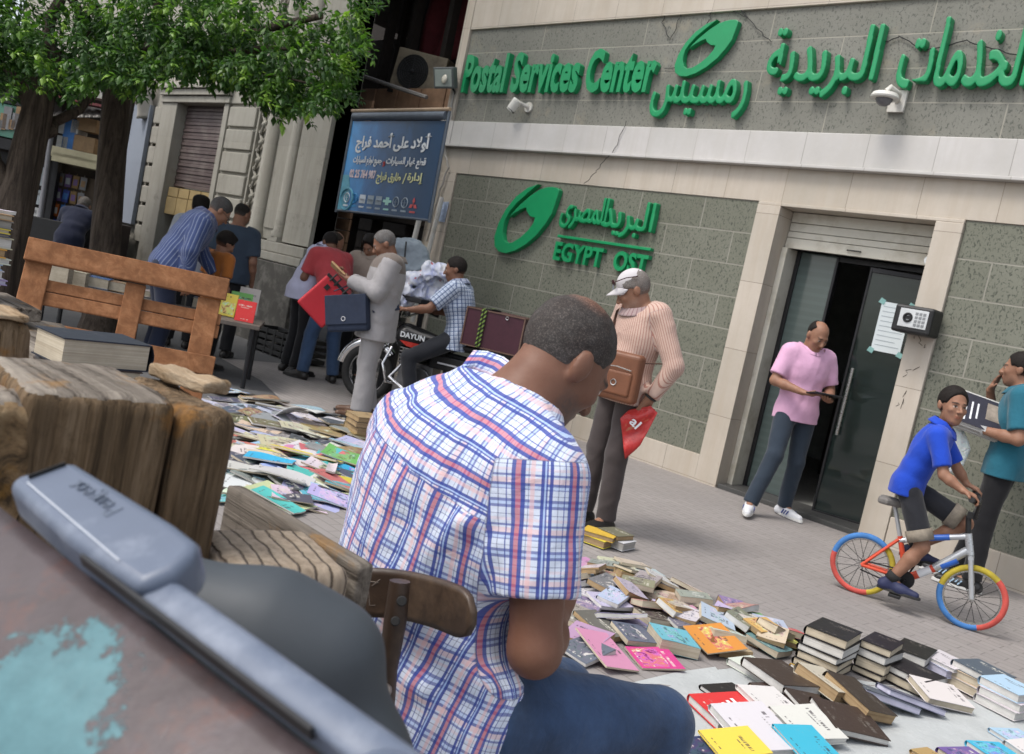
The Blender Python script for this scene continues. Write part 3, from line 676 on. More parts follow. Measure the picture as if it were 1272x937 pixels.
m_asphalt = ground_material('worn_asphalt', (.075, .075, .078), (.12, .12, .122), None, (.14, .138, .135), False)
# ---------------------------------------------------------------- ground
mb = MB(); mb.box((-700, -700, -.5), (700, 700, -.004)); tag(mb.build('ground', m_asphalt), kind='structure')
mb = MB(); mb.prism([(-6.9, -6), (8, -6), (8, 7.9), (-9.6, 7.9), (-9.45, 5.15), (-8.2, 4.95), (-7.2, 4.6), (-7.0, 3)], (0, 0, -.002), X, Y_, .003)
tag(mb.build('pavement', m_pave), kind='structure')
# ---------------------------------------------------------------- the post office
WY = 7.65
post = thing('post_office_building', 'post office front of grey speckled stone blocks with cream marble bands and a glass door', 'building', (-5, WY, 0))
XR = 3.0
def slab(name, x0, x1, z0, z1, proud, m, depth_=.12, bevel=.004, parent=post):
    b = MB(); b.box((x0, WY-proud, z0), (x1, WY+depth_, z1)); return b.build(name, m, parent, bevel)
slab('stone_cladding', -9.03, -4.702, .25, 2.69, .0, m_granite)
slab('stone_cladding', -2.838, XR, .25, 2.69, .0, m_granite)
slab('stone_cladding', -9.30, XR, 3.33, 4.48, .0, m_granite_up)
slab('plinth', -9.035, -4.705, -.01, .25, .025, m_marble)
slab('plinth', -2.835, XR, -.01, .25, .025, m_marble)
slab('frieze', -9.45, XR, 2.692, 3.008, .012, m_marble)
b = MB(); b.box((-9.47, WY-.075, 3.04), (-9.22, WY+.1, 3.33)); b.box((-9.215, WY-.07, 3.04), (XR, WY+.1, 3.328)); b.box((-9.49, WY-.10, 3.008), (XR, WY+.1, 3.038)); b.build('cornice', m_marble_w, post, .006)
slab('upper_band', -9.30, XR, 4.482, 5.15, .03, m_marble)
slab('upper_ledge', -9.42, XR, 5.152, 5.22, .09, m_marble_w)
slab('stone_cladding', -9.30, XR, 5.222, 8.0, .0, m_granite_up)
slab('corner_pilaster', -9.45, -9.035, -.01, 2.69, .02, m_marble)
slab('corner_strip', -9.45, -9.305, 3.33, 8.0, .035, m_marble)
# door surround with deep reveals
b = MB(); b.box((-4.70, WY-.035, -.01), (-4.46, WY+.42, 2.66)); b.box((-3.06, WY-.035, -.01), (-2.84, WY+.42, 2.66)); b.box((-4.70, WY-.03, 2.661), (-2.84, WY+.42, 2.691))
b.build('door_casing', m_marble, post, .005)
b = MB(); b.box((-9.45, WY+.42, -.01), (-4.702, WY+.55, 8)); b.box((-2.838, WY+.42, -.01), (XR, WY+.55, 8)); b.box((-4.70, WY+.423, 2.692), (-2.84, WY+.55, 8)); b.build('wall', m_marble, post)
b = MB(); b.box((-9.45, WY+.122, -.01), (-9.30, 14, 8)); b.build('side_wall', m_oldstone, post)
# room behind the glass
b = MB(); b.box((-6.2, 12.0, -.01), (-1.5, 12.1, 2.9)); b.box((-6.3, 8.21, -.01), (-6.2, 12.0, 2.9)); b.box((-1.5, 8.21, -.01), (-1.4, 12.0, 2.9)); b.box((-6.3, 8.21, 2.9), (-1.4, 12.1, 3.0))
b.build('interior_wall', mat('dim_interior_wall', (.50, .52, .50), .8), post)
b = MB(); b.box((-6.2, 8.21, .004), (-1.5, 12, .02)); b.build('interior_floor', mat('dim_interior_floor', (.35, .35, .33), .4), post)
b = MB(); b.box((-4.9, 10.6, .02), (-2.2, 11.0, 1.1)); b.box((-5.0, 10.5, 1.1), (-2.1, 11.05, 1.14)); b.build('counter', mat('dark_wood_counter', (.05, .035, .025), .5), post)
# shutter box above the door
sb_ = MB(); FY = WY+.20
sb_.box((-4.455, FY, 2.56), (-3.065, FY+.20, 2.655)); sb_.box((-4.455, FY-.012, 2.32), (-3.065, FY+.02, 2.415)); sb_.box((-4.455, FY-.006, 2.42), (-3.065, FY+.02, 2.475)); sb_.box((-4.455, FY+.002, 2.48), (-3.065, FY+.02, 2.555))
shut = sb_.build('roller_shutter', m_cream_metal, post, .004)
b = MB(); b.tube([(-3.84, FY-.013, 2.365), (-3.84, FY-.03, 2.365), (-3.72, FY-.03, 2.365), (-3.72, FY-.013, 2.365)], .006); b.build('shutter_handle', m_metal_dk, shut)
b = MB(); b.lathe([(.001, 0), (.035, 0), (.035, .004), (.001, .004)], (-3.13, FY-.0125, 2.365), (0, -1, 0)); b.build('shutter_lock', m_steel, shut)
b = MB(); b.box((-4.458, FY-.05, .0), (-4.40, FY+.22, 2.318)); b.box((-3.118, FY-.02, .0), (-3.062, FY+.22, 2.318)); b.build_islands('guide_rail', m_cream_metal, post, .003)
def glass_mat(name, tint, alpha, rough=.05):
    m, t, b = newmat(name); k = NT(t); v = k.coord('Object')
    sp = k.n('SeparateXYZ'); k.l(v, sp.inputs[0])
    st = k.math('FRACT', k.math('MULTIPLY', sp.outputs[2], 13.5)); f = k.ramp(st, [(.0, 0.), (.08, 1.), (.42, 1.), (.5, 0.)])
    c = k.mix(f, tuple(q*.96 for q in tint), tuple(q*1.06 for q in tint)); k.l(c, b.inputs['Base Color'])
    b.inputs['Roughness'].default_value = rough; b.inputs['Specular IOR Level'].default_value = .6; b.inputs['Alpha'].default_value = alpha
    k.bump(k.noise(v, 2.0, 2), .08, .02, b); return m
m_glass = glass_mat('frosted_green_glass', (.075, .100, .096), .93, .10)
m_glass2 = glass_mat('dark_door_glass', (.020, .030, .028), .80, .05)
GY = FY+.16
b = MB(); b.box((-4.395, GY, .05), (-3.99, GY+.012, 2.316)); pane = b.build('fixed_glass_pane', m_glass, post)
b = MB(); b.box((-4.398, GY-.02, 0), (-4.36, GY+.04, 2.317)); b.box((-4.36, GY-.015, .0), (-3.985, GY+.03, .05)); b.box((-4.0, GY-.02, .05), (-3.975, GY+.035, 2.317)); b.box((-3.975, GY-.015, 2.27), (-3.1, GY+.03, 2.317)); b.build('pane_frame', m_metal_dk, pane, .003)
hingeR = Vector((-3.12, GY+.02, 0)); ang = rad(14)
T = Matrix.Translation(hingeR) @ Matrix.Rotation(ang, 4, 'Z')
b = MB(); b.box((-.50, -.006, .06), (-.02, .006, 2.21), 0, T); leaf = b.build('glass_door', m_glass2, post)
b = MB(); b.box((-.52, -.02, .02), (-.50, .02, 2.25), 0, T); b.box((-.02, -.02, .02), (.0, .02, 2.25), 0, T); b.box((-.50, -.02, 2.21), (-.02, .02, 2.25), 0, T); b.box((-.50, -.02, .02), (-.02, .02, .06), 0, T); b.build('door_frame', m_metal_dk, leaf, .003)
for yy, nm in ((-.07, 'handle'), (.07, 'handle')):
    b = MB(); b.tube([(-.455, yy, .76), (-.455, yy, 1.36)], .015, 10, 0); b.tube([(-.455, 0, .84), (-.455, yy, .84)], .009); b.tube([(-.455, 0, 1.28), (-.455, yy, 1.28)], .009)
    b.v = [tuple(T @ Vector(p)) for p in b.v]; b.build(nm, m_steel, leaf, smooth=40)
b = MB(); b.box((-.36, -.013, 1.55), (-.12, -.011, 1.98), 0, T)
for i in range(9): b.box((-.34, -.0145, 1.60+i*.042), (-.14-.04*(i % 3 == 1), -.0135, 1.606+i*.042), 1, T)
for (x, z) in ((-.36, 1.98), (-.12, 1.98), (-.36, 1.55), (-.12, 1.55)): b.prism([(-.03, -.012), (.018, -.03), (.03, .012), (-.012, .03)], T @ Vector((x, -.0155, z)), T.to_3x3() @ X, Z, .001, 2)
b.build('paper_notice', [mat('notice_paper', (.62, .68, .70), .8, .05), mat('notice_print', (.36, .41, .44), .8), mat('adhesive_tape', (.22, .42, .40), .3)], leaf)
b = MB(); b.box((-4.45, WY-.02, -.003), (-3.07, WY+.45, .045)); b.build('threshold', mat('dark_threshold', (.06, .06, .058), .5), post, .006)
# graffiti scribbles on the right casing
b = MB(); random.seed(4)
for cz, n in ((1.82, 7), (1.70, 4), (1.42, 3), (1.2, 3)):
    for i in range(n):
        x = -2.95+random.uniform(-.05, .05); z = cz+random.uniform(-.05, .05)
        b.tube([(x, WY-.0365, z), (x+random.uniform(-.02, .02), WY-.0365, z+random.uniform(-.05, .05)), (x+random.uniform(-.03, .03), WY-.0365, z+random.uniform(-.04, .04))], .0022, 4)
b.build('scribble', mat('black_marker', (.08, .07, .06), .8), post)
# ---------------------------------------------------------------- green sign lettering: each sign a thing, each letter or joined word a part
U3, V3 = X, Z
def sign_thing(name, label, cat, loc, group=None): return thing(name, label, cat, loc, 0, group)
def glyph_union(name, text, x0, z0, w_, h_, d, th, px=.005, fat=.016):
    """joined script as one solid: the glyphs' faces are united in the wall plane, thickened a little and pushed out"""
    tris = []
    for c, vs, fs in lettering(text, (0, 0, 0), X, Z, w_-2*fat, h_-2*fat, 0.0, bold=0, ar=True, jit=0):
        for f in fs:
            p = [(vs[i].x, vs[i].z) for i in f]
            for i in range(1, len(p)-1): tris.append((p[0], p[i], p[i+1]))
    pad = .04; nx, nz = int((w_+2*pad)/px), int((h_+2*pad)/px); M = np.zeros((nx, nz), np.float32)
    for t in tris:
        t = np.array(t)+pad+fat; lo = np.maximum(0, np.floor(t.min(0)/px).astype(int)); hi = np.minimum((nx-1, nz-1), np.ceil(t.max(0)/px).astype(int))
        gx, gz = np.meshgrid(np.arange(lo[0], hi[0]+1)*px, np.arange(lo[1], hi[1]+1)*px, indexing='ij'); s_ = []
        for i in range(3): a, c = t[i], t[(i+1) % 3]; s_.append((c[0]-a[0])*(gz-a[1])-(c[1]-a[1])*(gx-a[0]))
        s_ = np.array(s_); m_ = (s_ >= -1e-9).all(0) | (s_ <= 1e-9).all(0); M[lo[0]:hi[0]+1, lo[1]:hi[1]+1][m_] = 1
    k = 3
    for _ in range(3):
        for ax in (0, 1): M = sum(np.roll(M, j, ax) for j in range(-1, 2))/3
    f2 = (.16-M)*px*4; ny = int(d/px)+3; v = Vol.__new__(Vol); v.h = px; v.lo = np.array((x0-pad, WY-.004-d-px, z0-pad), np.float32); v.n = np.array((nx, ny, nz))
    f = np.repeat(f2[:, None, :], ny, 1).astype(np.float32); f[:, 0, :] = np.maximum(f[:, 0, :], px*.5); f[:, -1, :] = np.maximum(f[:, -1, :], px*.5); v.f = f
    V, F = v.mesh(); o, V = skin_object(name, V, F, m_green, None, 0); o.parent = th; o.data.transform(WM[th].inverted()); o.data.polygons.foreach_set('use_smooth', [True]*len(o.data.polygons)); o.data.set_sharp_from_angle(angle=rad(40)); return o
def letters(th, text, o, w_, h_, d, bold, ar, ref=None, slant=0):
    if ar:
        for wd, x0, x1, z0, hh in text:
            glyph_union('word', wd, x0, z0, x1-x0, hh, d, th)
    else:
        for c, vs, fs in lettering(text, o, U3, V3, w_, h_, d, bold=bold, ref=ref, jit=0):
            b = MB(); b.add(vs, fs); b.build('letter', m_green, th, smooth=35)
t = sign_thing('lettering_sign', 'tall green letters reading Postal Services Center across the upper stone courses', 'sign', (-7.7, WY, 3.9))
letters(t, 'Postal Services Center', (-9.20, WY-.004, 3.70), 3.0, .46, .075, .035, False, ref=(-.01, .735))
t = sign_thing('lettering_sign', 'long green Arabic headline lettering right of the round upper emblem', 'sign', (-3.8, WY, 3.9))
letters(t, [('الخدمات', -3.67, -2.63, 3.70, .60), ('البريدية', -4.92, -3.84, 3.62, .66)], None, 0, 0, .08, .04, True)
t = sign_thing('lettering_sign', 'short green Arabic word directly under the upper emblem', 'sign', (-5.6, WY, 3.6))
letters(t, [('رمسيس', -6.19, -5.05, 3.42, .40)], None, 0, 0, .075, .04, True)
t = sign_thing('lettering_sign', 'lower green sign reading EGYPT OST with a missing letter under ornate Arabic script', 'sign', (-6.4, WY, 2.1))
letters(t, [('المصرى', -7.10, -6.42, 2.18, .40), ('البريد', -6.50, -5.80, 2.16, .42)], None, 0, 0, .07, .03, True)
b = MB(); b.box((-7.08, WY-.06, 2.085), (-5.78, WY-.004, 2.115)); b.build('bar', m_green, t, .004)
for c, vs, fs in lettering('EGYPT', (-7.08, WY-.004, 1.83), U3, V3, .70, .21, .06, bold=.03, jit=0): b = MB(); b.add(vs, fs); b.build('letter', m_green, t)
for c, vs, fs in lettering('OST', (-6.22, WY-.004, 1.83), U3, V3, .44, .21, .06, bold=.03, jit=0): b = MB(); b.add(vs, fs); b.build('letter', m_green, t)
_tr = [(297,600),(262,612),(225,640),(192,680),(168,725),(154,770),(155,800),(168,817),(190,823),(220,815),(255,795),(290,765),(318,730),(340,695),(352,660),(360,635),(364,620),(357,612),(340,609),(322,611),(300,618),
 (268,640),(236,668),(212,694),(203,706),(222,692),(242,681),(257,676),(260,690),(270,704),(286,709),(280,726),(262,750),(238,772),(212,788),(194,790),(184,779),(181,755),(184,733),(190,712),(204,688),(228,660),(260,631)]
_ep = [wallp(560+a*.3842, c*.3842, WY) for a, c in _tr]
_ex = [p.x for p in _ep]; _ez = [p.z for p in _ep]
def emblem(name, label, x0, x1, z0, z1, d):
    """a tilted ring growing into a bird head whose beak dips into its hole"""
    th = thing(name, label, 'emblem', ((x0+x1)/2, WY, z0)); sx = (x1-x0)/(max(_ex)-min(_ex)); sz = (z1-z0)/(max(_ez)-min(_ez))
    b = MB(); b.prism([(x0+(p.x-min(_ex))*sx, z0+(p.z-min(_ez))*sz) for p in _ep][::-1], (0, WY-.004, 0), X, Z, d); b.build('ring', m_green, th, .004)
emblem('post_emblem', 'large green round bird emblem left of the lower post sign', min(_ex), max(_ex), min(_ez), max(_ez), .07)
emblem('post_emblem', 'smaller green round bird emblem above the short Arabic word on the upper courses', wallp(842, 88, WY).x, wallp(921, 35, WY).x, wallp(860, 98, WY).z, wallp(905, 27, WY).z, .07)
# ---------------------------------------------------------------- old building left of the passage
OY = 6.75
old = thing('old_stone_building', 'old ornate stone shopfront with pilasters and carved strip left of the dark passage', 'building', (-13, OY, 0))
def oslab(name, x0, x1, z0, z1, proud, m=m_oldstone, d=.3, bev=.006, par=old):
    b = MB(); b.box((x0, OY-proud, z0), (x1, OY+d, z1)); return b.build(name, m, par, bev)
b = MB(); b.box((-12.13, OY, 1.40), (-10.56, OY+.3, 8)); b.box((-13.45, OY, 1.2), (-12.5, OY+.3, 8)); b.box((-13.45, OY, -.01), (-10.56, OY+.28, 1.2)); b.box((-15.6, OY, 3.35), (-13.45, OY+.3, 8)); b.box((-24, OY, 3.2), (-15.6, OY+.3, 8)); b.box((-24, OY, -.01), (-15.95, OY+.3, 3.2)); b.box((-12.5, OY+.05, 1.2), (-12.13, OY+.3, 8)); b.build('wall', m_oldstone, old, .005)
for i in range(7):                                      # rusticated courses right and left of the shutter
    z0 = 1.25+i*.335
    oslab('rusticated_block', -13.36, -12.56, z0, z0+.29, .045, bev=.012)
    oslab('rusticated_block', -15.98, -15.72, z0-.35, z0-.07, .05, bev=.012)
b = MB(); 
for (a, c) in ((-15.72, -15.16), (-13.54, -13.40)): b.box((a, OY-.05, .3), (c, OY+.32, 3.32))
b.box((-15.72, OY-.08, 3.26), (-13.36, OY+.3, 3.36)); b.box((-15.74, OY-.12, 3.37), (-13.34, OY+.3, 3.46)); b.box((-15.76, OY-.16, 3.47), (-13.32, OY+.3, 3.53)); b.build('door_surround', m_oldstone, old, .008)
b = MB()
for i in range(24): b.box((-15.16, OY+.12+.012*(i % 2), 1.93+i*.0565), (-13.54, OY+.20, 1.93+i*.0565+.052))
b.build('roller_shutter', mat('brown_shutter_slats', (.115, .085, .082), .6, .2, 3, .1, dirt=((.17, .14, .13), 3)), old, .006)
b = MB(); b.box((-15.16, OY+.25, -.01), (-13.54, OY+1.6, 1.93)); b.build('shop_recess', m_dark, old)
b = MB()
for i in range(4): b.box((-15.12+i*.39, OY+.02, 1.46), (-14.75+i*.39, OY+.24, 1.74)); b.box((-15.12+i*.39, OY+.03, 1.75), (-14.76+i*.39, OY+.24, 1.9))
b.build('carton_row', mat('yellow_carton', (.38, .28, .13), .8, .15), old, .004)
# carved strip: a trellis of crossing stems and rosettes
b = MB(); b.box((-12.52, OY-.02, 1.45), (-12.48, OY+.06, 8)); b.box((-12.17, OY-.02, 1.45), (-12.13, OY+.06, 8))
for i in range(16):
    z = 1.55+i*.26
    b.tube([(-12.46, OY+.03, z), (-12.34, OY+.0, z+.13), (-12.19, OY+.03, z+.26)], .022, 6); b.tube([(-12.19, OY+.03, z), (-12.31, OY+.0, z+.13), (-12.46, OY+.03, z+.26)], .022, 6)
    b.sphere((-12.325, OY-.005, z+.13), .05, 8)
    for dx in (-.1, .1): b.sphere((-12.325+dx, OY+.01, z+.02), .032, 6)
b.build('carved_strip', m_oldstone, old, smooth=50)
b = MB()
for cx, r in ((-12.0, .11), (-11.38, .085)): b.lathe([(r*1.3, 1.45), (r*1.3, 1.52), (r, 1.56), (r, 7.9)], (cx, OY-.02, 0), n=20); b.box((cx-r*1.45, OY-r*1.4, 1.38), (cx+r*1.45, OY+.1, 1.45))
b.build('column', m_oldstone, old, smooth=40)
oslab('panel', -11.83, -11.52, 1.55, 7, .02); oslab('pilaster', -11.22, -10.56, 1.40, 8, .06)
b = MB(); b.box((-12.6, OY-.12, 1.24), (-10.54, OY+.3, 1.38)); b.box((-12.62, OY-.16, 1.12), (-10.53, OY+.3, 1.235)); b.build('base_moulding', m_oldstone, old, .012)
b = MB(); b.box((-13.4, OY-.20, -.01), (-10.53, OY+.3, 1.11)); b.build('plinth', m_oldbase, old, .01)
pan = thing('hoarding_panel', 'plain blue grey sheet panel on the old facade just right of the tree trunk', 'panel', (-16.47, OY, 1.1))
b = MB(); b.box((-16.9, OY-.10, 1.16), (-16.05, OY-.03, 3.2)); b.box((-16.9, OY-.101, 2.2), (-16.05, OY-.1015, 2.21)); b.build('sheet', mat('blue_grey_sheet', (.235, .265, .32), .55, .06, 2, .03), pan, .006)
b = MB(); b.box((-16.92, OY-.11, 1.13), (-16.88, OY-.02, 3.22)); b.build('edge_frame', m_white_paint, pan)
cab = thing('brown_cabinet', 'dark brown metal cabinet standing below the blue grey panel', 'cabinet', (-16.4, OY-.3, 0))
b = MB(); b.box((-16.95, OY-.55, .0), (-15.95, OY-.12, 1.12)); b.build('body', mat('dark_brown_metal', (.042, .030, .026), .55), cab, .01)
b = MB(); b.box((-16.9, OY-.565, .08), (-16.46, OY-.553, 1.04)); b.box((-16.44, OY-.565, .08), (-16.0, OY-.553, 1.04)); b.build('door', mat('dark_brown_metal', (.042, .030, .026)), cab, .003)
aw = thing('folded_awning', 'bunched pale cloth awning hanging above the blue grey panel', 'awning', (-16.7, OY-.2, 3.1))
b = MB(); random.seed(2)
b.grid(lambda u, v: (-17.0+u*.95, OY-.18-.10*math.sin(u*17)-.05*math.sin(v*5), 3.75-v*(.75+.5*math.sin(u*6+2.2)*(1-u))), 40, 14); b.build('cloth', mat('pale_grey_canvas', (.42, .40, .36), .85, .1), aw, smooth=60, solid=.01)
# ---------------------------------------------------------------- the passage between the two buildings
back = thing('passage_shop', 'dark shop at the back of the passage with brown boards and beams', 'shop', (-9.9, 10.4, 0))
m_brown = mat('brown_boards', (.20, .118, .070), .7, .35, 5, .2, 30)
m_dkwood = mat('blackish_wood', (.022, .017, .014), .8, .3)  # very dark brown all over, mottled at random
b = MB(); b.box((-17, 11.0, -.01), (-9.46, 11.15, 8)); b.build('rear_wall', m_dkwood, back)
b = MB(); b.box((-14, 7.7, 5.4), (-9.46, 11, 5.55)); b.box((-17, 9.2, 4.9), (-9.46, 11, 5.05)); b.build('shade_canopy', m_dkwood, back)  # added canopy slabs that darken the passage below
b = MB()
for i in range(9): b.box((-14, 8.3+.01*(i % 2), 2.05+i*.165), (-9.46, 8.36, 2.05+i*.165+.155))
b.build('board_screen', m_brown, back, .006)
b = MB()
for i in range(14): b.box((-12.2, 7.25+.008*(i % 2), 1.25+i*.16), (-10.56, 7.29, 1.25+i*.16+.15))
b.build('board_screen', m_brown, back, .006)
b = MB()
for x in (-12.6, -11.9, -11.3, -10.5): b.box((x, 8.15, 0), (x+.10, 8.28, 5.4))
b.box((-14, 8.1, 3.36), (-9.46, 8.3, 3.46)); b.box((-14, 8.05, 2.0), (-9.46, 8.3, 2.1)); b.box((-13.2, 8.4, 3.7), (-12.9, 8.5, 5.4)); b.box((-12.2, 8.6, 3.7), (-12.1, 8.7, 5.4)); b.build('beam', m_dkwood, back, .005)
b = MB()
for i in range(6): b.box((-12.9, 9.0, .35+i*.3), (-10.2, 9.3, .37+i*.3))
b.build('shelf', m_dkwood, back)
b = MB(); random.seed(5)
for i in range(5):
    for j in range(10):
        if random.random() < .75: b.box((-12.85+j*.26, 8.95, .38+i*.3), (-12.85+j*.26+.2, 9.2, .38+i*.3+random.uniform(.1, .24)), random.choice([0, 1]))
b.build('carton_row', [mat('yellow_carton', (.38, .28, .13)), mat('brown_carton', (.22, .14, .08), .8)], back, .004)
for i, (px, py, hh, lab) in enumerate(((392, 300, .22, 'left'), (405, 300, .22, 'right'))):
    p = wallp(px, py, 7.55)
    c = thing('carton', 'tan carton standing in the passage behind the white shirted man, %s of two' % lab, 'box', p)
    b = MB(); b.box(p+Vector((-.15, -.1, -.18)), p+Vector((.13, .1, .05))); b.build('box', mat('orange_carton', (.42, .22, .08), .8), c, .004)
    b = MB(); b.box(p+Vector((-.03, -.103, -.18)), p+Vector((.01, -.101, .05))); b.build('tape', mat('carton_tape', (.42, .33, .2), .4), c)
cs = thing('carton_shelf', 'dark wooden shelf post carrying tan cartons at the passage mouth', 'shelf', (-10.3, 7.55, 0))
q = wallp(398, 300, 7.55); b = MB(); b.box((q.x-.5, 7.42, q.z-.235), (q.x+.35, 7.7, q.z-.185)); b.build('board', m_brown, cs, .004)
b = MB(); b.box((q.x-.48, 7.5, 0), (q.x-.42, 7.6, q.z-.236)); b.box((q.x+.28, 7.5, 0), (q.x+.34, 7.6, q.z-.236)); b.build_islands('leg', m_dkwood, cs)
# awning cloth, dark red, hanging high in the passage
rc = thing('red_poster_cloth', 'dull dark red cloth hanging high in the passage behind the air conditioner', 'cloth', (-9.8, 8.7, 4.9))
b = MB(); b.grid(lambda u, v: (-11.4+u*1.3, 8.5-.05*math.sin(u*14+v*3), 5.4-v*1.1+.25*u), 16, 10); b.build('cloth', mat('dull_red_cloth', (.115, .016, .022), .8, .35), rc, smooth=60, solid=.008)
# air conditioner on its ledge
ac = thing('air_conditioner', 'dirty beige air conditioner unit on a ledge above the blue shop board', 'air conditioner', (-9.95, 7.75, 3.72))
Tac = Matrix.Translation(wallp(521, 92, 7.95)) @ Matrix.Rotation(rad(26), 4, 'Z') @ Matrix.Rotation(rad(6), 4, 'Y')
b = MB(); b.box((-.40, -.02, -.29), (.37, .32, .29), 0, Tac); b.build('casing', mat('dirty_beige_casing', (.20, .165, .115), .6, .2, 4, .1, dirt=((.10, .08, .06), 3)), ac, .015)
b = MB(); c0 = Tac @ Vector((-.10, -.022, .0)); ax = Tac.to_3x3() @ Vector((0, -1, 0)); b.lathe([(.001, .004), (.235, .004), (.24, .0)], c0, ax, 32); b.build('fan_opening', m_dark, ac)
b = MB()
for i in range(7): b.torus(c0+ax*.014, ax, .03+i*.033, .004, 32, 4)
for i in range(8):
    a = i*math.pi/4; R3 = rot_to(ax); b.tube([c0+ax*.014, c0+ax*.014+R3 @ Vector((.235*math.cos(a), .235*math.sin(a), 0))], .004, 4)
b.sphere(c0+ax*.012, .035, 8); b.build('fan_grille', m_metal_dk, ac)
b = MB(); b.bar(Tac @ Vector((-.4, 0, -.32)), Tac @ Vector((.37, 0, -.32)), .04, .05); b.bar(Tac @ Vector((-.4, .3, -.32)), Tac @ Vector((.37, .3, -.32)), .04, .05); b.build('bracket', m_metal_dk, ac)
# wooden fascia under it
fa = thing('passage_fascia', 'brown wooden fascia with a sagging pale strip above the blue shop board', 'fascia', (-10, 7.9, 3.4))
b = MB()
for i in range(12): b.box((-12.6+i*.26, 7.78+.01*(i % 2), 3.44), (-12.6+i*.26+.25, 7.84, 3.80))
b.build('plank', m_brown, fa, .004)
b = MB(); b.tube([wallp(452, 95, 7.7), wallp(490, 108, 7.68), wallp(530, 121, 7.66)], .028, 6); b.build('strip', mat('grey_strip', (.2, .19, .18), .7), fa)
# ---------------------------------------------------------------- blue shop board
m_b, t_, bs = newmat('blue_board_print'); k = NT(t_); v = k.coord('Object'); sp = k.n('SeparateXYZ'); k.l(v, sp.inputs[0])
g1 = k.math('MULTIPLY_ADD', sp.outputs[0], -.42, .28); n_ = k.noise(v, 2.2, 4, .6, .8); g2 = k.math('MULTIPLY_ADD', n_, .5, g1)
k.l(k.ramp(g2, [(.25, (.022, .058, .125)), (.5, (.028, .125, .32)), (.8, (.05, .32, .72))]), bs.inputs['Base Color']); bs.inputs['Roughness'].default_value = .35
sg = thing('shop_board', 'blue shop board with white Arabic lettering and a row of badges over the passage', 'sign', (-9.4, 6.55, 2.6))
BY = 6.55
cTL, cTR, cBL, cBR = [wallp(*p, BY) for p in ((433, 139), (548, 137), (418, 261), (534, 274))]
ou = (cTR-cTL).normalized(); ov = (cTL-cBL).normalized(); bw_, bh_ = (cTR-cTL).length, (cTL-cBL).length
ov = (ov-ou*ov.dot(ou)).normalized(); o0 = cBL
on = ou.cross(ov)
def bp(u, v, d=0): return o0+ou*(u*bw_)+ov*(v*bh_)+on*d
b = MB(); b.prism([(0, 0), (bw_, 0), (bw_, bh_*.90), (0, bh_*.90)], o0-on*.02, ou, ov, .02); b.build('panel', m_b, sg)
b = MB(); b.tube([bp(-.01, 1.0, .01), bp(1.03, 1.0, .01)], .022, 8, 0); b.build('top_bar', mat('pale_wood_bar', (.34, .25, .17), .6), sg)
b = MB(); b.tube([bp(0, -.02), bp(0, 1)], .018); b.tube([bp(1.02, -.02), bp(1.02, 1)], .018); b.tube([bp(.0, 0), bp(1.02, 0)], .014); b.tube([bp(.02, .945), bp(1.0, .945)], .05, 10); b.build('frame', mat('blue_grey_tube', (.10, .12, .15), .5), sg, smooth=50)
mw, my_, mr_, mp_ = mat('white_print', (.74, .76, .78), .6, .04), mat('cream_yellow_print', (.70, .70, .38), .6, .04), mat('red_print', (.5, .06, .05), .6), mat('pale_pink_print', (.72, .60, .64), .6, .04)
def bline(text, u0, u1, v0, hv, m, ar=True, bold=.02):
    b = MB(); write(b, text, bp(u0, v0, .003), ou, ov, (u1-u0)*bw_, hv*bh_, .004, bold=bold, ar=ar, jit=.0012); b.build('lettering', m, sg)
bline('أولاد على أحمد فراج', .10, .90, .585, .20, mw, True, .03)
bline('قطع غيار السيارات', .475, .885, .455, .105, mw, True, .02); bline('و', .44, .465, .46, .05, mr_); bline('جميع لوازم السيارات', .10, .425, .455, .10, mw, True, .02)
bline('إدارة', .73, .885, .315, .105, my_, True, .02); bline('/', .685, .715, .31, .10, my_, False, .01); bline('طارق فراج', .40, .66, .29, .12, my_, True, .02)
bline('02 25 764 987', .085, .385, .335, .085, mp_, False, .035)
for i in range(9):
    u = .10+i*.092; v = .135; m = [mat('badge_blue', (.05, .30, .62), .5), mat('badge_white', (.6, .66, .72), .5), mat('badge_grey', (.30, .36, .42), .5), mat('badge_red', (.55, .1, .1), .5), mat('badge_green', (.35, .62, .55), .5)][[1, 0, 1, 2, 2, 4, 2, 2, 3][i]]
    b = MB(); c_ = bp(u, v, .004)
    if i in (1, 6, 7, 0): b.torus(c_, on, .055, .008, 24, 4); b.bar(c_-ou*.03, c_+ou*.03, .012, .004, on); b.bar(c_-ov*.04, c_+ov*.04, .012, .004, on)
    elif i == 8: b.prism([(0, .02), (.022, .06), (0, .10), (-.022, .06)], c_-ov*.03, ou, ov, .003); b.prism([(0, .02), (-.05, .02), (-.072, -.02), (-.022, -.02)], c_-ov*.03, ou, ov, .003); b.prism([(0, .02), (.022, -.02), (.072, -.02), (.05, .02)], c_-ov*.03, ou, ov, .003)
    elif i == 5: b.prism([(-.08, -.015), (-.03, -.015), (-.03, -.045), (.03, -.045), (.03, -.015), (.08, -.015), (.08, .015), (.03, .015), (.03, .045), (-.03, .045), (-.03, .015), (-.08, .015)], c_, ou, ov, .003)
    else:
        b.prism([(-.06, -.05), (.06, -.05), (.06, .05), (-.06, .05)], c_, ou, ov, .002); b.bar(c_-ou*.045+on*.004, c_+ou*.045+on*.004, .03, .004, on)
    b.prism([(-.05, -.105), (.05, -.105), (.05, -.085), (-.05, -.085)], c_, ou, ov, .002); b.build('badge', m, sg)
b = MB(); b.prism([(0, 0), (.17, 0), (.21, .12), (.20, .30), (.14, .44), (.0, .44)], o0+on*.002, ou, ov, .002); b.torus(bp(.10, .12, .006), on, .13, .016, 28, 6); b.build('wheel_picture', mat('light_blue_print', (.10, .34, .46), .4, .4, 8), sg)
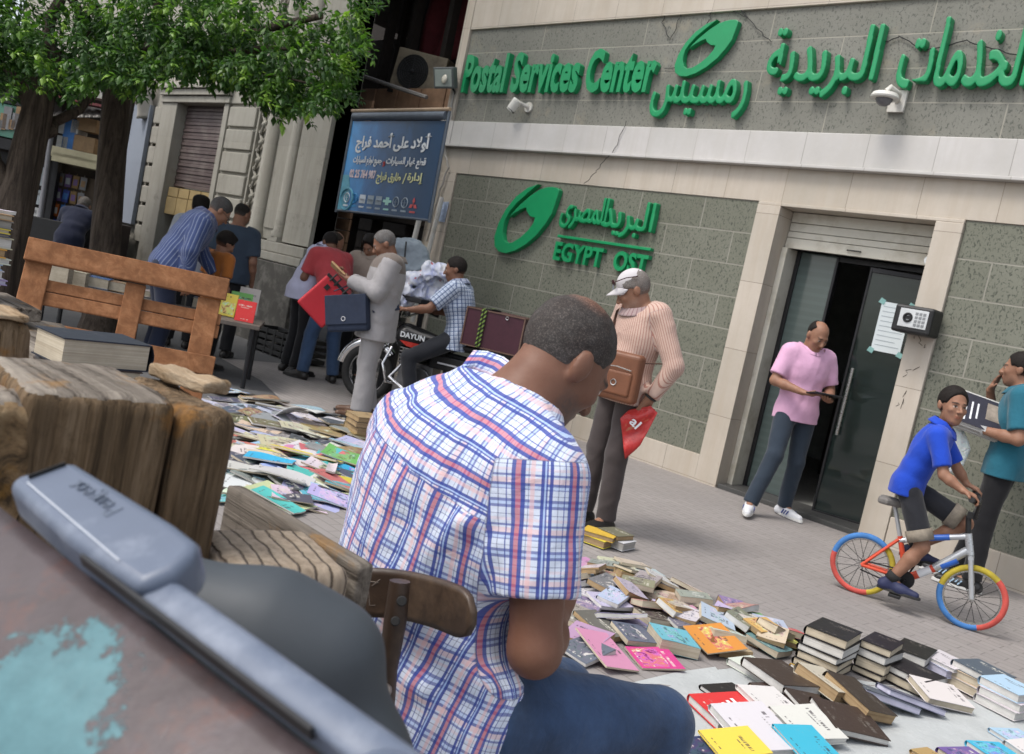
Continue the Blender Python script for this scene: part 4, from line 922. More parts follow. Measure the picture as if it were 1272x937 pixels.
# white pole and cables at the corner of the post office
po = thing('white_pole', 'slim white pole leaning at the corner between the blue board and the post office', 'pole', (-9.5, 7.5, 0))
b = MB(); b.tube([wallp(541, 190, 7.54), wallp(503, 345, 7.54), wallp(492, 400, 7.54)], .035, 10); b.build('shaft', m_white_paint, po, smooth=50)
b = MB(); b.tube([wallp(549, 245, 7.55), wallp(528, 330, 7.55), wallp(512, 400, 7.55)], .03, 8); b.build('strut', m_white_paint, po, smooth=50)
st = tag(MB().prism([(0, 0), (.13, 0), (.14, .26), (.01, .25)], wallp(544, 275, WY-.03), X, Z, .003).build('sticker', mat('pale_blue_sticker', (.35, .42, .55), .6, .4, 20)), 'small pale blue sticker peeling on the marble corner by the white pole', 'sticker')
def cable(name, label, pts, r=.008, m=m_wire):
    P_ = []
    for i in range(len(pts)-1):
        for j in range(6):
            f = j/6; a, c = Vector(pts[i]), Vector(pts[i+1]); P_.append(a.lerp(c, f)+Vector((.012*math.sin(i*5+f*9), 0, -.03*math.sin(math.pi*f)*(a-c).length)))
    P_.append(Vector(pts[-1])); return tag(MB().tube(P_, r, 5).build(name, m, smooth=60), label, 'cable')
W_ = WY-.02
cable('cable', 'pale cable running down the marble corner from the floodlight to the pole', [wallp(*p, WY-.05) for p in ((563, 110), (560, 150), (553, 190), (557, 208), (545, 240), (530, 300))], .012, mat('pale_cable', (.36, .34, .31), .7))
cable('cable', 'thin dark cable zigzagging down from the top band above the letters', [wallp(*p, W_) for p in ((832, 0), (823, 28), (833, 50), (845, 20), (852, 0))], .004)
cable('cable', 'thin dark cable looping from the top of the wall to the upper emblem', [wallp(*p, W_) for p in ((905, 0), (912, 14), (930, 22), (918, 8), (945, 40), (958, 52))], .004)
cable('cable', 'thin dark cable hanging from the top band behind the upper emblem', [wallp(*p, W_) for p in ((888, 0), (880, 28), (862, 50), (845, 83), (826, 85))], .004)
cable('cable', 'thin cable crack line falling over the white cornice to the lower sign', [wallp(*p, WY-.085) for p in ((778, 150), (764, 185), (748, 203), (740, 214), (725, 229))], .0035)
cable('cable', 'thin dark cable threading behind the long green Arabic headline', [wallp(*p, W_) for p in ((1100, 52), (1118, 45), (1150, 62), (1200, 50), (1240, 62), (1272, 70))], .005)
# floodlight and cameras
fl = thing('floodlight', 'square grey floodlight bracketed to the corner left of the word Postal', 'floodlight', wallp(563, 97, WY))
Tf = Matrix.Translation(wallp(552, 97, WY-.22)) @ Matrix.Scale(.85, 4) @ Matrix.Rotation(rad(22), 4, 'Z') @ Matrix.Rotation(rad(18), 4, 'X') @ Matrix.Rotation(rad(-6), 4, 'Y')
b = MB(); b.box((-.17, -.03, -.15), (.17, .10, .15), 0, Tf); b.box((-.10, .10, -.09), (.10, .16, .09), 0, Tf); b.build('housing', mat('grey_alloy', (.11, .12, .12), .5), fl, .012)
b = MB(); b.box((-.14, -.036, -.12), (.14, -.031, .12), 0, Tf); b.build('lens', mat('lamp_glass', (.36, .40, .37), .12, .1), fl, .004)
b = MB(); b.sphere(Tf @ Vector((.02, -.04, -.01)), (.05, .02, .06), 10); b.build('bulb', mat('lamp_reflector', (.66, .62, .52), .2), fl, smooth=60)
b = MB(); b.tube([Tf @ Vector((0, .12, 0)), wallp(566, 118, WY-.02), wallp(566, 130, WY+.0)], .015); b.build('bracket', m_metal_dk, fl)
c1 = thing('security_camera', 'white bullet security camera below the word Postal', 'camera', wallp(645, 130, WY))
p = wallp(640, 132, WY-.16); b = MB(); b.tube([p+Vector((-.05, -.02, -.06)), p+Vector((.03, .0, .07))], [.055, .06], 14); b.build('body', m_white_paint, c1, .01, smooth=40)
b = MB(); b.lathe([(.001, .002), (.04, .002), (.052, 0), (.058, -.02)], p+Vector((-.05, -.02, -.06)), Vector((-.5, -.2, -.85))); b.build('lens_cover', m_black, c1, smooth=40)
b = MB(); b.tube([p+Vector((.03, .02, .05)), p+Vector((.07, .10, .03)), p+Vector((.07, .155, .03))], .022); b.lathe([(.001, .0), (.06, .0), (.06, .02), (.001, .02)], p+Vector((.07, .158, .03)), (0, -1, 0)); b.build('mount', m_white_paint, c1, smooth=40)
c2 = thing('security_camera', 'white dome security camera on a wall arm under the long Arabic headline', 'camera', wallp(1110, 125, WY))
p = wallp(1099, 121, WY-.26); b = MB(); b.lathe([(.001, .05), (.03, .05), (.05, .045), (.10, .03), (.115, .0), (.11, -.012), (.07, -.015)], p, (0, 0, 1)); b.build('hood', m_white_paint, c2, smooth=40)
b = MB(); b.sphere(p+Vector((0, 0, -.015)), (.068, .068, .06), 14); b.build('dome', mat('smoked_dome', (.15, .15, .16), .15), c2, smooth=60)
q2 = wallp(1116, 127, WY); b = MB(); b.tube([p+Vector((0, 0, .05)), p+Vector((.02, .02, .09)), p+Vector((.06, .12, .06)), q2+Vector((0, -.03, .0))], .022, 10); b.box(q2+Vector((-.07, -.03, -.09)), q2+Vector((.07, -.002, .09))); b.build('wall_arm', m_white_paint, c2, smooth=40)
# black entry box on the casing
bx = thing('safe_box', 'black box with a white keypad face fixed to the right door casing', 'box', (-3.0, WY, 1.8))
p0 = wallp(1113, 393, WY-.24); x1 = wallp(1170, 396, WY-.04)
zc = p0.z-.005; b = MB(); b.box((p0.x-.02, WY-.25, zc-.11), (p0.x+.29, WY-.037, zc+.11)); b.build('body', m_black, bx, .02)
b = MB(); b.box((p0.x+.03, WY-.256, zc-.065), (p0.x+.255, WY-.251, zc+.08)); b.build('keypad_plate', mat('pale_plate', (.55, .57, .58), .4), bx, .003)
b = MB(); b.torus((p0.x+.10, WY-.258, zc+.01), (0, -1, 0), .030, .010, 20, 6); b.box((p0.x+.075, WY-.2595, zc-.003), (p0.x+.125, WY-.2565, zc+.025)); b.build('lock_dial', m_metal_dk, bx)
b = MB()
for i in range(3):
    for j in range(4): b.box((p0.x+.155+i*.030, WY-.259, zc-.05+j*.030), (p0.x+.177+i*.030, WY-.2565, zc-.03+j*.030))
b.build('keys', mat('grey_keys', (.22, .23, .24), .5), bx)
# ---------------------------------------------------------------- people
m_jeans = cloth_mat('blue_jeans', (.040, .072, .140), .85, var=.3); m_dkjeans = cloth_mat('dark_jeans', (.028, .040, .058), .85)
m_blackc = cloth_mat('black_cloth', (.012, .012, .014)); m_greyt = cloth_mat('brown_grey_trousers', (.058, .047, .046), .8, fold=.15)
m_shoe_b = mat('black_leather', (.018, .016, .015), .4, .15, 20); m_shoe_w = mat('white_trainer', (.62, .63, .66), .6, .05); m_sole_w = mat('white_sole', (.60, .60, .58), .7, .05); m_sole_d = mat('dark_sole', (.03, .03, .03), .8)
m_sandal = mat('brown_leather', (.09, .045, .025), .5)
def stand(px, py): p = ground(px, py); p.z = 0; return p
def under(px, py, D): p = at(px, py, D); p.z = 0; return p
PPL = {}
def strap(name, parent, pts, r, m, flat=3.0):
    b = MB(); b.tube(pts, r, 6, flat=flat); return b.build(name, m, parent, smooth=60, world=False)
# man in the pink polo, leaving the door
p = stand(958, 640)
PPL['pink'] = q = person('person', p, heading(p, 150), 'balding man in pink polo stepping out of the glass door reading a dark tablet', dict(
    pelvis=(0, 0, .93), head=(.01, .06, 1.555), kR=(.17, .12, .52), aR=(.30, .15, .10), tR=(.38, .29, .05), kL=(-.10, .02, .49), aL=(-.13, -.06, .085), tL=(-.17, .09, .03),
    eR=(.27, .02, 1.13), eL=(-.26, .0, 1.13), wR=(.13, .25, 1.09), wL=(-.10, .28, 1.07)), skin='tan', hairstyle='side', bald=(.02, .10), shirt=cloth_mat('pink_polo', (.62, .36, .52), .85, fold=.3), trousers=m_dkjeans, shoes=(m_shoe_w, m_sole_w), look=(-8, -26), loose=.85,
    hand_dir=((-.6, .7, 0), (.6, .7, 0)), palm=((0, 0, 1), (0, 0, 1)), curl=.35, seed=3, h=.0085, sc=.99)
for S in 'RL':
    z = q['shoe'+S]; vs = np.array([v.co for v in z.data.vertices]); c = vs.mean(0); ax = (q['K']['t'+S]-q['K']['a'+S]); ax.z = 0; ax.normalize()
    b = MB()
    for i in range(3):
        o_ = Vector(c)+ax*(.015+i*.028-.03)
        for sx in (-1, 1):
            sv = Vector((ax.y, -ax.x, 0))*sx; b.bar(o_+sv*.044+Vector((0, 0, .022))+ax*.01, o_+sv*.046-Vector((0, 0, .014))-ax*.008, .010, .006, ax)
    b.build('side_stripe', mat('blue_stripe', (.03, .05, .22), .6), z, world=False)
tb = thing('tablet', 'dark flat tablet held in both hands by the man in the pink polo', 'tablet', WM[q['root']] @ Vector((.0, .345, 1.105)), heading(p, 150))
b = MB(); b.cbox((0, 0, 0), (.26, .19, .012), Matrix.Rotation(rad(10), 3, 'X')); b.build('case', m_black, tb, .004, world=False)
b = MB(); b.cbox((0, -.001, .0072), (.235, .165, .001), Matrix.Rotation(rad(10), 3, 'X')); b.build('screen', mat('grey_screen', (.06, .065, .075), .2), tb, world=False)
# man in the cap
p = stand(738, 655)
m_cs = cloth_mat('cream_red_striped_shirt', (.5, .4, .35), .85, stripes(.0155, [(0, (.50, .36, .30)), (.60, (.33, .17, .135)), (.86, (.50, .36, .30))]), fold=.35)
PPL['cap'] = q = person('person', p, heading(p, -128), 'man in white cap and cream striped shirt looking down with a brown shoulder bag', dict(
    chest=(0, .01, 1.30), neck=(0, .02, 1.45), head=(.015, .09, 1.565), eL=(-.32, -.09, 1.15), wL=(-.24, -.02, .92), eR=(.29, .0, 1.14), wR=(.20, .19, 1.0), aL=(-.10, .0, .085), aR=(.11, .03, .085)),
    girth=.98, belly=.045, skin='tan', hair=(.16, .15, .14), hairstyle='short', beard=.25, sc=1.03, shirt=m_cs, sleeve='long', shirt_hem=-.12, trousers=m_greyt, shoes=(m_shoe_b, m_sole_d), look=(32, -34), curl=.7, seed=5, h=.008, loose=.9)
hw, HR, s = q['hw'], q['HR'], q['s']; m_cap = mat('grey_white_cotton', (.50, .48, .49), .85, .08, 12, .2, 300)
cv = Vol([Ell(hw((0, -.012, .052)), (.086, .106, .094), np.array(HR))], .006, .02); cv.add(Ell(hw((0, -.012, .052)), (.086, .106, .094), np.array(HR))); cv.cut(hw((0, 0, .052)), HR @ Vector((0, -.12, -1)))
CV, CF = cv.mesh(); cap, CV = skin_object('cap', CV, CF, m_cap, q['root'], 0)
b = MB(); b.grid(lambda u, v: hw(((u-.5)*.165*(1-.25*v*v), .085+v*.082*(1-((u-.5)*1.5)**2)-.20*(u-.5)**2, .062-.020*v-.14*(u-.5)**2)), 14, 8); b.build('peak', m_cap, cap, smooth=60, solid=.004, world=False)
b = MB(); b.torus(hw((.018, .108, .073)), HR @ Vector((0, .9, .35)), .016, .002, 20, 5); b.build('badge_ring', mat('blue_grey_thread', (.25, .28, .36), .8), cap, world=False)
b = MB()
for sx in (-1, 1): b.sphere(hw((.040*sx, .096, .098)), (.034, .008, .022), 12, 0, HR); b.tube([hw((.072*sx, .082, .100)), hw((.090*sx, .02, .098)), hw((.088*sx, -.05, .080))], .0035, 5)
b.tube([hw((-.012, .104, .10)), hw((.012, .104, .10))], .004, 5); b.build('sunglasses', mat('dark_red_lens', (.045, .012, .014), .15), cap, smooth=50, world=False)
b = MB(); w0 = q['K']['wL']; d_ = (w0-q['K']['eL']).normalized(); b.torus(w0-d_*.015, d_, .034, .008, 20, 6); b.build('watch', m_black, q['root'], world=False)
bagp = thing('shoulder_bag', 'brown leather shoulder bag at the hip of the man in the white cap', 'bag', WM[q['root']] @ Vector((-.17, .20, 1.03)), heading(p, -128)+rad(28))
m_brl = mat('brown_bag_leather', (.16, .062, .030), .5, .25, 6, .2, 90)
b = MB(); b.cbox((0, 0, 0), (.29, .095, .31)); b.build('pouch', m_brl, bagp, .03, world=False, segs=4)
b = MB(); b.cbox((0, .048, -.04), (.22, .03, .15)); b.build('front_pocket', m_brl, bagp, .014, world=False, segs=3)
b = MB(); b.tube([(-.10, .058, .05), (0, .066, .06), (.10, .058, .05)], .004, 6); b.torus((.0, .066, -.04), (0, 1, 0), .018, .003, 16, 5); b.build('zip', m_steel, bagp, world=False)
Lb = WM[bagp].inverted() @ WM[q['root']]; pts = [WM[bagp].inverted() @ (WM[bagp] @ Vector((-.13, -.01, .11)))]+[Lb @ Vector(v_) for v_ in ((-.27, -.06, 1.16), (-.17, -.20, 1.23), (.04, -.215, 1.36), (.15, -.13, 1.475), (.155, .0, 1.495), (.11, .115, 1.42), (.02, .19, 1.27))]+[Vector((.13, -.01, .11))]
b = MB(); b.tube(pts, .011, 6, flat=.4); b.build('strap', mat('dark_brown_strap', (.06, .03, .02), .6), bagp, smooth=60, world=False)
hp_ = WM[q['root']] @ (q['K']['wL']+Vector((0, .02, -.10)))
m_rb, t_, bs = newmat('red_printed_plastic'); k = NT(t_); v = k.coord('Object'); c = k.ramp(k.noise(v, 7, 4, .6, 1.0), [(.35, (.36, .015, .018)), (.6, (.52, .035, .03)), (.68, (.5, .20, .12))]); k.l(c, bs.inputs['Base Color']); bs.inputs['Roughness'].default_value = .3; k.bump(k.noise(v, 16, 3), .5, .02, bs)
rb = thing('plastic_bag', 'red printed plastic bag hanging crumpled from the capped man\'s hand', 'bag', hp_+CR*.03, (0, rad(34), heading(p, 0)))
b = MB(); b.grid(lambda u, v: ((u-.5)*(.06+.15*min(1, v*1.6)), -.02+.015*math.sin(u*9+v*4)*min(1, v*3), .05-.27*v-.08*(u-.5)*v*2), 18, 18); b.build('bag_front', m_rb, rb, smooth=80, solid=.004, world=False)
b = MB(); b.grid(lambda u, v: ((u-.5)*(.06+.14*min(1, v*1.6)), .045*math.sin(math.pi*u)*min(1, v*3)+.012*math.sin(u*14+v*7), .05-.26*v-.08*(u-.5)*v*2), 18, 18); b.build('bag_back', m_rb, rb, smooth=80, solid=.004, world=False)
b = MB(); write(b, 'al', Vector((-.05, -.046, -.12)), X, Z, .06, .06, .002, bold=.02); b.build('print', mat('white_print', (.7,)*3), rb, world=False)
# man in the pale suit with book and navy bag
p = stand(446, 519)
m_rob = cloth_mat('pale_lilac_grey_suit', (.27, .26, .265), .85, fold=.35); m_yoke = cloth_mat('taupe_yoke', (.14, .115, .10), .85)
PPL['robe'] = q = person('person', p, heading(p, -92), 'man in loose pale grey suit with taupe shoulders reading a small book', dict(
    head=(0, .07, 1.565), eL=(-.24, .06, 1.15), wL=(-.10, .33, 1.21), eR=(.24, .05, 1.15), wR=(.10, .32, 1.21), aL=(-.10, .0, .085), aR=(.12, -.05, .085), kL=(-.10, .02, .5)),
    girth=1.12, belly=.04, skin='brown', hair=(.10, .10, .10), hairstyle='buzz', shirt=m_rob, sleeve='long', shirt_hem=-.22, trousers=m_rob, shoes=(m_sandal, m_sole_d), look=(0, -32), loose=1.9, curl=.9, seed=8, wr=1.25, hand_dir=((-.5, .8, .3), (.5, .8, .3)), palm=((-.3, 0, 1), (.3, 0, 1)))
SV, SF, reg = q['shirt_data']; so_ = q['shirt']; so_.data.materials.append(m_yoke); fz = SV[SF].mean(1); zc_ = (fz-A_(q['K']['chest'])) @ A_(q['up'])
so_.data.polygons.foreach_set('material_index', ((zc_ > .055) & (reg == 0) | (zc_ > .075) & (np.abs((fz-A_(q['K']['chest'])) @ A_(q['side'])) < .19)).astype(np.int32)); q['collar'].data.materials[0] = m_yoke
bk = thing('small_book', 'small tan book held open by the man in the pale suit', 'book', WM[q['root']] @ Vector((0, .43, 1.27)), heading(p, -92))
b = MB(); b.cbox((-.055, 0, 0), (.11, .16, .012), Matrix.Rotation(rad(20), 3, 'Y') @ Matrix.Rotation(rad(35), 3, 'X')); b.cbox((.055, 0, 0), (.11, .16, .012), Matrix.Rotation(rad(-20), 3, 'Y') @ Matrix.Rotation(rad(35), 3, 'X')); b.build('cover', mat('tan_cover', (.38, .24, .12), .7), bk, world=False)
nb = thing('messenger_bag', 'navy messenger bag slung across the front of the man in the pale suit', 'bag', WM[q['root']] @ Vector((-.16, .27, .92)), heading(p, -92)+rad(62))
m_navy = mat('navy_canvas', (.014, .022, .045), .8, .15, 10, .2, 200)
Rn = Matrix.Rotation(rad(14), 3, 'Y')
b = MB(); b.cbox((0, 0, 0), (.40, .09, .32), Rn); b.build('pouch', m_navy, nb, .03, world=False, segs=3)
b = MB(); b.cbox(Rn @ Vector((0, .052, .03)), (.40, .014, .26), Rn); b.build('flap', m_navy, nb, .006, world=False)
b = MB(); b.torus(Rn @ Vector((.02, .061, -.05)), (0, 1, 0), .018, .004, 18, 5); b.build('round_badge', mat('silver_badge', (.5, .5, .52), .3), nb, world=False)
b = MB(); b.tube([(.19, -.02, .16), (.10, -.15, .25), (-.25, -.33, .25), (-.36, -.22, .12), (-.21, -.03, .06)], .016, 6, flat=.3); b.build_islands('strap', mat('navy_strap', (.014, .02, .04), .8), nb, smooth=60, world=False)
# red bag with black handles
pr_ = at(404, 374, 8.75); rbag = thing('flat_red_bag', 'flat red bag with black handles hanging between the red shirt and the pale suit', 'bag', pr_, heading(pr_, 178))
m_redb = mat('red_nylon', (.46, .020, .032), .55, .12, 4, .2, 20, .01); Rr = Matrix.Rotation(rad(-37), 3, 'Y')
b = MB(); b.cbox((0, 0, 0), (.34, .06, .40), Rr); b.build('body', m_redb, rbag, .02, world=False, segs=3)
b = MB(); b.cbox(Rr @ Vector((0, .0, .19)), (.345, .066, .03), Rr)
for sx in (-1, 1): b.tube([Rr @ Vector((.085*sx-.03, .035, .16)), Rr @ Vector((.085*sx-.03, .045, .25)), Rr @ Vector((.085*sx+.03, .045, .25)), Rr @ Vector((.085*sx+.03, .035, .16))], .010, 6); b.cbox(Rr @ Vector((.085*sx, .034, .10)), (.045, .012, .05), Rr)
b.build('handle', m_black, rbag, smooth=50, world=False)
# man in the red shirt, from behind
p = stand(392, 473); p = p+view_az(p)*.0
PPL['red'] = q = person('person', p, heading(p, -28), 'man in red T-shirt and blue jeans seen from behind leaning in', dict(
    pelvis=(0, -.05, .93), waist=(0, .0, 1.07), chest=(0, .13, 1.26), neck=(0, .22, 1.39), head=(.02, .31, 1.49), sR=(.19, .17, 1.35), sL=(-.19, .17, 1.35), eR=(.25, .22, 1.08), eL=(-.25, .22, 1.08), wR=(.18, .42, 1.02), wL=(-.18, .42, 1.02),
    kR=(.13, .03, .50), kL=(-.14, .03, .50), aR=(.17, -.04, .085), aL=(-.18, .0, .085), tR=(.22, .12, .03), tL=(-.25, .14, .03), hR=(.09, -.05, .9), hL=(-.09, -.05, .9)), girth=1.05, skin='brown', hairstyle='buzz', shirt=cloth_mat('faded_red_cotton', (.40, .055, .062), .85, fold=.3), trousers=m_jeans, shoes=(m_shoe_b, m_sole_d), look=(0, -25), seed=11, collar=False, loose=1.2)
# white shirted man facing him
p = under(385, 330, 10.2)
PPL['white'] = person('person', p, heading(p, 62), 'balding man in pale lavender shirt behind the man in red', dict(
    pelvis=(0, -.05, .93), chest=(0, .10, 1.27), neck=(0, .17, 1.41), head=(.0, .25, 1.51), sR=(.19, .12, 1.37), sL=(-.19, .12, 1.37), eR=(.25, .14, 1.09), eL=(-.25, .14, 1.09), wR=(.2, .36, 1.0), wL=(-.2, .36, 1.0)), girth=1.05, skin='tan', hairstyle='side', hair=(.03, .025, .02), bald=(.02, .11), shirt=cloth_mat('pale_lavender_shirt', (.46, .46, .60), .85, fold=.3), sleeve='long', trousers=m_blackc, shoes=(m_shoe_b, m_sole_d), look=(0, -30), seed=12)
p = under(458, 330, 10.6)
PPL['beige'] = person('person', p, heading(p, 200), 'dark haired person in beige top half hidden behind the pale suited man', dict(head=(0, .05, 1.56), eR=(.25, .03, 1.1), wR=(.15, .25, 1.0)), skin='tan', hairstyle='thick', shirt=cloth_mat('beige_top', (.36, .29, .24), .85), trousers=m_blackc, shoes=(m_shoe_b, m_sole_d), look=(10, -35), seed=13)
# boy on the bicycle is placed with it; man in teal
p = stand(1203, 731)
m_teal = cloth_mat('teal_polo', (.018, .115, .165), .85, fold=.3)
PPL['teal'] = q = person('person', p, heading(p, -82), 'young man in teal polo hugging newspapers with a hand at his face', dict(
    pelvis=(0, -.03, .94), waist=(0, -.03, 1.08), chest=(0, -.03, 1.30), neck=(.0, -.02, 1.46), head=(.0, .04, 1.595), sR=(.19, -.02, 1.415), sL=(-.19, -.04, 1.415), hR=(.09, -.02, .92), hL=(-.09, -.02, .92), eR=(.24, .17, 1.22), wR=(.07, .20, 1.42), eL=(-.27, -.10, 1.13), wL=(-.20, .16, 1.14),
    kR=(.10, .04, .50), kL=(-.10, .0, .50), aR=(.11, .13, .085), tR=(.13, .29, .03), aL=(-.11, -.02, .085), tL=(-.13, .14, .03)), girth=1.0, skin='tan', hairstyle='short', beard=.35, shirt=m_teal, trousers=m_blackc, shoes=(m_black, m_sole_w), look=(0, -3),
    hand_dir=((-.25, -.35, 1), (.3, 1, .0)), palm=((-.2, -1, 0), (.2, 0, 1)), curl=(.25, .8), seed=14, h=.0085)
b = MB(); w0 = q['K']['wL']; d_ = (w0-q['K']['eL']).normalized(); b.torus(w0-d_*.03, d_, .033, .007, 20, 6); b.cbox(w0-d_*.03+Vector((-.03, 0, .012)), (.014, .04, .036)); b.build('watch', [mat('watch_steel', (.5, .5, .5), .3)], q['root'], world=False)
nps = thing('newspaper_bundle', 'thick folded bundle of newspapers under the arm of the man in teal', 'newspaper', WM[q['root']] @ Vector((-.16, .20, 1.23)), heading(p, -82))
Rw = Matrix.Rotation(rad(14), 3, 'Z') @ Matrix.Rotation(rad(-52), 3, 'Y') @ Matrix.Rotation(rad(14), 3, 'X')
b = MB()
for i in range(8): b.cbox(Rw @ Vector((.008*math.sin(i*2.1), .006*math.cos(i*3.3), -.045+i*.0115)), (.27, .36, .0085), Rw)
b.build('sheets', mat('newsprint', (.50, .49, .47), .9, .08), nps, world=False)
b = MB(); b.cbox(Rw @ Vector((0, .01, .0405)), (.262, .335, .002), Rw); b.build('front_page', mat('dark_front_page', (.025, .025, .04), .7, .3, 12), nps, world=False)
b = MB()
for i in range(3): b.cbox(Rw @ Vector((-.02+.01*i, .10-.04*i, .0425)), (.17-.02*i, .012, .001), Rw)
b.cbox(Rw @ Vector((.03, -.09, .0425)), (.14, .10, .001), Rw, 1); b.build('headline', [mat('white_print', (.7,)*3), mat('photo_print', (.26, .22, .18), .7, .5, 14)], nps, world=False)
m_pb, t_, bs = newmat('white_thin_plastic'); k = NT(t_); v = k.coord('Object'); k.l(k.ramp(k.noise(v, 5, 4), [(.3, (.55, .56, .54)), (.7, (.68, .69, .67))]), bs.inputs['Base Color']); bs.inputs['Roughness'].default_value = .35; bs.inputs['Subsurface Weight'].default_value = .2; k.bump(k.noise(v, 22, 4, .6, 1.5), .7, .02, bs)
wb = thing('plastic_bag', 'white plastic carrier bag hanging from the hand of the man in teal', 'bag', WM[q['root']] @ Vector((-.17, .34, 1.13)), heading(p, -82))
b = MB()
def bagf(u, v):
    a = 2*math.pi*u; wv = min(1, v*2.2); r_ = (.02+.115*wv**.7)*(1-.35*max(0, v-.8)*5*.4); f_ = 1+.10*math.sin(a*5+v*6)*(1-v*.5)
    return (r_*.42*math.cos(a)*f_, r_*1.15*math.sin(a)*f_+.03*v, .02-.36*v)
b.grid(bagf, 36, 20); b.build('bag_body', m_pb, wb, smooth=80, solid=.003, world=False)
b = MB(); b.tube([(0, -.02, .0), (0, -.01, .05), (0, .02, .0)], .006, 6); b.build('handle', m_pb, wb, world=False)
for S in 'RL':
    z = q['shoe'+S]; vs = np.array([v.co for v in z.data.vertices]); c = Vector(vs.mean(0)); b = MB()
    for i in range(3): b.bar(c+Vector((-.045, -.01+i*.026, .02)), c+Vector((-.047, .012+i*.026, -.014)), .009, .006, (0, 1, 0))
    b.build('side_stripe', mat('pale_blue_stripe', (.35, .5, .65), .6), z, world=False)
# striped shirt man bending behind the pallet, and those round him
p = under(219, 350, 8.85)
m_bs = cloth_mat('blue_white_striped_shirt', (.1, .14, .3), .85, stripes(.034, [(0, (.040, .060, .150)), (.42, (.075, .105, .21)), (.64, (.26, .29, .38)), (.73, (.040, .060, .150))]), fold=.35)
PPL['striped'] = q = person('person', p, heading(p, 78), 'grey haired man in blue striped shirt and glasses bending over the books', dict(
    pelvis=(0, -.10, .98), waist=(0, -.05, 1.12), chest=(0, .08, 1.34), neck=(0, .18, 1.48), head=(.0, .28, 1.565), sR=(.20, .10, 1.43), sL=(-.20, .10, 1.43), hR=(.09, -.15, .95), hL=(-.09, -.15, .95), eR=(.27, .02, 1.15), eL=(-.26, .25, 1.13), wR=(.25, .04, .88), wL=(-.2, .4, .95),
    kR=(.10, -.06, .5), kL=(-.10, -.06, .5), aR=(.10, -.12, .085), aL=(-.10, -.12, .085), tR=(.12, .03, .03), tL=(-.12, .03, .03)), girth=1.15, belly=.05, sc=1.04, skin='tan', hair=(.05, .05, .05), hairstyle='short', shirt=m_bs, sleeve='long', shirt_hem=-.16, trousers=cloth_mat('navy_trousers', (.02, .026, .05)), shoes=(m_shoe_b, m_sole_d), look=(0, -38), seed=15, loose=1.5)
hw, HR = q['hw'], q['HR']; b = MB()
for sx in (-1, 1): b.torus(hw((.033*sx, .108, .004)), HR @ Vector((0, 1, 0)), .022, .0028, 18, 5); b.tube([hw((.055*sx, .104, .008)), hw((.080*sx, .06, .012)), hw((.080*sx, -.02, .008))], .0028, 5)
b.tube([hw((-.01, .114, .006)), hw((.01, .114, .006))], .0025, 5); b.build('glasses', m_black, q['root'], smooth=50, world=False)
p = under(287, 330, 10.3)
PPL['navy'] = person('person', p, heading(p, 12), 'man in dark slate T-shirt seen from behind beyond the orange shirted boy', dict(wR=(.24, .08, .86), head=(.01, .05, 1.6)), girth=1.1, skin='tan', hairstyle='side', hair=(.02, .018, .016), shirt=cloth_mat('slate_tee', (.042, .060, .088), .85), trousers=m_blackc, shoes=(m_shoe_b, m_sole_d), look=(30, -20), seed=16, collar=False, loose=1.2)
p = under(273, 330, 9.3)
PPL['orange'] = person('person', p, heading(p, 55), 'dark haired boy in orange T-shirt in front of the man in slate', dict(), sc=.80, head_k=1.15, skin='tan', hairstyle='thick', shirt=cloth_mat('orange_tee', (.34, .115, .025), .85), trousers=m_blackc, shoes=(m_shoe_b, m_sole_d), look=(10, -25), seed=17, collar=False)
p = under(236, 330, 10.4)
PPL['behind'] = person('person', p, heading(p, 5), 'dark haired person in light grey top mostly hidden behind the striped shirt', dict(), skin='tan', hairstyle='thick', shirt=cloth_mat('light_grey_top', (.36, .38, .42), .85), trousers=m_blackc, shoes=(m_shoe_b, m_sole_d), seed=18)
p = under(89, 300, 12.9)
PPL['stall'] = person('person', p, heading(p, 20), 'grey haired man in navy shirt bending at the bookstall left of the trunk', dict(pelvis=(0, -.1, .85), waist=(0, -.05, .97), chest=(0, .1, 1.12), neck=(0, .18, 1.23), head=(0, .25, 1.31), sR=(.19, .13, 1.19), sL=(-.19, .13, 1.19), eR=(.25, .2, .95), eL=(-.25, .2, .95), wR=(.2, .38, .9), wL=(-.2, .38, .9), hR=(.09, -.1, .82), hL=(-.09, -.1, .82)), skin='tan', hair=(.10, .095, .09), hairstyle='short', shirt=cloth_mat('navy_shirt', (.014, .018, .04), .85), trousers=m_blackc, shoes=(m_shoe_b, m_sole_d), look=(0, -30), seed=19)
p = under(112, 300, 13.2)
PPL['stall2'] = person('person', p, heading(p, -80), 'person in black with bent head facing left beside the tree trunk', dict(pelvis=(0, 0, .62), waist=(0, .02, .75), chest=(0, .06, .93), neck=(0, .1, 1.05), head=(0, .17, 1.14), sR=(.18, .06, 1.0), sL=(-.18, .06, 1.0), eR=(.23, .12, .76), eL=(-.23, .12, .76), wR=(.12, .32, .74), wL=(-.12, .32, .74), hR=(.09, 0, .6), hL=(-.09, 0, .6), kR=(.12, .40, .55), kL=(-.12, .40, .55), aR=(.12, .38, .085), aL=(-.12, .38, .085), tR=(.13, .52, .03), tL=(-.13, .52, .03)), skin='light', hairstyle='short', shirt=m_blackc, trousers=m_blackc, shoes=(m_shoe_b, m_sole_d), look=(0, -35), seed=20)
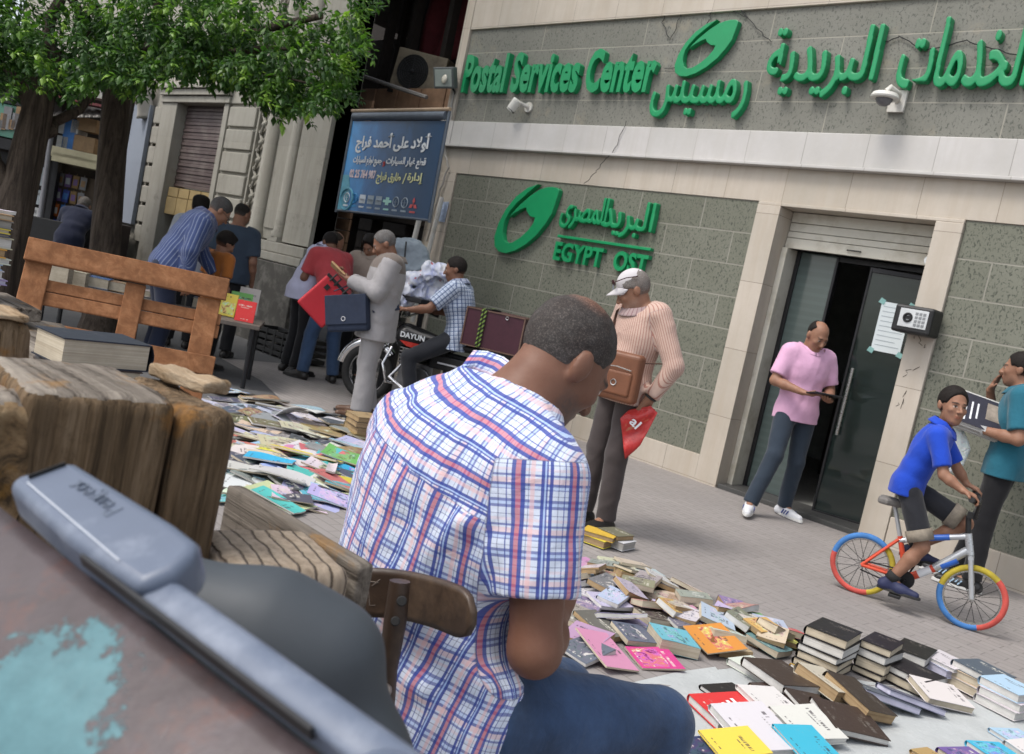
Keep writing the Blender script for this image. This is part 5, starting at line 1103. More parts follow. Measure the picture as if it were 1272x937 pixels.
# ---------------------------------------------------------------- the seated man in the foreground
def rough_wood(name, c1, c2, axis=2, grain=60, dark=(.024, .017, .011), bumpd=.007, ochre=None, patch=True):
    m, t, b = newmat(name); k = NT(t); st = [1, 1, 1]; st[axis] = .06; v = k.coord('Object', scale=tuple(st)); vo = k.coord('Object')
    n = k.noise(v, grain, 6, .7, .6); c = k.ramp(n, [(.36, dark), (.47, c1), (.66, c2)])
    n2 = k.noise(v, grain*.22, 5, .7); c = k.mix(k.ramp(n2, [(.35, .75), (.6, 0.)]), c, tuple(q*.45 for q in c1))
    if ochre: c = k.mix(k.ramp(k.noise(vo, 9, 6, .7), [(.56, 0.), (.66, .8)]), c, ochre)
    if patch: c = k.mix(k.ramp(k.noise(vo, 26, 5, .75), [(.55, 0.), (.72, .6)]), c, tuple(q*.4 for q in c1))
    k.l(c, b.inputs['Base Color']); b.inputs['Roughness'].default_value = .85; b.inputs['Specular IOR Level'].default_value = .2
    k.bump(k.math('MULTIPLY_ADD', n, 1.0, k.math('MULTIPLY', n2, 1.5)), .9, bumpd, b); return m
hp = at(578, 850, 1.73); hloc = Vector((hp.x, hp.y, 0)); hyaw = heading(hloc, 50)
Hinv = (Matrix.Translation(hloc) @ Matrix.Rotation(hyaw, 4, 'Z')).inverted()
def HL(px, py, D): return tuple(Hinv @ at(px-9, py, D))
HJ = dict(pelvis=HL(556, 872, 1.75), waist=HL(526, 752, 1.77), chest=HL(572, 615, 1.76), neck=HL(648, 492, 1.73), head=HL(707, 452, 1.76), sR=HL(684, 594, 1.60), sL=HL(517, 538, 1.90), eR=HL(673, 808, 1.575), wR=HL(699, 762, 1.83),
          eL=HL(570, 745, 2.05), wL=HL(600, 700, 2.22), hR=HL(606, 890, 1.68), hL=HL(552, 872, 1.84), kR=HL(824, 900, 1.89), kL=HL(705, 860, 2.16))
kr, kl = Vector(HJ['kR']), Vector(HJ['kL'])
HJ.update(aR=(kr.x+.02, kr.y-.05, .085), aL=(kl.x, kl.y-.05, .085), tR=(kr.x+.04, kr.y+.12, .03), tL=(kl.x-.02, kl.y+.12, .03))
_pl_base = (.60, .66, .78); _bl, _nv, _rd, _lb, _pk = (.040, .065, .30), (.02, .025, .13), (.48, .085, .12), (.36, .50, .78), (.76, .46, .44)
m_plaid = cloth_mat('white_blue_red_plaid', (.6, .6, .6), .85, plaid(.083, _pl_base,
    [(.00, .085, _rd, .72), (.085, .15, _bl, .88), (.215, .235, _bl, .8), (.33, .35, _nv, .45), (.44, .50, _bl, .92), (.53, .56, _bl, .85), (.59, .65, _bl, .92), (.56, .59, _lb, .8), (.76, .84, _pk, .55), (.86, .875, _nv, .5), (.925, 1.0, _bl, .92)],
    [(.0, .10, _pk, .5), (.10, .155, _bl, .78), (.155, .21, _lb, .5), (.21, .235, _bl, .6), (.34, .352, _nv, .6), (.42, .48, _bl, .72), (.48, .54, _lb, .6), (.54, .60, _bl, .72), (.72, .735, _nv, .6), (.80, .86, _pk, .3), (.92, .965, _bl, .7)]), fold=.35)
def hero_shirt(v, K, P):
    # long soft folds: from the armpit down the side, across the small of the back, at the waist
    s_, u_, f_ = K['sR'], P['up'], P['fwd']; sd = P['side']
    for i, (a, b, r) in enumerate(((K['sR']-u_*.12-f_*.05, K['waist']+sd*.11-f_*.05, .012), (K['sR']-u_*.10-f_*.11-sd*.05, K['waist']+sd*.02-f_*.12, .010), (K['waist']-f_*.13-sd*.14, K['pelvis']+sd*.1-f_*.14+u_*.08, .014),
                                   (K['waist']-f_*.12-sd*.05-u_*.02, K['pelvis']+sd*.16-f_*.06+u_*.10, .013), (K['waist']+sd*.12-f_*.02, K['pelvis']+sd*.18+f_*.02+u_*.06, .015), (K['sL']-u_*.1-f_*.1+sd*.03, K['waist']-sd*.12-f_*.10, .010))): v.add(Cone(a, b, r, r*.7), .03)
    v.add(Cone(K['waist'].lerp(K['chest'], .3)-f_*.02, K['pelvis']-f_*.02, .125, .14, sd, 1.3), .05)
    v.add(Cone(HL(618, 466, 1.79), HL(525, 530, 1.88), .042, .058), .05)
    v.wrinkle(.0075, 17, 3, (1, 1, .75)); v.wrinkle(.0065, 40, 9, (1, 1, .6)); v.wrinkle(.0026, 95, 4, (1, 1, .5))
def hero_yoke(V, K, P):
    q_ = V-A_(K['chest']); x_ = q_ @ A_(P['side']); return q_ @ A_(P['up'])-.070+.08*np.abs(x_)+.24*x_
PPL['hero'] = q = person('person', hloc, hyaw, 'seated man in white blue and red plaid shirt with his back to the camera', HJ, girth=1.17, gw=.98, gl=1.12, belly=.0, slv_r=.92, slv_f=.66, head_k=.96, uvrot=rad(10), hem_n=Vector((0, .50, -1)), skin=(.185, .090, .058), hair=(.028, .026, .025), hairstyle='buzz', beard=.75, shirt=m_plaid, sleeve='short', shirt_hem=Vector((0, -.06, -.13)),
    trousers=cloth_mat('indigo_denim', (.032, .060, .122), .85, var=.6, fold=.3), shoes=(m_shoe_b, m_sole_d), look=(4, -34), h=.0065, cloth_h=.0055, loose=1.1, seed=21, hooks=dict(shirt=hero_shirt, yoke=hero_yoke), hand_dir=((-.25, .3, 1), (.1, .3, 1)), palm=((-1, 0, 0), (1, 0, 0)), collar=False)
# greying, thinning crown: skin shows between the hairs
ho = q['hair']; V = np.array([v.co for v in ho.data.vertices]); hl_ = (V-np.array(q['K']['head'])) @ np.array(q['HR'])
at_ = ho.data.color_attributes['tone']; c = np.zeros((len(V), 4), np.float32); base = np.array((.040, .036, .034)); rs = np.random.RandomState(5)
crown = np.exp(-(((hl_-np.array((.016, -.050, .116)))/np.array((.042, .045, .04)))**2).sum(1)); side_ = np.clip((.035-hl_[:, 2])*14, 0, 1)*np.clip((hl_[:, 1]+.10)*9, 0, 1)
jit = rs.rand(len(V)); mix = np.clip(crown*1.5-.45+.5*jit*crown, 0, .9); g = np.clip(side_*.6*(.4+jit)+.12*jit, 0, 1)
c[:, :3] = base*(1-g[:, None])+np.array((.16, .15, .145))*g[:, None]; c[:, :3] = c[:, :3]*(1-mix[:, None])+np.array((.15, .085, .062))*mix[:, None]; c[:, 3] = 1; at_.data.foreach_set('color', c.ravel())
# shirt collar, yoke seam, sleeve cuff
K, up, fwd, side = q['K'], q['up'], q['fwd'], q['side']
from mathutils.kdtree import KDTree
from mathutils.bvhtree import BVHTree
def tree_of(o): return BVHTree.FromPolygons([v.co for v in o.data.vertices], [p.vertices for p in o.data.polygons])
_sh, _bo = tree_of(q['shirt']), tree_of(q['body']); eye = Hinv @ CAMP
def on_man(px, py, lift, fall):
    d = (Vector(HL(px, py, 2))-eye).normalized(); hs_ = [h_ for h_ in (_sh.ray_cast(eye, d), _bo.ray_cast(eye, d)) if h_[0] is not None]
    if not hs_: return Vector(HL(px, py, fall))
    h_ = min(hs_, key=lambda t_: t_[3]); return h_[0]+h_[1]*lift
lower = [(575, 458), (591, 453), (612, 463), (636, 478), (660, 499), (682, 524), (699, 550), (708, 575)]; upper = [(598, 436), (612, 433), (634, 438), (658, 454), (678, 478), (693, 505), (703, 530), (712, 560)]
def chain(pts, lift, fall): 
    p_ = [on_man(x_, y_, lift, f_) for (x_, y_), f_ in zip(pts, fall)]
    for _ in range(2): p_ = [p_[0]]+[p_[i-1]*.25+p_[i]*.5+p_[i+1]*.25 for i in range(1, len(p_)-1)]+[p_[-1]]
    return p_
fd = [1.80, 1.78, 1.75, 1.72, 1.69, 1.66, 1.63, 1.62]; lo_, up_c = chain(lower, .007, fd), chain(upper, .012, [f+.01 for f in fd])
def strip(u, v):
    x = u*(len(lo_)-1); i = min(len(lo_)-2, int(x)); f = x-i; a_, c_ = lo_[i].lerp(lo_[i+1], f), up_c[i].lerp(up_c[i+1], f); return a_.lerp(c_, v)+(eye-a_).normalized()*(.006*math.sin(math.pi*v))
cb = MB(); cb.grid(strip, 28, 6); col_ = cb.build('collar', m_plaid, q['root'], smooth=80, solid=.004, world=False); uvl = col_.data.uv_layers.new(name='cloth')
for nm_ in ('sleeve', 'yoke'): at3 = col_.data.attributes.new(nm_, 'FLOAT', 'POINT'); at3.data.foreach_set('value', [-1.]*len(col_.data.vertices))
for lp in col_.data.loops: uvl.data[lp.index].uv = (lp.vertex_index % 7*.0072+.062, lp.vertex_index//7/28*.22)
# stitched trouser seam and pocket line on the right thigh
m_stitch = mat('pale_denim_thread', (.20, .19, .20), .8); TM = [v.co for v in q['trousers'].data.vertices]
def surf_line(o, pts, off=.002):
    bv = BVHTree.FromPolygons([v.co for v in o.data.vertices], [p.vertices for p in o.data.polygons]); out = []
    for i in range(len(pts)-1):
        for j in range(10):
            p_ = Vector(pts[i]).lerp(Vector(pts[i+1]), j/10); d0 = (p_-(Hinv @ CAMP)).normalized(); hit = bv.ray_cast(Hinv @ CAMP, d0)
            if hit[0] is not None: out.append(hit[0]+hit[1]*off)
    return out
for pts in ([HL(600, 858, 1.6), HL(690, 866, 1.62), HL(790, 872, 1.7)], [HL(575, 905, 1.6), HL(652, 914, 1.6)], [HL(623, 838, 1.6), HL(629, 855, 1.6)]):
    l_ = surf_line(q['trousers'], pts, .0012)
    if len(l_) > 3: b = MB(); b.tube(l_, .0011, 4); b.build('stitching', m_stitch, q['trousers'], world=False)
# ---------------------------------------------------------------- his old wooden chair
ch = thing('chair', 'old dark wooden chair with a curved scratched back rest under the man in plaid', 'chair', hloc, hyaw)
m_chw = mat('dark_worn_wood', (.040, .025, .017), .45, .35, 7, .25, 40, dirt=((.085, .055, .035), 9))
seat_z = min((Hinv @ at(590, 937, 1.7)).z, .52); sz = Vector(HJ['pelvis']).z-.135
cz = Vector(HJ['pelvis'])
b = MB(); b.prism([(.20*math.cos(a)*(1+.06*math.cos(2*a)), .19*math.sin(a)) for a in [2*math.pi*i/28 for i in range(28)]], (cz.x, cz.y+.06, sz-.03), X, Y_, .03); b.build('seat', m_chw, ch, .008, world=False)
for sx, sy in ((-1, 1), (1, 1), (-1, -1), (1, -1)): b = MB(); b.tube([(cz.x+.15*sx, cz.y+.06+.14*sy, sz-.02), (cz.x+.18*sx, cz.y+.06+.18*sy, 0)], [.018, .014], 8); b.build('leg', m_chw, ch, smooth=50, world=False)
cTL, cTR, cBR, cBL = at(420, 702, 1.60), at(592, 730, 1.46), at(588, 792, 1.46), at(425, 762, 1.60)
midp = (cTL+cBR)/2
def plate(u, v, o=0.0):
    p_ = cTL.lerp(cTR, u).lerp(cBL.lerp(cBR, u), v); d = (p_-CAMP).normalized(); d.z = 0; return p_+d*(.055*(1-(2*u-1)**2)+o-.03)
bb_ = MB(); nn = 30
prof = lambda u: (.0 if u < .88 else .5*(1-math.sqrt(max(0, 1-((u-.88)/.12)**2)))*.75)
bb_.grid(lambda u, v: plate(u, prof(u)+(1-2*prof(u))*v), nn, 8); bp_ = bb_.build('back_rest', m_chw, ch, smooth=60, solid=.012)
pt_ = lambda px, py, D: at(px, py, D)
b = MB(); b.tube([pt_(497, 722, 1.475), pt_(491, 770, 1.475), pt_(482, 830, 1.50), pt_(478, 905, 1.53), pt_(478, 990, 1.60)], [.017, .019, .016, .014, .014], 10, flat=1.0); b.build('back_post', m_chw, ch, smooth=60)
b = MB(); ax = (CAMP-pt_(497, 740, 1.46)).normalized()
for (px, py, r_) in ((499, 747, .0065), (491, 772, .006)): b.lathe([(.0005, .002), (r_, .002), (r_*1.3, 0)], pt_(px, py, 1.455), ax, 14)
b.build('screw_hole', m_dark, ch)
b = MB(); b.lathe([(.0005, .004), (.009, .0035), (.0115, 0), (.0115, -.01)], pt_(478, 858, 1.485), ax, 18); b.lathe([(.0005, .003), (.004, .003), (.006, 0)], pt_(482, 880, 1.50), ax, 12); b.build('bolt_head', mat('worn_steel', (.34, .29, .25), .4, .2, 30, .2, metal=.6), ch, smooth=50)
sm = mat('scratch', (.16, .13, .11), .8); bv_ = BVHTree.FromPolygons([tuple(WM[ch] @ v.co) for v in bp_.data.vertices], [p.vertices for p in bp_.data.polygons])
def scratch(pts):
    out = []
    for px, py in pts:
        d = ray(px, py).normalized(); hit = bv_.ray_cast(CAMP, d)
        if hit[0] is not None: out.append(hit[0]-d*.0068)
    return out
b = MB()
for pts in (((538, 748), (540, 766)), ((538, 748), (547, 747)), ((551, 768), (556, 756), (563, 767)), ((545, 770), (552, 772)), ((458, 735), (459, 752), (466, 752)), ((458, 722), (470, 724), (462, 728), (472, 720)), ((568, 780), (576, 784))):
    l_ = scratch(pts)
    if len(l_) > 1: b.tube(l_, .0009, 4)
b.build('scratch_mark', sm, ch)
# ---------------------------------------------------------------- weathered cart of timbers, with books on its shelf
def timber(name, o, u, v, w_, su, sv, sw, m, parent, amp=.006, seed=0, n=26, rd=.02, fine=0.0, top=None):
    """a worn block: o corner, axes u, v, w of lengths su, sv, sw, with eroded faces and rounded edges"""
    bm = bmesh.new(); bmesh.ops.create_cube(bm, size=2); bmesh.ops.subdivide_edges(bm, edges=bm.edges[:], cuts=n, use_grid_fill=True); rs = Vector((seed*7.1, seed*3.3, seed*1.7))
    hs = Vector((su/2, sv/2, sw/2)); u, v, w_ = Vector(u), Vector(v), Vector(w_)
    for vt in bm.verts:
        q_ = Vector((vt.co.x*hs.x, vt.co.y*hs.y, vt.co.z*hs.z)); e = Vector([max(-(h_-rd), min(h_-rd, c_)) for c_, h_ in zip(q_, hs)]); d = q_-e
        if d.length > 1e-6: q_ = e+d.normalized()*rd
        nz = noise.noise(Vector((q_.x*7, q_.y*7, q_.z*5))+rs)*amp*.8+noise.noise(Vector((q_.x*75, q_.y*75, q_.z*4))+rs)*amp*.28+noise.noise(Vector((q_.x*28, q_.y*28, q_.z*3))+rs)*amp*.22+noise.noise(q_*30+rs)*fine
        q_ = q_+(d.normalized() if d.length > 1e-6 else Vector())*nz; vt.co = Vector(o)+u*(q_.x+hs.x)+v*(q_.y+hs.y)+w_*(q_.z+hs.z)
    me = bpy.data.meshes.new(name); bm.to_mesh(me); bm.free(); 
    ob = link(name, me, m, parent, True); me.polygons.foreach_set('use_smooth', [True]*len(me.polygons))
    if top: me.materials.append(top); me.polygons.foreach_set('material_index', [1 if p.normal.z > .75 else 0 for p in me.polygons])
    return ob
m_tim = rough_wood('weathered_timber', (.150, .100, .056), (.265, .19, .12), 2, 80, ochre=(.26, .125, .035)); m_tim_top = rough_wood('weathered_timber_top', (.17, .145, .12), (.30, .265, .22), 0, 40, ochre=(.26, .15, .06))
m_ply = None
m_pale = rough_wood('fresh_splinter', (.36, .26, .16), (.52, .42, .30), 0, 40, dark=(.16, .10, .05))
cart = thing('timber_cart', 'weathered cart of thick cracked timber posts and planks in the left foreground', 'cart', (at(150, 600, 1.15).x, at(150, 600, 1.15).y, 0))
def axes(a, b_):
    u = (b_-a); u.z = 0; u.normalize(); return u, Vector((-u.y, u.x, 0))
pA, pB = at(32, 488, 1.0), at(258, 502, 1.13); zt = 1.205; pA.z = pB.z = zt; u, v = axes(pA, pB); L = (pB-pA).length
o = Vector((pA.x, pA.y, .62)); p1 = timber('post', o, u, v, Z, L-.036, .235, zt-.62, m_tim, cart, .005, 1, 56, .016, 0, m_tim_top)
o2 = o+u*(L-.030); timber('post', o2-v*.004, u, v, Z, .072, .22, zt-.63, m_tim, cart, .006, 2, 40, .018, 0, m_tim)
o3 = o+u*(L*.70)+v*.0+Z*(zt-.62-.004); a_ = ground(186, 462, zt); b_ = ground(256, 487, zt); timber('splinter', a_-Z*.006-(b_-a_).cross(Z).normalized()*-.005, (b_-a_).normalized(), -(b_-a_).cross(Z).normalized(), Z, (b_-a_).length, .045, .020, m_pale, cart, .005, 3, 20, .006, .006)
# left post with rotten face, and a further one
pC, pD = at(-70, 470, .95), at(58, 500, 1.02); pC.z = pD.z = zt-.01; u2, v2 = axes(pC, pD); timber('post', Vector((pC.x, pC.y, .62)), u2, v2, Z, (pD-pC).length, .2, zt-.64, rough_wood('rotten_timber', (.21, .135, .07), (.36, .26, .15), 0, 24, ochre=(.26, .135, .03)), cart, .008, 4, 44, .022, .009, m_tim_top)
pE, pF = at(-50, 392, 1.35), at(42, 410, 1.42); pE.z = pF.z = at(42, 402, 1.42).z; u3, v3 = axes(pE, pF); timber('post', Vector((pE.x, pE.y, .7)), u3, v3, Z, (pF-pE).length, .12, pE.z-.7, m_tim, cart, .006, 5, 26, .02, .004)
timber('splinter', Vector((pE.x, pE.y, pE.z))-v3*.005+u3*.01, u3, v3, Z, (pF-pE).length-.02, .10, .010, m_pale, cart, .004, 6, 16, .004, .004)
# layered beam end and the side board of the trough
gA, gB = at(288, 694, 1.12), at(440, 722, 1.22); zz_ = (gA.z+gB.z)/2; gA.z = gB.z = zz_; u4, v4 = axes(gA, gB)
mm, t_, bs = newmat('layered_beam_end'); k = NT(t_); vv = k.coord('Object', rot=(0, 0, -math.atan2(u4.y, u4.x))); sp = k.n('SeparateXYZ'); k.l(vv, sp.inputs[0]); nz = k.noise(k.coord('Object'), 16, 4)
w1 = k.math('FRACT', k.math('MULTIPLY_ADD', sp.outputs[0], 46, k.math('MULTIPLY', nz, .9))); f1 = k.ramp(w1, [(.0, 0.), (.10, 1.), (.86, 1.), (1., 0.)]); n2 = k.noise(k.coord('Object', scale=(1, 1, .2)), 70, 5, .7)
cc = k.mix(f1, (.055, .035, .022), k.ramp(n2, [(.3, (.19, .145, .10)), (.7, (.37, .30, .225))])); k.l(cc, bs.inputs['Base Color']); bs.inputs['Roughness'].default_value = .85; k.bump(k.math('MULTIPLY_ADD', n2, .5, f1), .8, .004, bs)
timber('beam', Vector((gA.x, gA.y, .60)), u4, v4, Z, (gB-gA).length, .17, zz_-.60, mm, cart, .003, 7, 30, .022)
bA, bB = at(282, 600, 1.52), at(446, 702, 1.26); zb = bB.z; bA.z = bB.z; du = (bB-bA).normalized(); timber('side_board', bA-Z*.16-du.cross(Z)*.0, du, -du.cross(Z), Z, (bB-bA).length, .028, .16, m_tim_top, cart, .002, 8, 20, .006)
timber('side_board', at(286, 612, 1.62)-Z*.25, du, -du.cross(Z), Z, .22, .02, .20, m_tim, cart, .002, 9, 10, .004)
sh0, sh1 = at(-60, 440, 1.95), at(190, 478, 2.2); shz = at(110, 473, 2.0).z; sh0.z = sh1.z = shz; u5, v5 = axes(sh0, sh1)
timber('shelf_board', sh0-Z*.035-u5*.05-v5*.10, u5, v5, Z, (sh1-sh0).length*.98, .95, .03, m_tim_top, cart, .002, 10, 16, .006)
for i, (fu, fv) in enumerate(((.05, .8), (.9, .8))): b = MB(); c_ = sh0+u5*((sh1-sh0).length*fu)+v5*fv; b.cbox((c_.x, c_.y, (shz-.04)/2), (.07, .07, shz-.04)); b.build('leg', m_tim, cart, .005)
for c_ in (o+u*.12+v*.1, Vector((gA.x, gA.y, 0))+u4*.08+v4*.08): b = MB(); b.cbox((c_.x, c_.y, .315), (.14, .14, .63)); b.build('leg', m_tim, cart, .01)
# ---------------------------------------------------------------- rusty metal body, grey plastic rail with raised end, dark hump
m_rust, t_, bs = newmat('rust_brown_paint'); k = NT(t_); v_ = k.coord('Object'); base = k.ramp(k.noise(v_, 9, 7, .7), [(.3, (.042, .030, .030)), (.55, (.070, .053, .055)), (.75, (.115, .095, .105))])
rustn = k.noise(v_, 15, 7, .75); base = k.mix(k.ramp(rustn, [(.55, 0.), (.68, .6)]), base, (.13, .052, .034))
gc = Vector(at(40, 900, .42)); dist_ = k.n('VectorMath', operation='DISTANCE'); k.l(v_, dist_.inputs[0]); dist_.inputs[1].default_value = gc
pn_ = k.math('MULTIPLY_ADD', k.noise(v_, 34, 7, .75),   .15, dist_.outputs['Value']); fac = k.ramp(pn_, [(.098, 1.), (.104, 0.)]); fac.node.name = 'peel'; tq = k.ramp(k.noise(v_, 30, 6, .7), [(.3, (.045, .125, .145)), (.7, (.085, .205, .23))])
sp2 = k.ramp(k.noise(v_, 20, 6, .7), [(.66, 0.), (.69, .55)]); base = k.mix(sp2, base, (.13, .16, .14))
c = k.mix(fac, base, tq); k.l(c, bs.inputs['Base Color']); bs.inputs['Roughness'].default_value = .42; bs.inputs['Specular IOR Level'].default_value = .5; k.bump(k.math('MULTIPLY_ADD', fac, .8, k.noise(v_, 60, 5)), .4, .002, bs)
rA, rB = at(60, 640, .66), at(566, 1012, .43); ru = (rB-rA).normalized(); vd = (ray(300, 760)).normalized(); rn = (-vd*.75+Z*.65); rn = (rn-ru*rn.dot(ru)).normalized(); rw = ru.cross(rn).normalized()
if (CR.dot(rw)) < 0: rw = -rw
rust = thing('rusty_metal_body', 'rounded rust brown metal body with peeling turquoise paint in the lower left corner', 'metal body', (rA.x, rA.y, 0))
def rb_(uu, vv): # from the rail's near edge, rolling down towards the camera
    p = rA.lerp(rB, -.5+1.9*uu)-rw*.012; a = vv*rad(105); R_ = .22
    return p-rw*(R_*math.sin(a)*.95)-rn*(R_*(1-math.cos(a)))-rn*.012
b = MB(); b.grid(rb_, 50, 30); sh_ = b.build('shell', m_rust, rust, smooth=80, solid=.004)
from mathutils.bvhtree import BVHTree
_hit = BVHTree.FromPolygons([WM[rust] @ v_.co for v_ in sh_.data.vertices], [p_.vertices for p_ in sh_.data.polygons])
def shell_at(px, py): h_ = _hit.ray_cast(CAMP, ray(px, py).normalized()); return h_[0] if h_[0] is not None else at(px, py, .45)
p1_, p2_, p3_ = shell_at(30, 900), shell_at(130, 915), shell_at(2, 800); dist_.inputs[1].default_value = WM[rust].inverted() @ p1_; rad_ = (p2_-p1_).length; thr_ = .076
rk_ = [n_ for n_ in m_rust.node_tree.nodes if n_.name == 'peel'][0]; rk_.color_ramp.elements[0].position = rad_*1.0+thr_; rk_.color_ramp.elements[1].position = rad_*1.0+thr_+.004
b = MB(); lg = rA.lerp(rB, .1)-rw*.15-rn*.16; b.tube([(lg.x, lg.y, lg.z), (lg.x, lg.y, 0)], .03, 10); lg = rA.lerp(rB, .9)-rw*.15-rn*.16; b.tube([(lg.x, lg.y, lg.z), (lg.x, lg.y, 0)], .03, 10); b.build('support', m_metal_dk, rust)
m_rail = mat('blue_grey_plastic', (.105, .130, .182), .42, .14, 6, .12, 60, .001, dirt=((.22, .25, .31), 8), spec=.5)
rail = thing('plastic_rail', 'long blue grey plastic rail with a raised embossed end lying along the rusty body', 'rail', (rA.x, rA.y, rA.z))
def rp(x, y, z): return rA+ru*x+rw*y+rn*z
RL_ = (rB-rA).length
b = MB(); sec = [(-.010, -.010), (-.010, .002), (-.006, .005), (.008, .006), (.012, .004), (.015, .0), (.017, -.014)]
def rail_s(x, f): return [rp(x, y, z+f) for y, z in sec]
xs = [.135, .16, .2, .3, RL_*.8, RL_+.1]; rows = [rail_s(x, 0) for x in xs]; b.add([p for r_ in rows for p in r_], [[i*7+j, i*7+j+1, (i+1)*7+j+1, (i+1)*7+j] for i in range(len(xs)-1) for j in range(6)]+[[j for j in range(7)]]); b.build('bar', m_rail, rail, .0015, smooth=50)
b = MB(); hd = [(-.045, -.006), (-.048, .004), (-.040, .034), (-.030, .040), (.100, .042), (.130, .040), (.140, .034), (.147, .012), (.142, -.010), (.06, -.012)]
b.prism(hd, rp(0, 0, -.02), ru, rw if ru.cross(rw).dot(rn) > 0 else rw, .034 if ru.cross(rw).dot(rn) > 0 else -.034); b.build('raised_end', m_rail, rail, .008, smooth=50, segs=4)
zt_ = .0142
b = MB(); b.bar(rp(-.034, .006, zt_), rp(-.030, .032, zt_), .006, .0012, rn); b.build('slot', m_dark, rail)
b = MB(); b.tube([rp(-.03, .003, zt_), rp(.11, -.004, zt_)], .0008, 4); b.build('edge_groove', mat('pale_scuff', (.42, .45, .50), .5), rail)
b = MB(); write(b, 'Peugeot', rp(.058, .033, zt_-.0006), -ru, -rw, .060, .017, .0011, bold=-.012); b.build('embossed_lettering', mat('dark_emboss', (.115, .14, .185), .45), rail)
b = MB(); b.bar(rp(.075, -.0125, .004), rp(RL_*.78, -.0125, .004), .008, .003, rn); b.build('black_strip', m_black, rail)
b = MB(); bl = at(500, 985, .44); b.sphere(bl, (.030, .018, .014), 20, 0, rot_to(rn, ru)); b.build('corner_cap', m_rail, rail, smooth=80)
hump = thing('vinyl_hump', 'smooth dark grey rubbery hump bulging behind the blue grey rail', 'cover', (at(380, 800, .8).x, at(380, 800, .8).y, 0))
hv = [(Cone(at(215, 752, .80), at(335, 788, .80), .044, .050), .05), (Cone(at(335, 788, .80), at(404, 814, .80), .050, .043), .03), (Cone(at(404, 824, .80), at(428, 905, .80), .041, .035), .04), (Cone(at(330, 860, .80), at(430, 1000, .82), .06, .045), .05), (Cone(at(440, 960, .80), at(520, 1150, .86), .05, .05), .04)]
vv = Vol([x for x, _ in hv], .004)
for x, k_ in hv: vv.add(x, k_)
HV, HF = vv.mesh(); ob, HV = skin_object('hump_skin', HV, HF, mat('dark_grey_vinyl', (.045, .054, .064), .62, .15, 5, .08, 90, .001, spec=.45), None, 2)
ob.parent = hump; ob.data.transform(WM[hump].inverted()); ob.name = 'skin'
b = MB(); q_ = at(470, 1000, .82); b.tube([(q_.x, q_.y, q_.z), (q_.x, q_.y, 0)], .03, 10); b.build('post', m_metal_dk, hump)
# ---------------------------------------------------------------- upright slatted panel of orange wood
m_or = rough_wood('orange_brown_wood', (.26, .115, .052), (.36, .175, .085), 0, 22, dark=(.21, .092, .042), bumpd=.002, patch=False); 
pw = thing('slatted_panel', 'upright orange brown slatted wooden panel like a pallet side behind the timbers', 'pallet', (at(150, 420, 4).x, at(150, 420, 4).y, 0))
TL, TR = at(38, 296, 3.85), at(284, 348, 4.1); pu = (TR-TL).normalized(); BRp = at(243, 474, 3.98); pv = (TR-BRp); pv = (pv-pu*pv.dot(pu)).normalized(); pn = pu.cross(pv).normalized()
WD = (TR-TL).length
def pp(u, v, d=0): return TL+pu*u-pv*v+pn*d
def plank(nm, u0, u1, v0, v1, d0, d1): 
    b = MB(); vs = [pp(u, v, d) for d in (d0, d1) for v in (v0, v1) for u in (u0, u1)]; b.add(vs, [(0, 1, 3, 2), (4, 6, 7, 5), (0, 4, 5, 1), (2, 3, 7, 6), (0, 2, 6, 4), (1, 5, 7, 3)]); return b.build(nm, m_or, pw, .004)
plank('top_plank', -.005, WD+.005, .0, .098, .0, .022)
for u0, u1 in ((0, .40), (.40, WD)): plank('plank', u0+.09 if u0 == 0 else u0+.06, u1+.0, .155, .205, .0-.03, .012-.03); plank('plank', u0+.09 if u0 == 0 else u0+.06, u1, .208, .265, -.030, -.016)
plank('plank', .03, .47, .335, .40, -.03, -.014); plank('plank', .38, WD+.01, .355, .44, .0, .02); plank('plank', .05, WD-.03, .53, .60, -.03, -.014)
plank('post', .0, .10, .075, 1.30, -.022, -.001); plank('post', .395, .475, .10, 1.25, -.022, -.001); plank('post', WD-.11, WD-.015, .10, 1.22, -.022, -.001)
# ---------------------------------------------------------------- boy on the small bicycle
def wheel(parent, c, axle, R, tyre_cols, tr=.02, spokes=20, hub=.02, rimm=None, name='wheel'):
    c, axle = Vector(c), Vector(axle).normalized(); Q = rot_to(axle)
    b = MB(); b.torus(c, axle, R-tr*1.9, .010, 40, 6, flat=1.2); w_ = b.build(name, rimm or m_steel, parent, smooth=50, world=False)
    b = MB(); k = len(tyre_cols)
    for i in range(k): b.torus(c, axle, R-tr, tr, max(6, 48//k), 10, 2*math.pi*i/k+.9, 2*math.pi*(i+1)/k+.9, mi=i)
    b.build('tyre', tyre_cols, w_, smooth=60, world=False)
    b = MB()
    for i in range(spokes):
        a = 2*math.pi*i/spokes; s_ = 1 if i % 2 else -1
        b.tube([c+axle*(.022*s_)+Q @ Vector((hub*math.cos(a+.5*s_), hub*math.sin(a+.5*s_), 0)), c+Q @ Vector(((R-tr*2)*math.cos(a), (R-tr*2)*math.sin(a), 0))], .0016, 4)
    b.build('spokes', m_metal_dk, w_, world=False)
    b = MB(); b.tube([c-axle*.04, c+axle*.04], hub*.9, 12); b.build('hub', m_steel, w_, smooth=40, world=False); return w_
rw_, fw_ = ground(1062, 737), ground(1197, 781); md = (rw_+fw_)/2; byaw = math.atan2(-(fw_-rw_).x, (fw_-rw_).y); wb_ = (fw_-rw_).length
bike = thing('bicycle', 'small child\'s bicycle with blue yellow and red tyres and an orange and silver frame', 'bicycle', (md.x, md.y, 0), byaw)
R_ = .195; yr, yf = -wb_/2, wb_/2
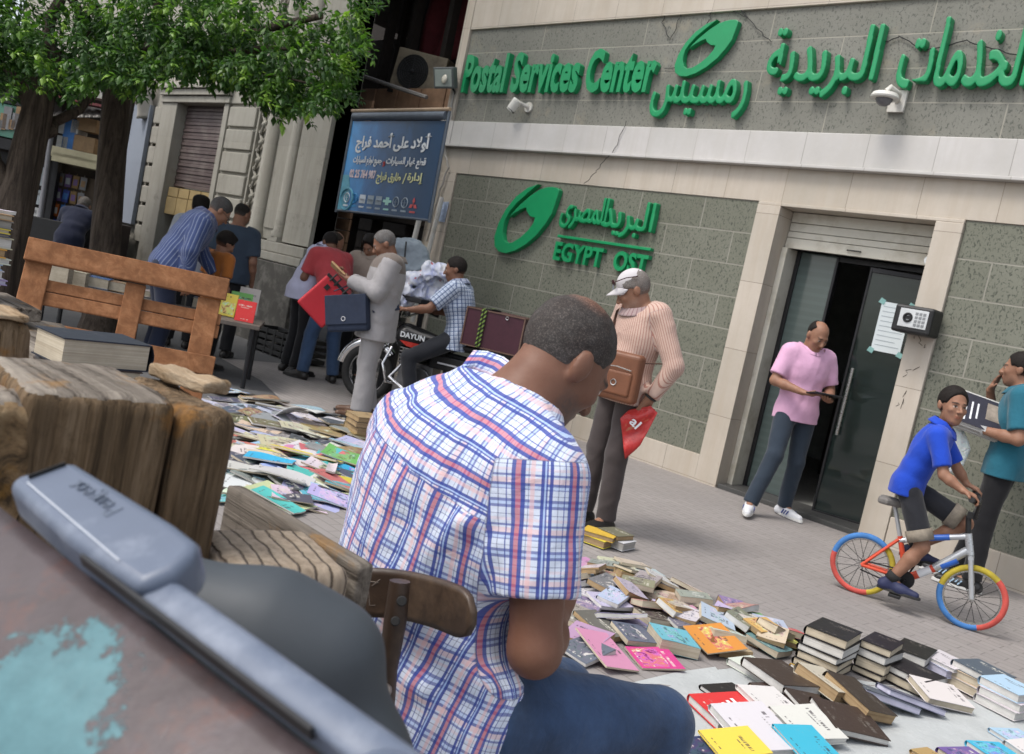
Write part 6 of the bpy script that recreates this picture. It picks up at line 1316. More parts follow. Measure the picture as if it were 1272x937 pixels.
t_b, t_y, t_r = mat('blue_tyre', (.05, .17, .42), .8, .3, 9), mat('yellow_tyre', (.42, .33, .035), .8, .3, 9), mat('coral_tyre', (.48, .075, .06), .8, .3, 9)
wheel(bike, (0, yr, R_), (1, 0, 0), R_, [t_b, t_r, t_y], .019); wheel(bike, (0, yf, R_), (1, 0, 0), R_, [t_y, t_b, t_r], .019)
m_of = mat('orange_red_frame', (.60, .075, .035), .3, .08); m_sf = mat('silver_frame', (.52, .54, .56), .3, .1, metal=.5); m_bf = mat('blue_decal', (.03, .12, .48), .35)
BBk = Vector((0, yr+.26, .185)); st_ = Vector((0, yr+.17, .43)); hd_t = Vector((0, yf-.105, .56)); hd_b = Vector((0, yf-.065, .44))
b = MB()
for s_ in (-1, 1): b.tube([BBk+Vector((.02*s_, 0, 0)), Vector((.048*s_, yr, R_))], .011, 8); b.tube([st_+Vector((.012*s_, 0, -.02)), Vector((.048*s_, yr, R_))], .010, 8)
b.tube([BBk, st_], .016, 10); b.tube([BBk, BBk.lerp(hd_b, .45)], .024, 10); b.build('frame', m_of, bike, smooth=50, world=False)
b = MB(); b.tube([BBk.lerp(hd_b, .45), hd_b+Vector((0, -.02, .02))], .025, 10); b.tube([st_+Vector((0, 0, -.03)), st_.lerp(hd_t, .4)+Vector((0, 0, -.02)), hd_t+Vector((0, 0, -.02))], .018, 10); b.tube([hd_t, hd_b], .022, 10); b.build('front_frame', m_sf, bike, smooth=50, world=False)
b = MB(); a_, c_ = BBk.lerp(hd_b, .55), BBk.lerp(hd_b, .8); b.tube([a_, c_], .0258, 10); a_, c_ = st_.lerp(hd_t, .45)+Vector((0, 0, -.02)), st_.lerp(hd_t, .75)+Vector((0, 0, -.02)); b.tube([a_, c_], .0188, 10); b.build_islands('decal', m_bf, bike, smooth=50, world=False)
b = MB(); a_, c_ = BBk.lerp(hd_b, .2), BBk.lerp(hd_b, .4); b.tube([a_, c_], .0247, 10); b.tube([st_.lerp(hd_t, .1)+Vector((0, 0, -.028)), st_.lerp(hd_t, .3)+Vector((0, 0, -.022))], .0188, 10); b.build_islands('decal', mat('white_print', (.7,)*3), bike, smooth=50, world=False)
b = MB()
for s_ in (-1, 1): b.tube([hd_b+Vector((.045*s_, .008, -.02)), Vector((.048*s_, yf, R_))], .014, 8)
b.tube([hd_b+Vector((-.05, .008, -.015)), hd_b+Vector((.05, .008, -.015))], .016, 8); b.tube([hd_b, hd_b+Vector((0, .008, -.02))], .016); b.build('fork', m_sf, bike, smooth=50, world=False)
hb = hd_t+Vector((0, -.02, .10))
b = MB(); b.tube([hd_t, hb], .016, 8); b.cbox(hb+Vector((0, .02, .01)), (.05, .06, .035)); b.tube([(-.03, hb.y+.035, hb.z), (-.10, hb.y+.04, hb.z+.10), (-.25, hb.y+.0, hb.z+.125)], .011, 8); b.tube([(.03, hb.y+.035, hb.z), (.10, hb.y+.04, hb.z+.10), (.25, hb.y+.0, hb.z+.125)], .011, 8); b.build('handlebar', m_black, bike, smooth=50, world=False)
b = MB()
for s_ in (-1, 1): b.tube([(.17*s_, hb.y+.018, hb.z+.115), (.27*s_, hb.y-.004, hb.z+.128)], .017, 10)
b.build_islands('grip', m_rubber, bike, smooth=50, world=False)
sdl = Vector((0, yr+.10, .60)); b = MB(); b.prism([(-.065, -.10), (.065, -.10), (.075, -.04), (.03, .05), (.018, .15), (-.018, .15), (-.03, .05), (-.075, -.04)], sdl, X, Y_, .045); b.build('saddle', mat('grey_saddle', (.17, .16, .15), .7, .3, 12), bike, .015, world=False)
b = MB(); b.tube([st_, sdl], .013, 8); b.build('seat_post', m_sf, bike, smooth=50, world=False)
b = MB(); b.lathe([(.001, -.004), (.055, -.004), (.055, .004), (.001, .004)], BBk+Vector((.04, 0, 0)), (1, 0, 0), 24); cr = Vector((0, -.03, -.095)); b.bar(BBk+Vector((.06, 0, 0)), BBk+Vector((.065, 0, 0))+cr, .02, .012, (1, 0, 0)); b.bar(BBk+Vector((-.06, 0, 0)), BBk+Vector((-.065, 0, 0))-cr, .02, .012, (1, 0, 0)); b.build_islands('crank', m_metal_dk, bike, .002, world=False)
b = MB(); b.cbox(BBk+cr+Vector((.115, 0, 0)), (.08, .07, .02)); b.cbox(BBk-cr+Vector((-.115, 0, 0)), (.08, .07, .02)); b.build_islands('pedal', m_black, bike, .004, world=False)
b = MB(); b.tube([BBk+Vector((.045, 0, .055)), Vector((.045, yr, R_+.03))], .005, 5); b.tube([BBk+Vector((.045, 0, -.055)), Vector((.045, yr, R_-.03))], .005, 5); b.build('chain', m_metal_dk, bike, world=False)
pR, pL = BBk+cr+Vector((.115, 0, .01)), BBk-cr+Vector((-.115, 0, .01))
gy, gz = hb.y+.0, hb.z+.128
m_blue = cloth_mat('royal_blue_polo', (.012, .055, .42), .85, fold=.3); m_camo = None
PPL['boy'] = q = person('person', (md.x, md.y, 0), byaw, 'boy in royal blue polo and dark shorts riding the small bicycle', dict(
    pelvis=(0, yr+.14, .755), waist=(0, yr+.165, .86), chest=(0, yr+.215, 1.02), neck=(0, yr+.255, 1.14), head=(.01, yr+.275, 1.275), sR=(.14, yr+.245, 1.09), sL=(-.14, yr+.245, 1.09), eR=(.20, yr+.33, .88), eL=(-.20, yr+.38, .90), wR=(.225, gy-.06, gz+.035), wL=(-.225, gy-.06, gz+.035),
    hR=(.07, yr+.16, .73), hL=(-.07, yr+.16, .73), kR=(.10, yr+.31, .42), kL=(-.09, yr+.50, .60), aR=tuple(pR+Vector((-.0, -.045, .075))), aL=tuple(pL+Vector((0, -.045, .075))), tR=tuple(pR+Vector((.01, .075, .025))), tL=tuple(pL+Vector((0, .075, .025)))),
    sc=.78, girth=.92, head_k=1.2, skin='tan', hairstyle='short', shirt=m_blue, gl=.86, shirt_hem=-.085, trousers=cloth_mat('dark_shorts', (.020, .021, .026), .85), short_legs=.86, shoes=(mat('navy_trainer', (.02, .025, .07), .6), m_sole_d), look=(58, 2), curl=.9, seed=31, h=.007, hand_dir=((-.15, 1, -.25), (.15, 1, -.25)), palm=((0, -.2, -1), (0, -.2, -1)), loose=.9)
K = q['K']; b = MB()
for S in 'RL':
    d = (K['k'+S]-K['h'+S]); a0 = K['h'+S]+d*.70; b.tube([a0, K['h'+S]+d*.80, K['h'+S]+d*.90], [.077, .076, .074], 18, caps=False)
b.build_islands('camo_cuff', mat('beige_camo', (.22, .19, .15), .9, .45, 14), q['trousers'], smooth=60, solid=.004, world=False)
b = MB()
for S in 'RL': d = (K['k'+S]-K['a'+S]).normalized(); b.tube([K['a'+S]-d*.0, K['a'+S]+d*.05], [.038, .040], 14, caps=False)
b.build_islands('sock', mat('black_sock', (.02, .02, .02), .9), q['root'], smooth=60, solid=.004, world=False)
# ---------------------------------------------------------------- motorcycle and rider
fp_ = ground(450, 497); mdir_a = -66; mloc = fp_; myaw = heading(fp_, mdir_a); mf = Vector((-math.sin(myaw), math.cos(myaw), 0)); mo = fp_-mf*.63; mo.z = 0
moto = thing('motorcycle', 'black and red motorcycle with chrome bars parked by the corner carrying a burgundy box', 'motorcycle', mo, myaw)
RW = .29
m_blkp = mat('black_gloss_paint', (.014, .014, .015), .2, .1); m_redp = mat('red_gloss_paint', (.48, .025, .015), .25, .1); m_eng = mat('engine_alloy', (.16, .16, .165), .4, .25, 12, .2, metal=.8)
for y in (.63, -.63): wheel(moto, (0, y, RW), (1, 0, 0), RW, [m_rubber], .045, 18, .05, m_chrome)
b = MB(); b.torus((0, .63, RW), (1, 0, 0), .315, .05, 20, 8, math.pi*.05, math.pi*.75, flat=.9); b.torus((0, -.63, RW), (1, 0, 0), .325, .05, 20, 8, math.pi*.3, math.pi*.98); b.build_islands('fender', m_chrome, moto, smooth=60, world=False)
b = MB()
for s_ in (-1, 1): b.tube([(.085*s_, .63, RW), (.085*s_, .40, .82)], .022, 10)
b.tube([(-.1, .41, .80), (.1, .41, .80)], .02); b.build('fork', m_chrome, moto, smooth=50, world=False)
b = MB(); b.tube([(-.36, .20, 1.00), (-.30, .26, 1.02), (-.10, .36, .93), (.10, .36, .93), (.30, .26, 1.02), (.36, .20, 1.00)], .013, 8); b.build('handlebar', m_chrome, moto, smooth=60, world=False)
b = MB()
for s_ in (-1, 1): b.tube([(.30*s_, .26, 1.02), (.40*s_, .15, .985)], .018, 8)
b.build_islands('grip', m_rubber, moto, smooth=50, world=False)
b = MB(); b.lathe([(.001, .09), (.06, .085), (.09, .05), (.095, 0), (.07, -.06), (.001, -.08)], (0, .50, .84), (0, 1, 0), 20); b.cbox((0, .44, .92), (.24, .10, .10)); b.build('headlight', m_blkp, moto, smooth=40, world=False)
b = MB()
for s_ in (-1, 1): b.tube([(.22*s_, .32, .98), (.30*s_, .33, 1.16)], .007, 6); b.sphere((.31*s_, .32, 1.20), (.065, .015, .045), 12)
b.build_islands('mirror', m_blkp, moto, smooth=60, world=False)
tk = Vol([Cone((0, .28, .74), (0, -.10, .72), .13, .10)], .01, .05); tk.add(Cone((0, .28, .74), (0, -.12, .71), .135, .095, (1, 0, 0), .95), .02); tk.cut((0, 0, .63), (0, 0, -1)); TV, TF = tk.mesh(); tank, TV = skin_object('tank', TV, TF, m_blkp, moto)
b = MB()
for s_ in (-1, 1): b.prism([(-.10*s_, .635), (.20*s_, .655), (.28*s_, .70), (.08*s_, .70)] if s_ > 0 else [(.10, .635), (.08*-1, .70), (-.28, .70), (-.20, .655)], (.128*s_, .02, 0), (0, 1*s_, 0), Z, .006)
b.build('red_flash', m_redp, tank, world=False)
b = MB(); write(b, 'DAYUN', (-.140, .30, .735), Vector((0, -1, 0)), Z, .26, .055, .006, bold=.03); b.build('lettering', mat('white_print', (.7,)*3), tank, world=False)
b = MB(); b.cbox((0, .08, .38), (.24, .36, .26)); b.cbox((0, .18, .55), (.18, .16, .16))
for i in range(5): b.cbox((0, .18, .49+i*.035), (.24, .22, .012))
b.lathe([(.001, .02), (.11, .02), (.12, 0), (.12, -.04)], (-.13, .02, .36), (-1, 0, 0), 20); b.build('engine', m_eng, moto, .012, world=False)
b = MB(); b.tube([(-.1, .24, .46), (-.14, .33, .32), (-.15, .1, .20), (-.16, -.3, .24), (-.17, -.75, .33)], [.022, .022, .024, .04, .045], 10); b.build('exhaust', m_chrome, moto, smooth=50, world=False)
b = MB(); b.tube([(0, .38, .80), (0, .05, .66), (0, -.5, .64), (0, -.85, .66)], .03, 8); b.tube([(0, .36, .76), (0, .26, .3), (0, -.15, .24), (0, -.2, .62)], .022, 8)
for s_ in (-1, 1): b.tube([(.10*s_, -.2, .28), (.11*s_, -.63, RW)], .022, 8); b.tube([(.11*s_, -.60, RW+.03), (.12*s_, -.45, .66)], .028, 8)
b.build('frame', m_metal_dk, moto, smooth=50, world=False)
b = MB(); b.tube([(-.20, .34, .62), (-.30, .36, .45), (-.28, .30, .28), (-.1, .28, .26)], .014, 8); b.tube([(.20, .34, .62), (.30, .36, .45), (.28, .30, .28), (.1, .28, .26)], .014, 8); b.build_islands('crash_bar', m_chrome, moto, smooth=60, world=False)
b = MB(); b.grid(lambda u, v: ((u-.5)*.30*(1-.25*v), -.08-.78*v*-1*-1, .735+.05*math.sin(math.pi*u)+.03*v), 10, 14); b.build('seat', mat('black_vinyl', (.014, .014, .015), .5), moto, smooth=60, solid=.06, world=False)
b = MB(); b.cbox((0, -.90, .60), (.16, .12, .08)); b.build('tail_light', m_redp, moto, .015, world=False)
b = MB(); b.box((-.14, -.45, .50), (-.11, -.05, .64)); b.box((.11, -.45, .50), (.14, -.05, .64)); b.build('side_panel', m_blkp, moto, .02, world=False)
b = MB(); b.box((-.1445, -.34, .56), (-.1405, -.14, .575)); b.build('side_trim', mat('silver_badge', (.5, .5, .52), .3), moto, world=False)
b = MB(); b.box((-.17, -1.05, .775), (.17, -.55, .80))
for s_ in (-1, 1): b.tube([(.13*s_, -.55, .78), (.13*s_, -.60, .68)], .01); b.tube([(.13*s_, -1.0, .78), (.1*s_, -.85, .66)], .01)
b.build('rack', m_metal_dk, moto, world=False)
bxp = at(620, 413, depth(mo-mf*.72+Z*.95)); box_ = thing('delivery_box', 'burgundy box with gold edge trim roped to the rear rack of the motorcycle', 'box', (bxp.x, bxp.y, .81), myaw)
m_bur = mat('burgundy_leatherette', (.050, .012, .022), .5, .15, 14, .15, 120)
b = MB(); b.box((-.22, -.29, 0), (.22, .29, .36)); bo = b.build('case', m_bur, box_, .008, world=False)
b = MB()
for x in (-.222, .222):
    for y in (-.292, .292): b.box((x-.006, y-.006, 0), (x+.006, y+.006, .36))
for z in (.0, .36):
    b.box((-.228, -.298, z-.006), (-.216, .298, z+.006)); b.box((.216, -.298, z-.006), (.228, .298, z+.006)); b.box((-.228, -.298, z-.006), (.228, -.286, z+.006)); b.box((-.228, .286, z-.006), (.228, .298, z+.006))
b.build('edge_trim', mat('tan_trim', (.13, .075, .055), .5), box_, world=False)
m_rope, t_, bs = newmat('green_black_rope'); k = NT(t_); v_ = k.coord('Object'); sp = k.n('SeparateXYZ'); k.l(v_, sp.inputs[0]); k.l(k.ramp(k.math('FRACT', k.math('MULTIPLY', k.math('ADD', sp.outputs[2], sp.outputs[1]), 22)), [(0, (.012, .012, .010)), (.55, (.16, .24, .05))], 'CONSTANT'), bs.inputs['Base Color']); bs.inputs['Roughness'].default_value = .9
b = MB()
for dy in (0, .03): b.tube([(-.235, .10+dy, 0), (-.237, .10+dy, .18), (-.235, .10+dy, .368), (0, .10+dy, .375), (.235, .10+dy, .368), (.237, .1+dy, 0)], .012, 6)
b.build('rope', m_rope, box_, smooth=60, world=False)
b = MB(); b.torus((-.232, -.12, .33), (-1, 0, 0), .014, .004, 14, 5); b.build('clasp', m_steel, box_, world=False)
m_chk = cloth_mat('blue_white_check', (.4, .45, .55), .85, plaid(.038, (.50, .56, .66), [(.0, .30, (.035, .065, .16), .8), (.45, .52, (.05, .08, .2), .6), (.7, .76, (.2, .3, .5), .6)], [(.0, .28, (.05, .09, .2), .7), (.48, .56, (.06, .1, .22), .6)]), fold=.35)
PPL['rider'] = q = person('person', mo, myaw, 'man in blue check shirt and black belt astride the motorcycle seen from behind', dict(
    pelvis=(0, -.26, .86), waist=(0, -.25, .99), chest=(0, -.18, 1.20), neck=(0, -.13, 1.35), head=(-.0, -.08, 1.485), sR=(.19, -.16, 1.30), sL=(-.19, -.16, 1.30), eR=(.30, .0, 1.07), eL=(-.30, -.0, 1.07), wR=(.36, .18, 1.02), wL=(-.36, .18, 1.02),
    hR=(.10, -.24, .82), hL=(-.10, -.24, .82), kR=(.24, .12, .58), kL=(-.27, .12, .56), aR=(.22, .02, .20), aL=(-.30, -.02, .085), tR=(.25, .17, .16), tL=(-.34, .13, .03)), girth=1.05, skin='brown', hairstyle='short', shirt=m_chk, shirt_hem=-.14, trousers=cloth_mat('charcoal_trousers', (.022, .024, .030)), shoes=(m_shoe_b, m_sole_d), look=(-14, -14), curl=.9, seed=41, hand_dir=((-.2, 1, 0), (.2, 1, 0)), palm=((0, 0, -1), (0, 0, -1)), loose=1.1)
wst = q['K']['pelvis']+Vector((0, 0, .045)); b = MB(); b.tube([wst, wst+Vector((0, -.003, .045))], [.150, .148], 30, caps=False); b.v = [(x, wst.y+(y-wst.y)*.86-.01, z) for x, y, z in b.v]; b.build('belt', m_black, q['root'], smooth=60, solid=.008, world=False)
cv_ = thing('scooter_cover', 'grey blue cloth cover bundled over an upright thing beyond the pale suited man', 'cover', under(508, 330, 10.2))
cc_ = at(508, 325, 10.2); cv2 = Vol([Ell(cc_, (.24, .24, .28))], .018, .12)
for q_, k_ in ((Ell(cc_, (.21, .21, .24)), .02), (Cone(cc_-Z*.1, cc_-Z*.62, .19, .16), .08), (Ell(cc_+Vector((-.05, -.12, .13)), (.12, .1, .1)), .05)): cv2.add(q_, k_)
cv2.wrinkle(.05, 17, 4); cv2.wrinkle(.016, 50, 5); CV, CF = cv2.mesh(); ob, CV = skin_object('cover', CV, CF, cloth_mat('grey_blue_tarp', (.26, .30, .34), .7, fold=.5), None); ob.parent = cv_; ob.data.transform(WM[cv_].inverted()); ob.name = 'tarp'
b = MB(); b.tube([(cc_.x, cc_.y, cc_.z-.5), (cc_.x, cc_.y, 0)], .09, 12); b.build('stand', m_metal_dk, cv_)
b = MB(); b.tube([cc_+Vector((.14, -.2, .2)), cc_+Vector((.19, -.2, -.1)), cc_+Vector((.15, -.18, -.45))], .010, 5); b.build_islands('strap', m_black, cv_)
pile = thing('wrapped_bundle', 'heap of white plastic wrapped papers on the front of the motorcycle', 'bundle', mo+mf*.45+Z*.95)
pc_ = at(530, 350, depth(mo+mf*.42+Z)+.05); pv_ = Vol([Ell(pc_, (.34, .34, .30))], .014, .06); random.seed(8)
for i in range(26): c_ = pc_+CR*random.uniform(-.26, .24)+Vector((0, 0, random.uniform(-.13, .10)))+_F*random.uniform(-.1, .1); c_ += Z*((c_-pc_).dot(CR)*.4); pv_.add(Ell(c_, (random.uniform(.05, .10), random.uniform(.05, .1), random.uniform(.035, .07)), np.array(Euler((random.random(), random.random(), random.random())).to_matrix())), .012)
pv_.wrinkle(.034, 34, 6); pv_.wrinkle(.012, 90, 9); CV, CF = pv_.mesh(); m_wrap, t_, bs = newmat('white_wrapped_paper'); k = NT(t_); v_ = k.coord('Object'); c = k.ramp(k.noise(v_, 9, 5, .6, 1.), [(.35, (.42, .46, .66)), (.5, (.60, .62, .70)), (.62, (.68, .69, .72))]); c = k.mix(k.ramp(k.noise(v_, 7, 3), [(.64, 0.), (.67, .9)]), c, (.42, .06, .06)); k.l(c, bs.inputs['Base Color']); bs.inputs['Roughness'].default_value = .35
ob, CV = skin_object('wrap', CV, CF, m_wrap, None); ob.parent = pile; ob.data.transform(WM[pile].inverted())
tr_ = thing('black_tray', 'black tray under the white wrapped papers by the handlebar', 'tray', (pc_.x, pc_.y, 0)); b = MB(); b.cbox(pc_-Z*.20, (.42, .40, .05)); b.build('tray_top', m_black, tr_, .01); b = MB(); b.tube([pc_-Z*.22+_F*.1, (pc_.x+_F.x*.1, pc_.y+_F.y*.1, 0)], .03); b.build('stand', m_metal_dk, tr_)
# ---------------------------------------------------------------- street trees
m_bark = rough_wood('ficus_bark', (.085, .064, .050), (.15, .118, .092), 2, 22, dark=(.035, .027, .021), bumpd=.01)
m_leaf, t_, bs = newmat('ficus_leaf'); k = NT(t_); at_ = k.n('Attribute'); at_.attribute_name = 'leafv'
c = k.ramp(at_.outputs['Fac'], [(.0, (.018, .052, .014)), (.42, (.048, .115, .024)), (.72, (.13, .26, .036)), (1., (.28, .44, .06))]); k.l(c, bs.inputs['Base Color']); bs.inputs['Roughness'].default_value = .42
tl = k.n('BsdfTranslucent'); k.l(k.mix(1., c, (.9, 1.2, .5), 'MULTIPLY'), tl.inputs[0]); mx = k.n('MixShader'); mx.inputs[0].default_value = .34
ou_ = [n for n in t_.nodes if n.type == 'OUTPUT_MATERIAL'][0]; k.l(bs.outputs[0], mx.inputs[1]); k.l(tl.outputs[0], mx.inputs[2]); k.l(mx.outputs[0], ou_.inputs[0])
def leaf_mesh(name, clumps, parent, seed):
    rs = random.Random(seed); V, F, A = [], [], []
    for (c, R, n, out, tone) in clumps:
        for _ in range(max(1, n//8)):
            tip = Vector(c)+Vector((rs.gauss(0, 1), rs.gauss(0, 1), rs.gauss(0, .8)))*R*.5
            d0 = ((tip-Vector(out)).normalized()+Vector((rs.uniform(-.6, .6), rs.uniform(-.6, .6), rs.uniform(-.5, .6)))).normalized(); young = rs.random() < .22
            x0 = d0.orthogonal().normalized(); y0 = d0.cross(x0); m = rs.randint(7, 10)
            for i in range(m):
                a = i*2.4+rs.uniform(-.3, .3); back = i*.018; spread = .45+.09*i
                d = (d0*(1.0-.07*i)+(x0*math.cos(a)+y0*math.sin(a))*spread+Vector((0, 0, -.18))).normalized()
                L = rs.uniform(.058, .122)*(.75 if i < 2 else 1); W = L*.26; p = tip-d0*back; sd = d.cross(Vector((0, 0, 1)));  sd = sd.normalized() if sd.length > .1 else x0; nn = sd.cross(d)
                b = len(V); mid = p+d*L*.5; V += [p, mid+sd*W-nn*.004, mid+nn*.006, mid-sd*W-nn*.004, p+d*L-nn*.012]; F += [(b, b+1, b+2), (b+1, b+4, b+2), (b, b+2, b+3), (b+2, b+4, b+3)]
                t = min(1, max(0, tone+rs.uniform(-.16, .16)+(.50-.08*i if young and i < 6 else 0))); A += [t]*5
    me = bpy.data.meshes.new(name); me.from_pydata([tuple(v) for v in V], [], F); at_ = me.attributes.new('leafv', 'FLOAT', 'POINT'); at_.data.foreach_set('value', A); me.update()
    return link(name, me, m_leaf, parent, True)
OUT = [(-260, 60), (-60, 118), (0, 116), (20, 108), (45, 92), (70, 112), (90, 132), (112, 112), (135, 108), (160, 122), (185, 106), (215, 96), (240, 92), (262, 112), (290, 104), (320, 122), (345, 142), (372, 138), (398, 148), (420, 128), (436, 108), (448, 76), (452, 40), (462, 0), (470, -60), (440, -200)]
def low(x):
    for (a, b_), (c_, d_) in zip(OUT, OUT[1:]):
        if a <= x <= c_: return b_+(d_-b_)*(x-a)/(c_-a)
    return -300
rs = random.Random(12); cl1, cl2 = [], []
core1, core2 = at(250, -60, 9.6), at(-60, -40, 9.4)
for i in range(1150):
    x = rs.uniform(-230, 466); y1 = low(x); y = y1-abs(rs.gauss(0, 1))*(26 if i % 3 == 0 else 90)-4; D = rs.uniform(8.3, 10.6)
    if y < -330: continue
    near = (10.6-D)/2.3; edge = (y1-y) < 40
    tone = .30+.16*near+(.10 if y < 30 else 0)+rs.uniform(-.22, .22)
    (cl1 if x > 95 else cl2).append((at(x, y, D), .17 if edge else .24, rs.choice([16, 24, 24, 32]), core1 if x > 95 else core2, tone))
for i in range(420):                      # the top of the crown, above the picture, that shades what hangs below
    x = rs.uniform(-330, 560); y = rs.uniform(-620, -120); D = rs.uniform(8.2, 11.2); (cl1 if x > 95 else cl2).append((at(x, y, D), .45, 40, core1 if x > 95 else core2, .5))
def limb(b, a, e, r0, r1, n=7, wob=.06, seed=0):
    rr = random.Random(seed); a, e = Vector(a), Vector(e); pts = []
    for i in range(n+1): f = i/n; pts.append(a.lerp(e, f)+Vector((rr.uniform(-1, 1), rr.uniform(-1, 1), 0))*wob*math.sin(math.pi*f))
    b.tube(pts, [r0+(r1-r0)*i/n for i in range(n+1)], 12); return pts[-1]
g1 = at(131, 300, 10.5); t1 = at(146, 105, 10.5); base1 = g1+(g1-t1).normalized()*(g1.z/((t1-g1).normalized().z)); base1.z = 0
tree1 = thing('tree', 'street tree with a single straight dark trunk carrying most of the leafy crown', 'tree', base1)
b = MB(); dd = (t1-base1); b.tube([base1-Z*.05, base1+dd*.05, base1+dd*.3, base1+dd*.6, base1+dd*.85, t1, t1+dd*.12], [.24, .19, .165, .155, .15, .15, .14], 16); b.build('trunk', m_bark, tree1, smooth=70)
for i, (px, py, D) in enumerate(((60, -40, 9.6), (240, 40, 9.3), (330, 60, 9.0), (180, -120, 10), (400, 20, 9.2), (290, -140, 9.6))): b = MB(); limb(b, t1+dd*.05, at(px, py, D), .09, .03, 7, .1, i); limb(b, t1.lerp(at(px, py, D), .6), at(px+60, py+45, D-.3), .03, .008, 6, .08, i+20); b.build('limb', m_bark, tree1, smooth=70)
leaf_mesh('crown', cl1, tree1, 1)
g2 = at(8, 300, 9.6); t2 = at(46, 140, 9.6); base2 = Vector((g2.x, g2.y, 0))
tree2 = thing('tree', 'forked street tree with a leaning dark trunk at the left edge of the picture', 'tree', base2)
b = MB(); b.tube([base2-Z*.05, base2.lerp(g2, .5), g2, g2.lerp(t2, .5), t2, at(60, 60, 9.6)], [.26, .22, .20, .175, .15, .13], 16); b.build('trunk', m_bark, tree2, smooth=70)
for i, (a_, px, py, D, r_) in enumerate(((g2.lerp(t2, .75), 118, 118, 10.1, .075), (g2.lerp(t2, .25), -40, 120, 9.3, .11), (t2, -60, -30, 9.4, .09), (t2, 80, -60, 9.5, .09))): b = MB(); limb(b, a_, at(px, py, D), r_, r_*.45, 7, .08, i+40); b.build('limb', m_bark, tree2, smooth=70)
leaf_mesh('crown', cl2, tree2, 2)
# ---------------------------------------------------------------- bookstall kiosk between the trunks
KD = 13.4
def kp(px, py, d=0): return at(px, py, KD+d)
KR = Vector((CR.x, CR.y, 0)).normalized(); KF = Vector((_F.x, _F.y, 0)).normalized()
ko = kp(88, 250); kiosk = thing('bookstall_kiosk', 'cluttered bookstall kiosk with red roof strip seen between the two tree trunks', 'kiosk', (ko.x, ko.y, 0))
def kbox(b, px0, py0, px1, py1, d0, d1, mi=0):
    """an upright box in the kiosk's frame, spanning two picture corners"""
    a, c_ = kp(px0, py0, d0), kp(px1, py1, d0); ua, uc = (a-ko).dot(KR), (c_-ko).dot(KR); b.box((min(ua, uc), 0, min(a.z, c_.z)), (max(ua, uc), d1-d0, max(a.z, c_.z)), mi, Matrix.Translation(Vector((ko.x, ko.y, 0))+KF*d0) @ rot_to(Z, KR).to_4x4())
b = MB(); kbox(b, 30, 60, 112, 395, 1.3, 1.4); b.build('rear_wall', m_dkwood, kiosk)
b = MB(); kbox(b, 22, 60, 28, 395, -.1, 1.3); b.build('side_wall', m_dkwood, kiosk)
b = MB(); kbox(b, 50, 115, 140, 137, -.30, .0); b.build('roof_strip', mat('dull_red_fascia', (.21, .055, .06), .6), kiosk)
b = MB(); kbox(b, 55, 109, 135, 116, -.31, .0); b.build('roof_strip', m_white_paint, kiosk)
b = MB(); b.grid(lambda u, v: kp(48+u*90, 132+v*14, -.45+.5*(1-v)+.02*math.sin(u*60)), 60, 3); b.build('corrugated_awning', mat('grey_tin', (.15, .14, .13), .5, .3, metal=.4), kiosk, smooth=60, solid=.01)
b = MB(); kbox(b, 66, 192, 130, 208, -.25, .4); kbox(b, 66, 193, 130, 195, -.27, .4); kbox(b, 66, 200, 130, 202, -.27, .4); b.build('ledge', mat('cream_ledge', (.36, .33, .22), .6), kiosk, .004)
kcols = [mat('stall_'+n, c_, .6, .25, 12) for n, c_ in (('white', (.5, .5, .5)), ('blue', (.05, .17, .45)), ('carton', (.30, .19, .10)), ('lilac', (.16, .10, .24)), ('orange', (.48, .13, .03)), ('cobalt', (.04, .07, .30)), ('grey', (.22, .22, .23)), ('ochre', (.24, .15, .06)), ('lime', (.28, .42, .08)), ('pale', (.40, .44, .46)))]
for (x0, y0, x1, y1, m_, lab) in ((74, 148, 84, 168, 0, 'white carton left on the upper kiosk shelf'), (75, 169, 85, 190, 0, 'white printed carton at lower left of the upper kiosk shelf'), (86, 148, 93, 191, 1, 'tall blue carton on the upper kiosk shelf'), (94, 150, 100, 168, 0, 'small white box beside the tall blue carton in the kiosk'), (96, 168, 118, 192, 2, 'wide brown carton low on the upper kiosk shelf'), (101, 146, 122, 167, 2, 'brown carton topmost at the right of the kiosk shelf')):
    b = MB(); kbox(b, x0, y0, x1, y1, -.1, .2); tag(b.build('carton', kcols[m_], None, .004), lab, 'box', 'cartons on the kiosk shelf')
rs = random.Random(3); names = ['left', 'second', 'third', 'fourth', 'right']; rown = ['top', 'second', 'third', 'lowest']; cn = {0: 'white', 1: 'blue', 3: 'lilac', 4: 'orange', 5: 'cobalt', 6: 'grey', 7: 'ochre'}
for r_ in range(4):
    for c_ in range(5):
        ci = [3, 6, 3, 7, 6, 0, 3, 5, 7, 6, 6, 4, 1, 7, 6, 4, 5, 1, 3, 0][r_*5+c_]; x0 = 62-r_*3.2+c_*9.4; y0 = 212+r_*19+c_*1.9
        b = MB(); p_ = kp(x0+4, y0+9, .05); T_ = Matrix.Translation(p_) @ rot_to(Z, KR).to_4x4() @ Matrix.Rotation(rs.uniform(-.12, .12), 4, 'Y'); b.box((-.045, -.01, -.09), (.045, .01, .09), 0, T_); b.box((-.03, -.013, -.05), (.03, -.0105, .04), 1, T_); b.tube([T_ @ Vector((0, 0, .09)), T_ @ Vector((0, .0, .12))], .004, 4, 0)
        tag(b.build('hanging_pack', [kcols[ci], kcols[(ci+6) % 10]], None), '%s hanging pack, %s in the %s row under the kiosk ledge' % (cn[ci], names[c_], rown[r_]), 'pack', 'packs hanging in the kiosk')
b = MB(); kbox(b, 52, 209, 115, 285, .12, .16); b.build('pack_board', mat('brown_backing', (.10, .075, .055), .8), kiosk)
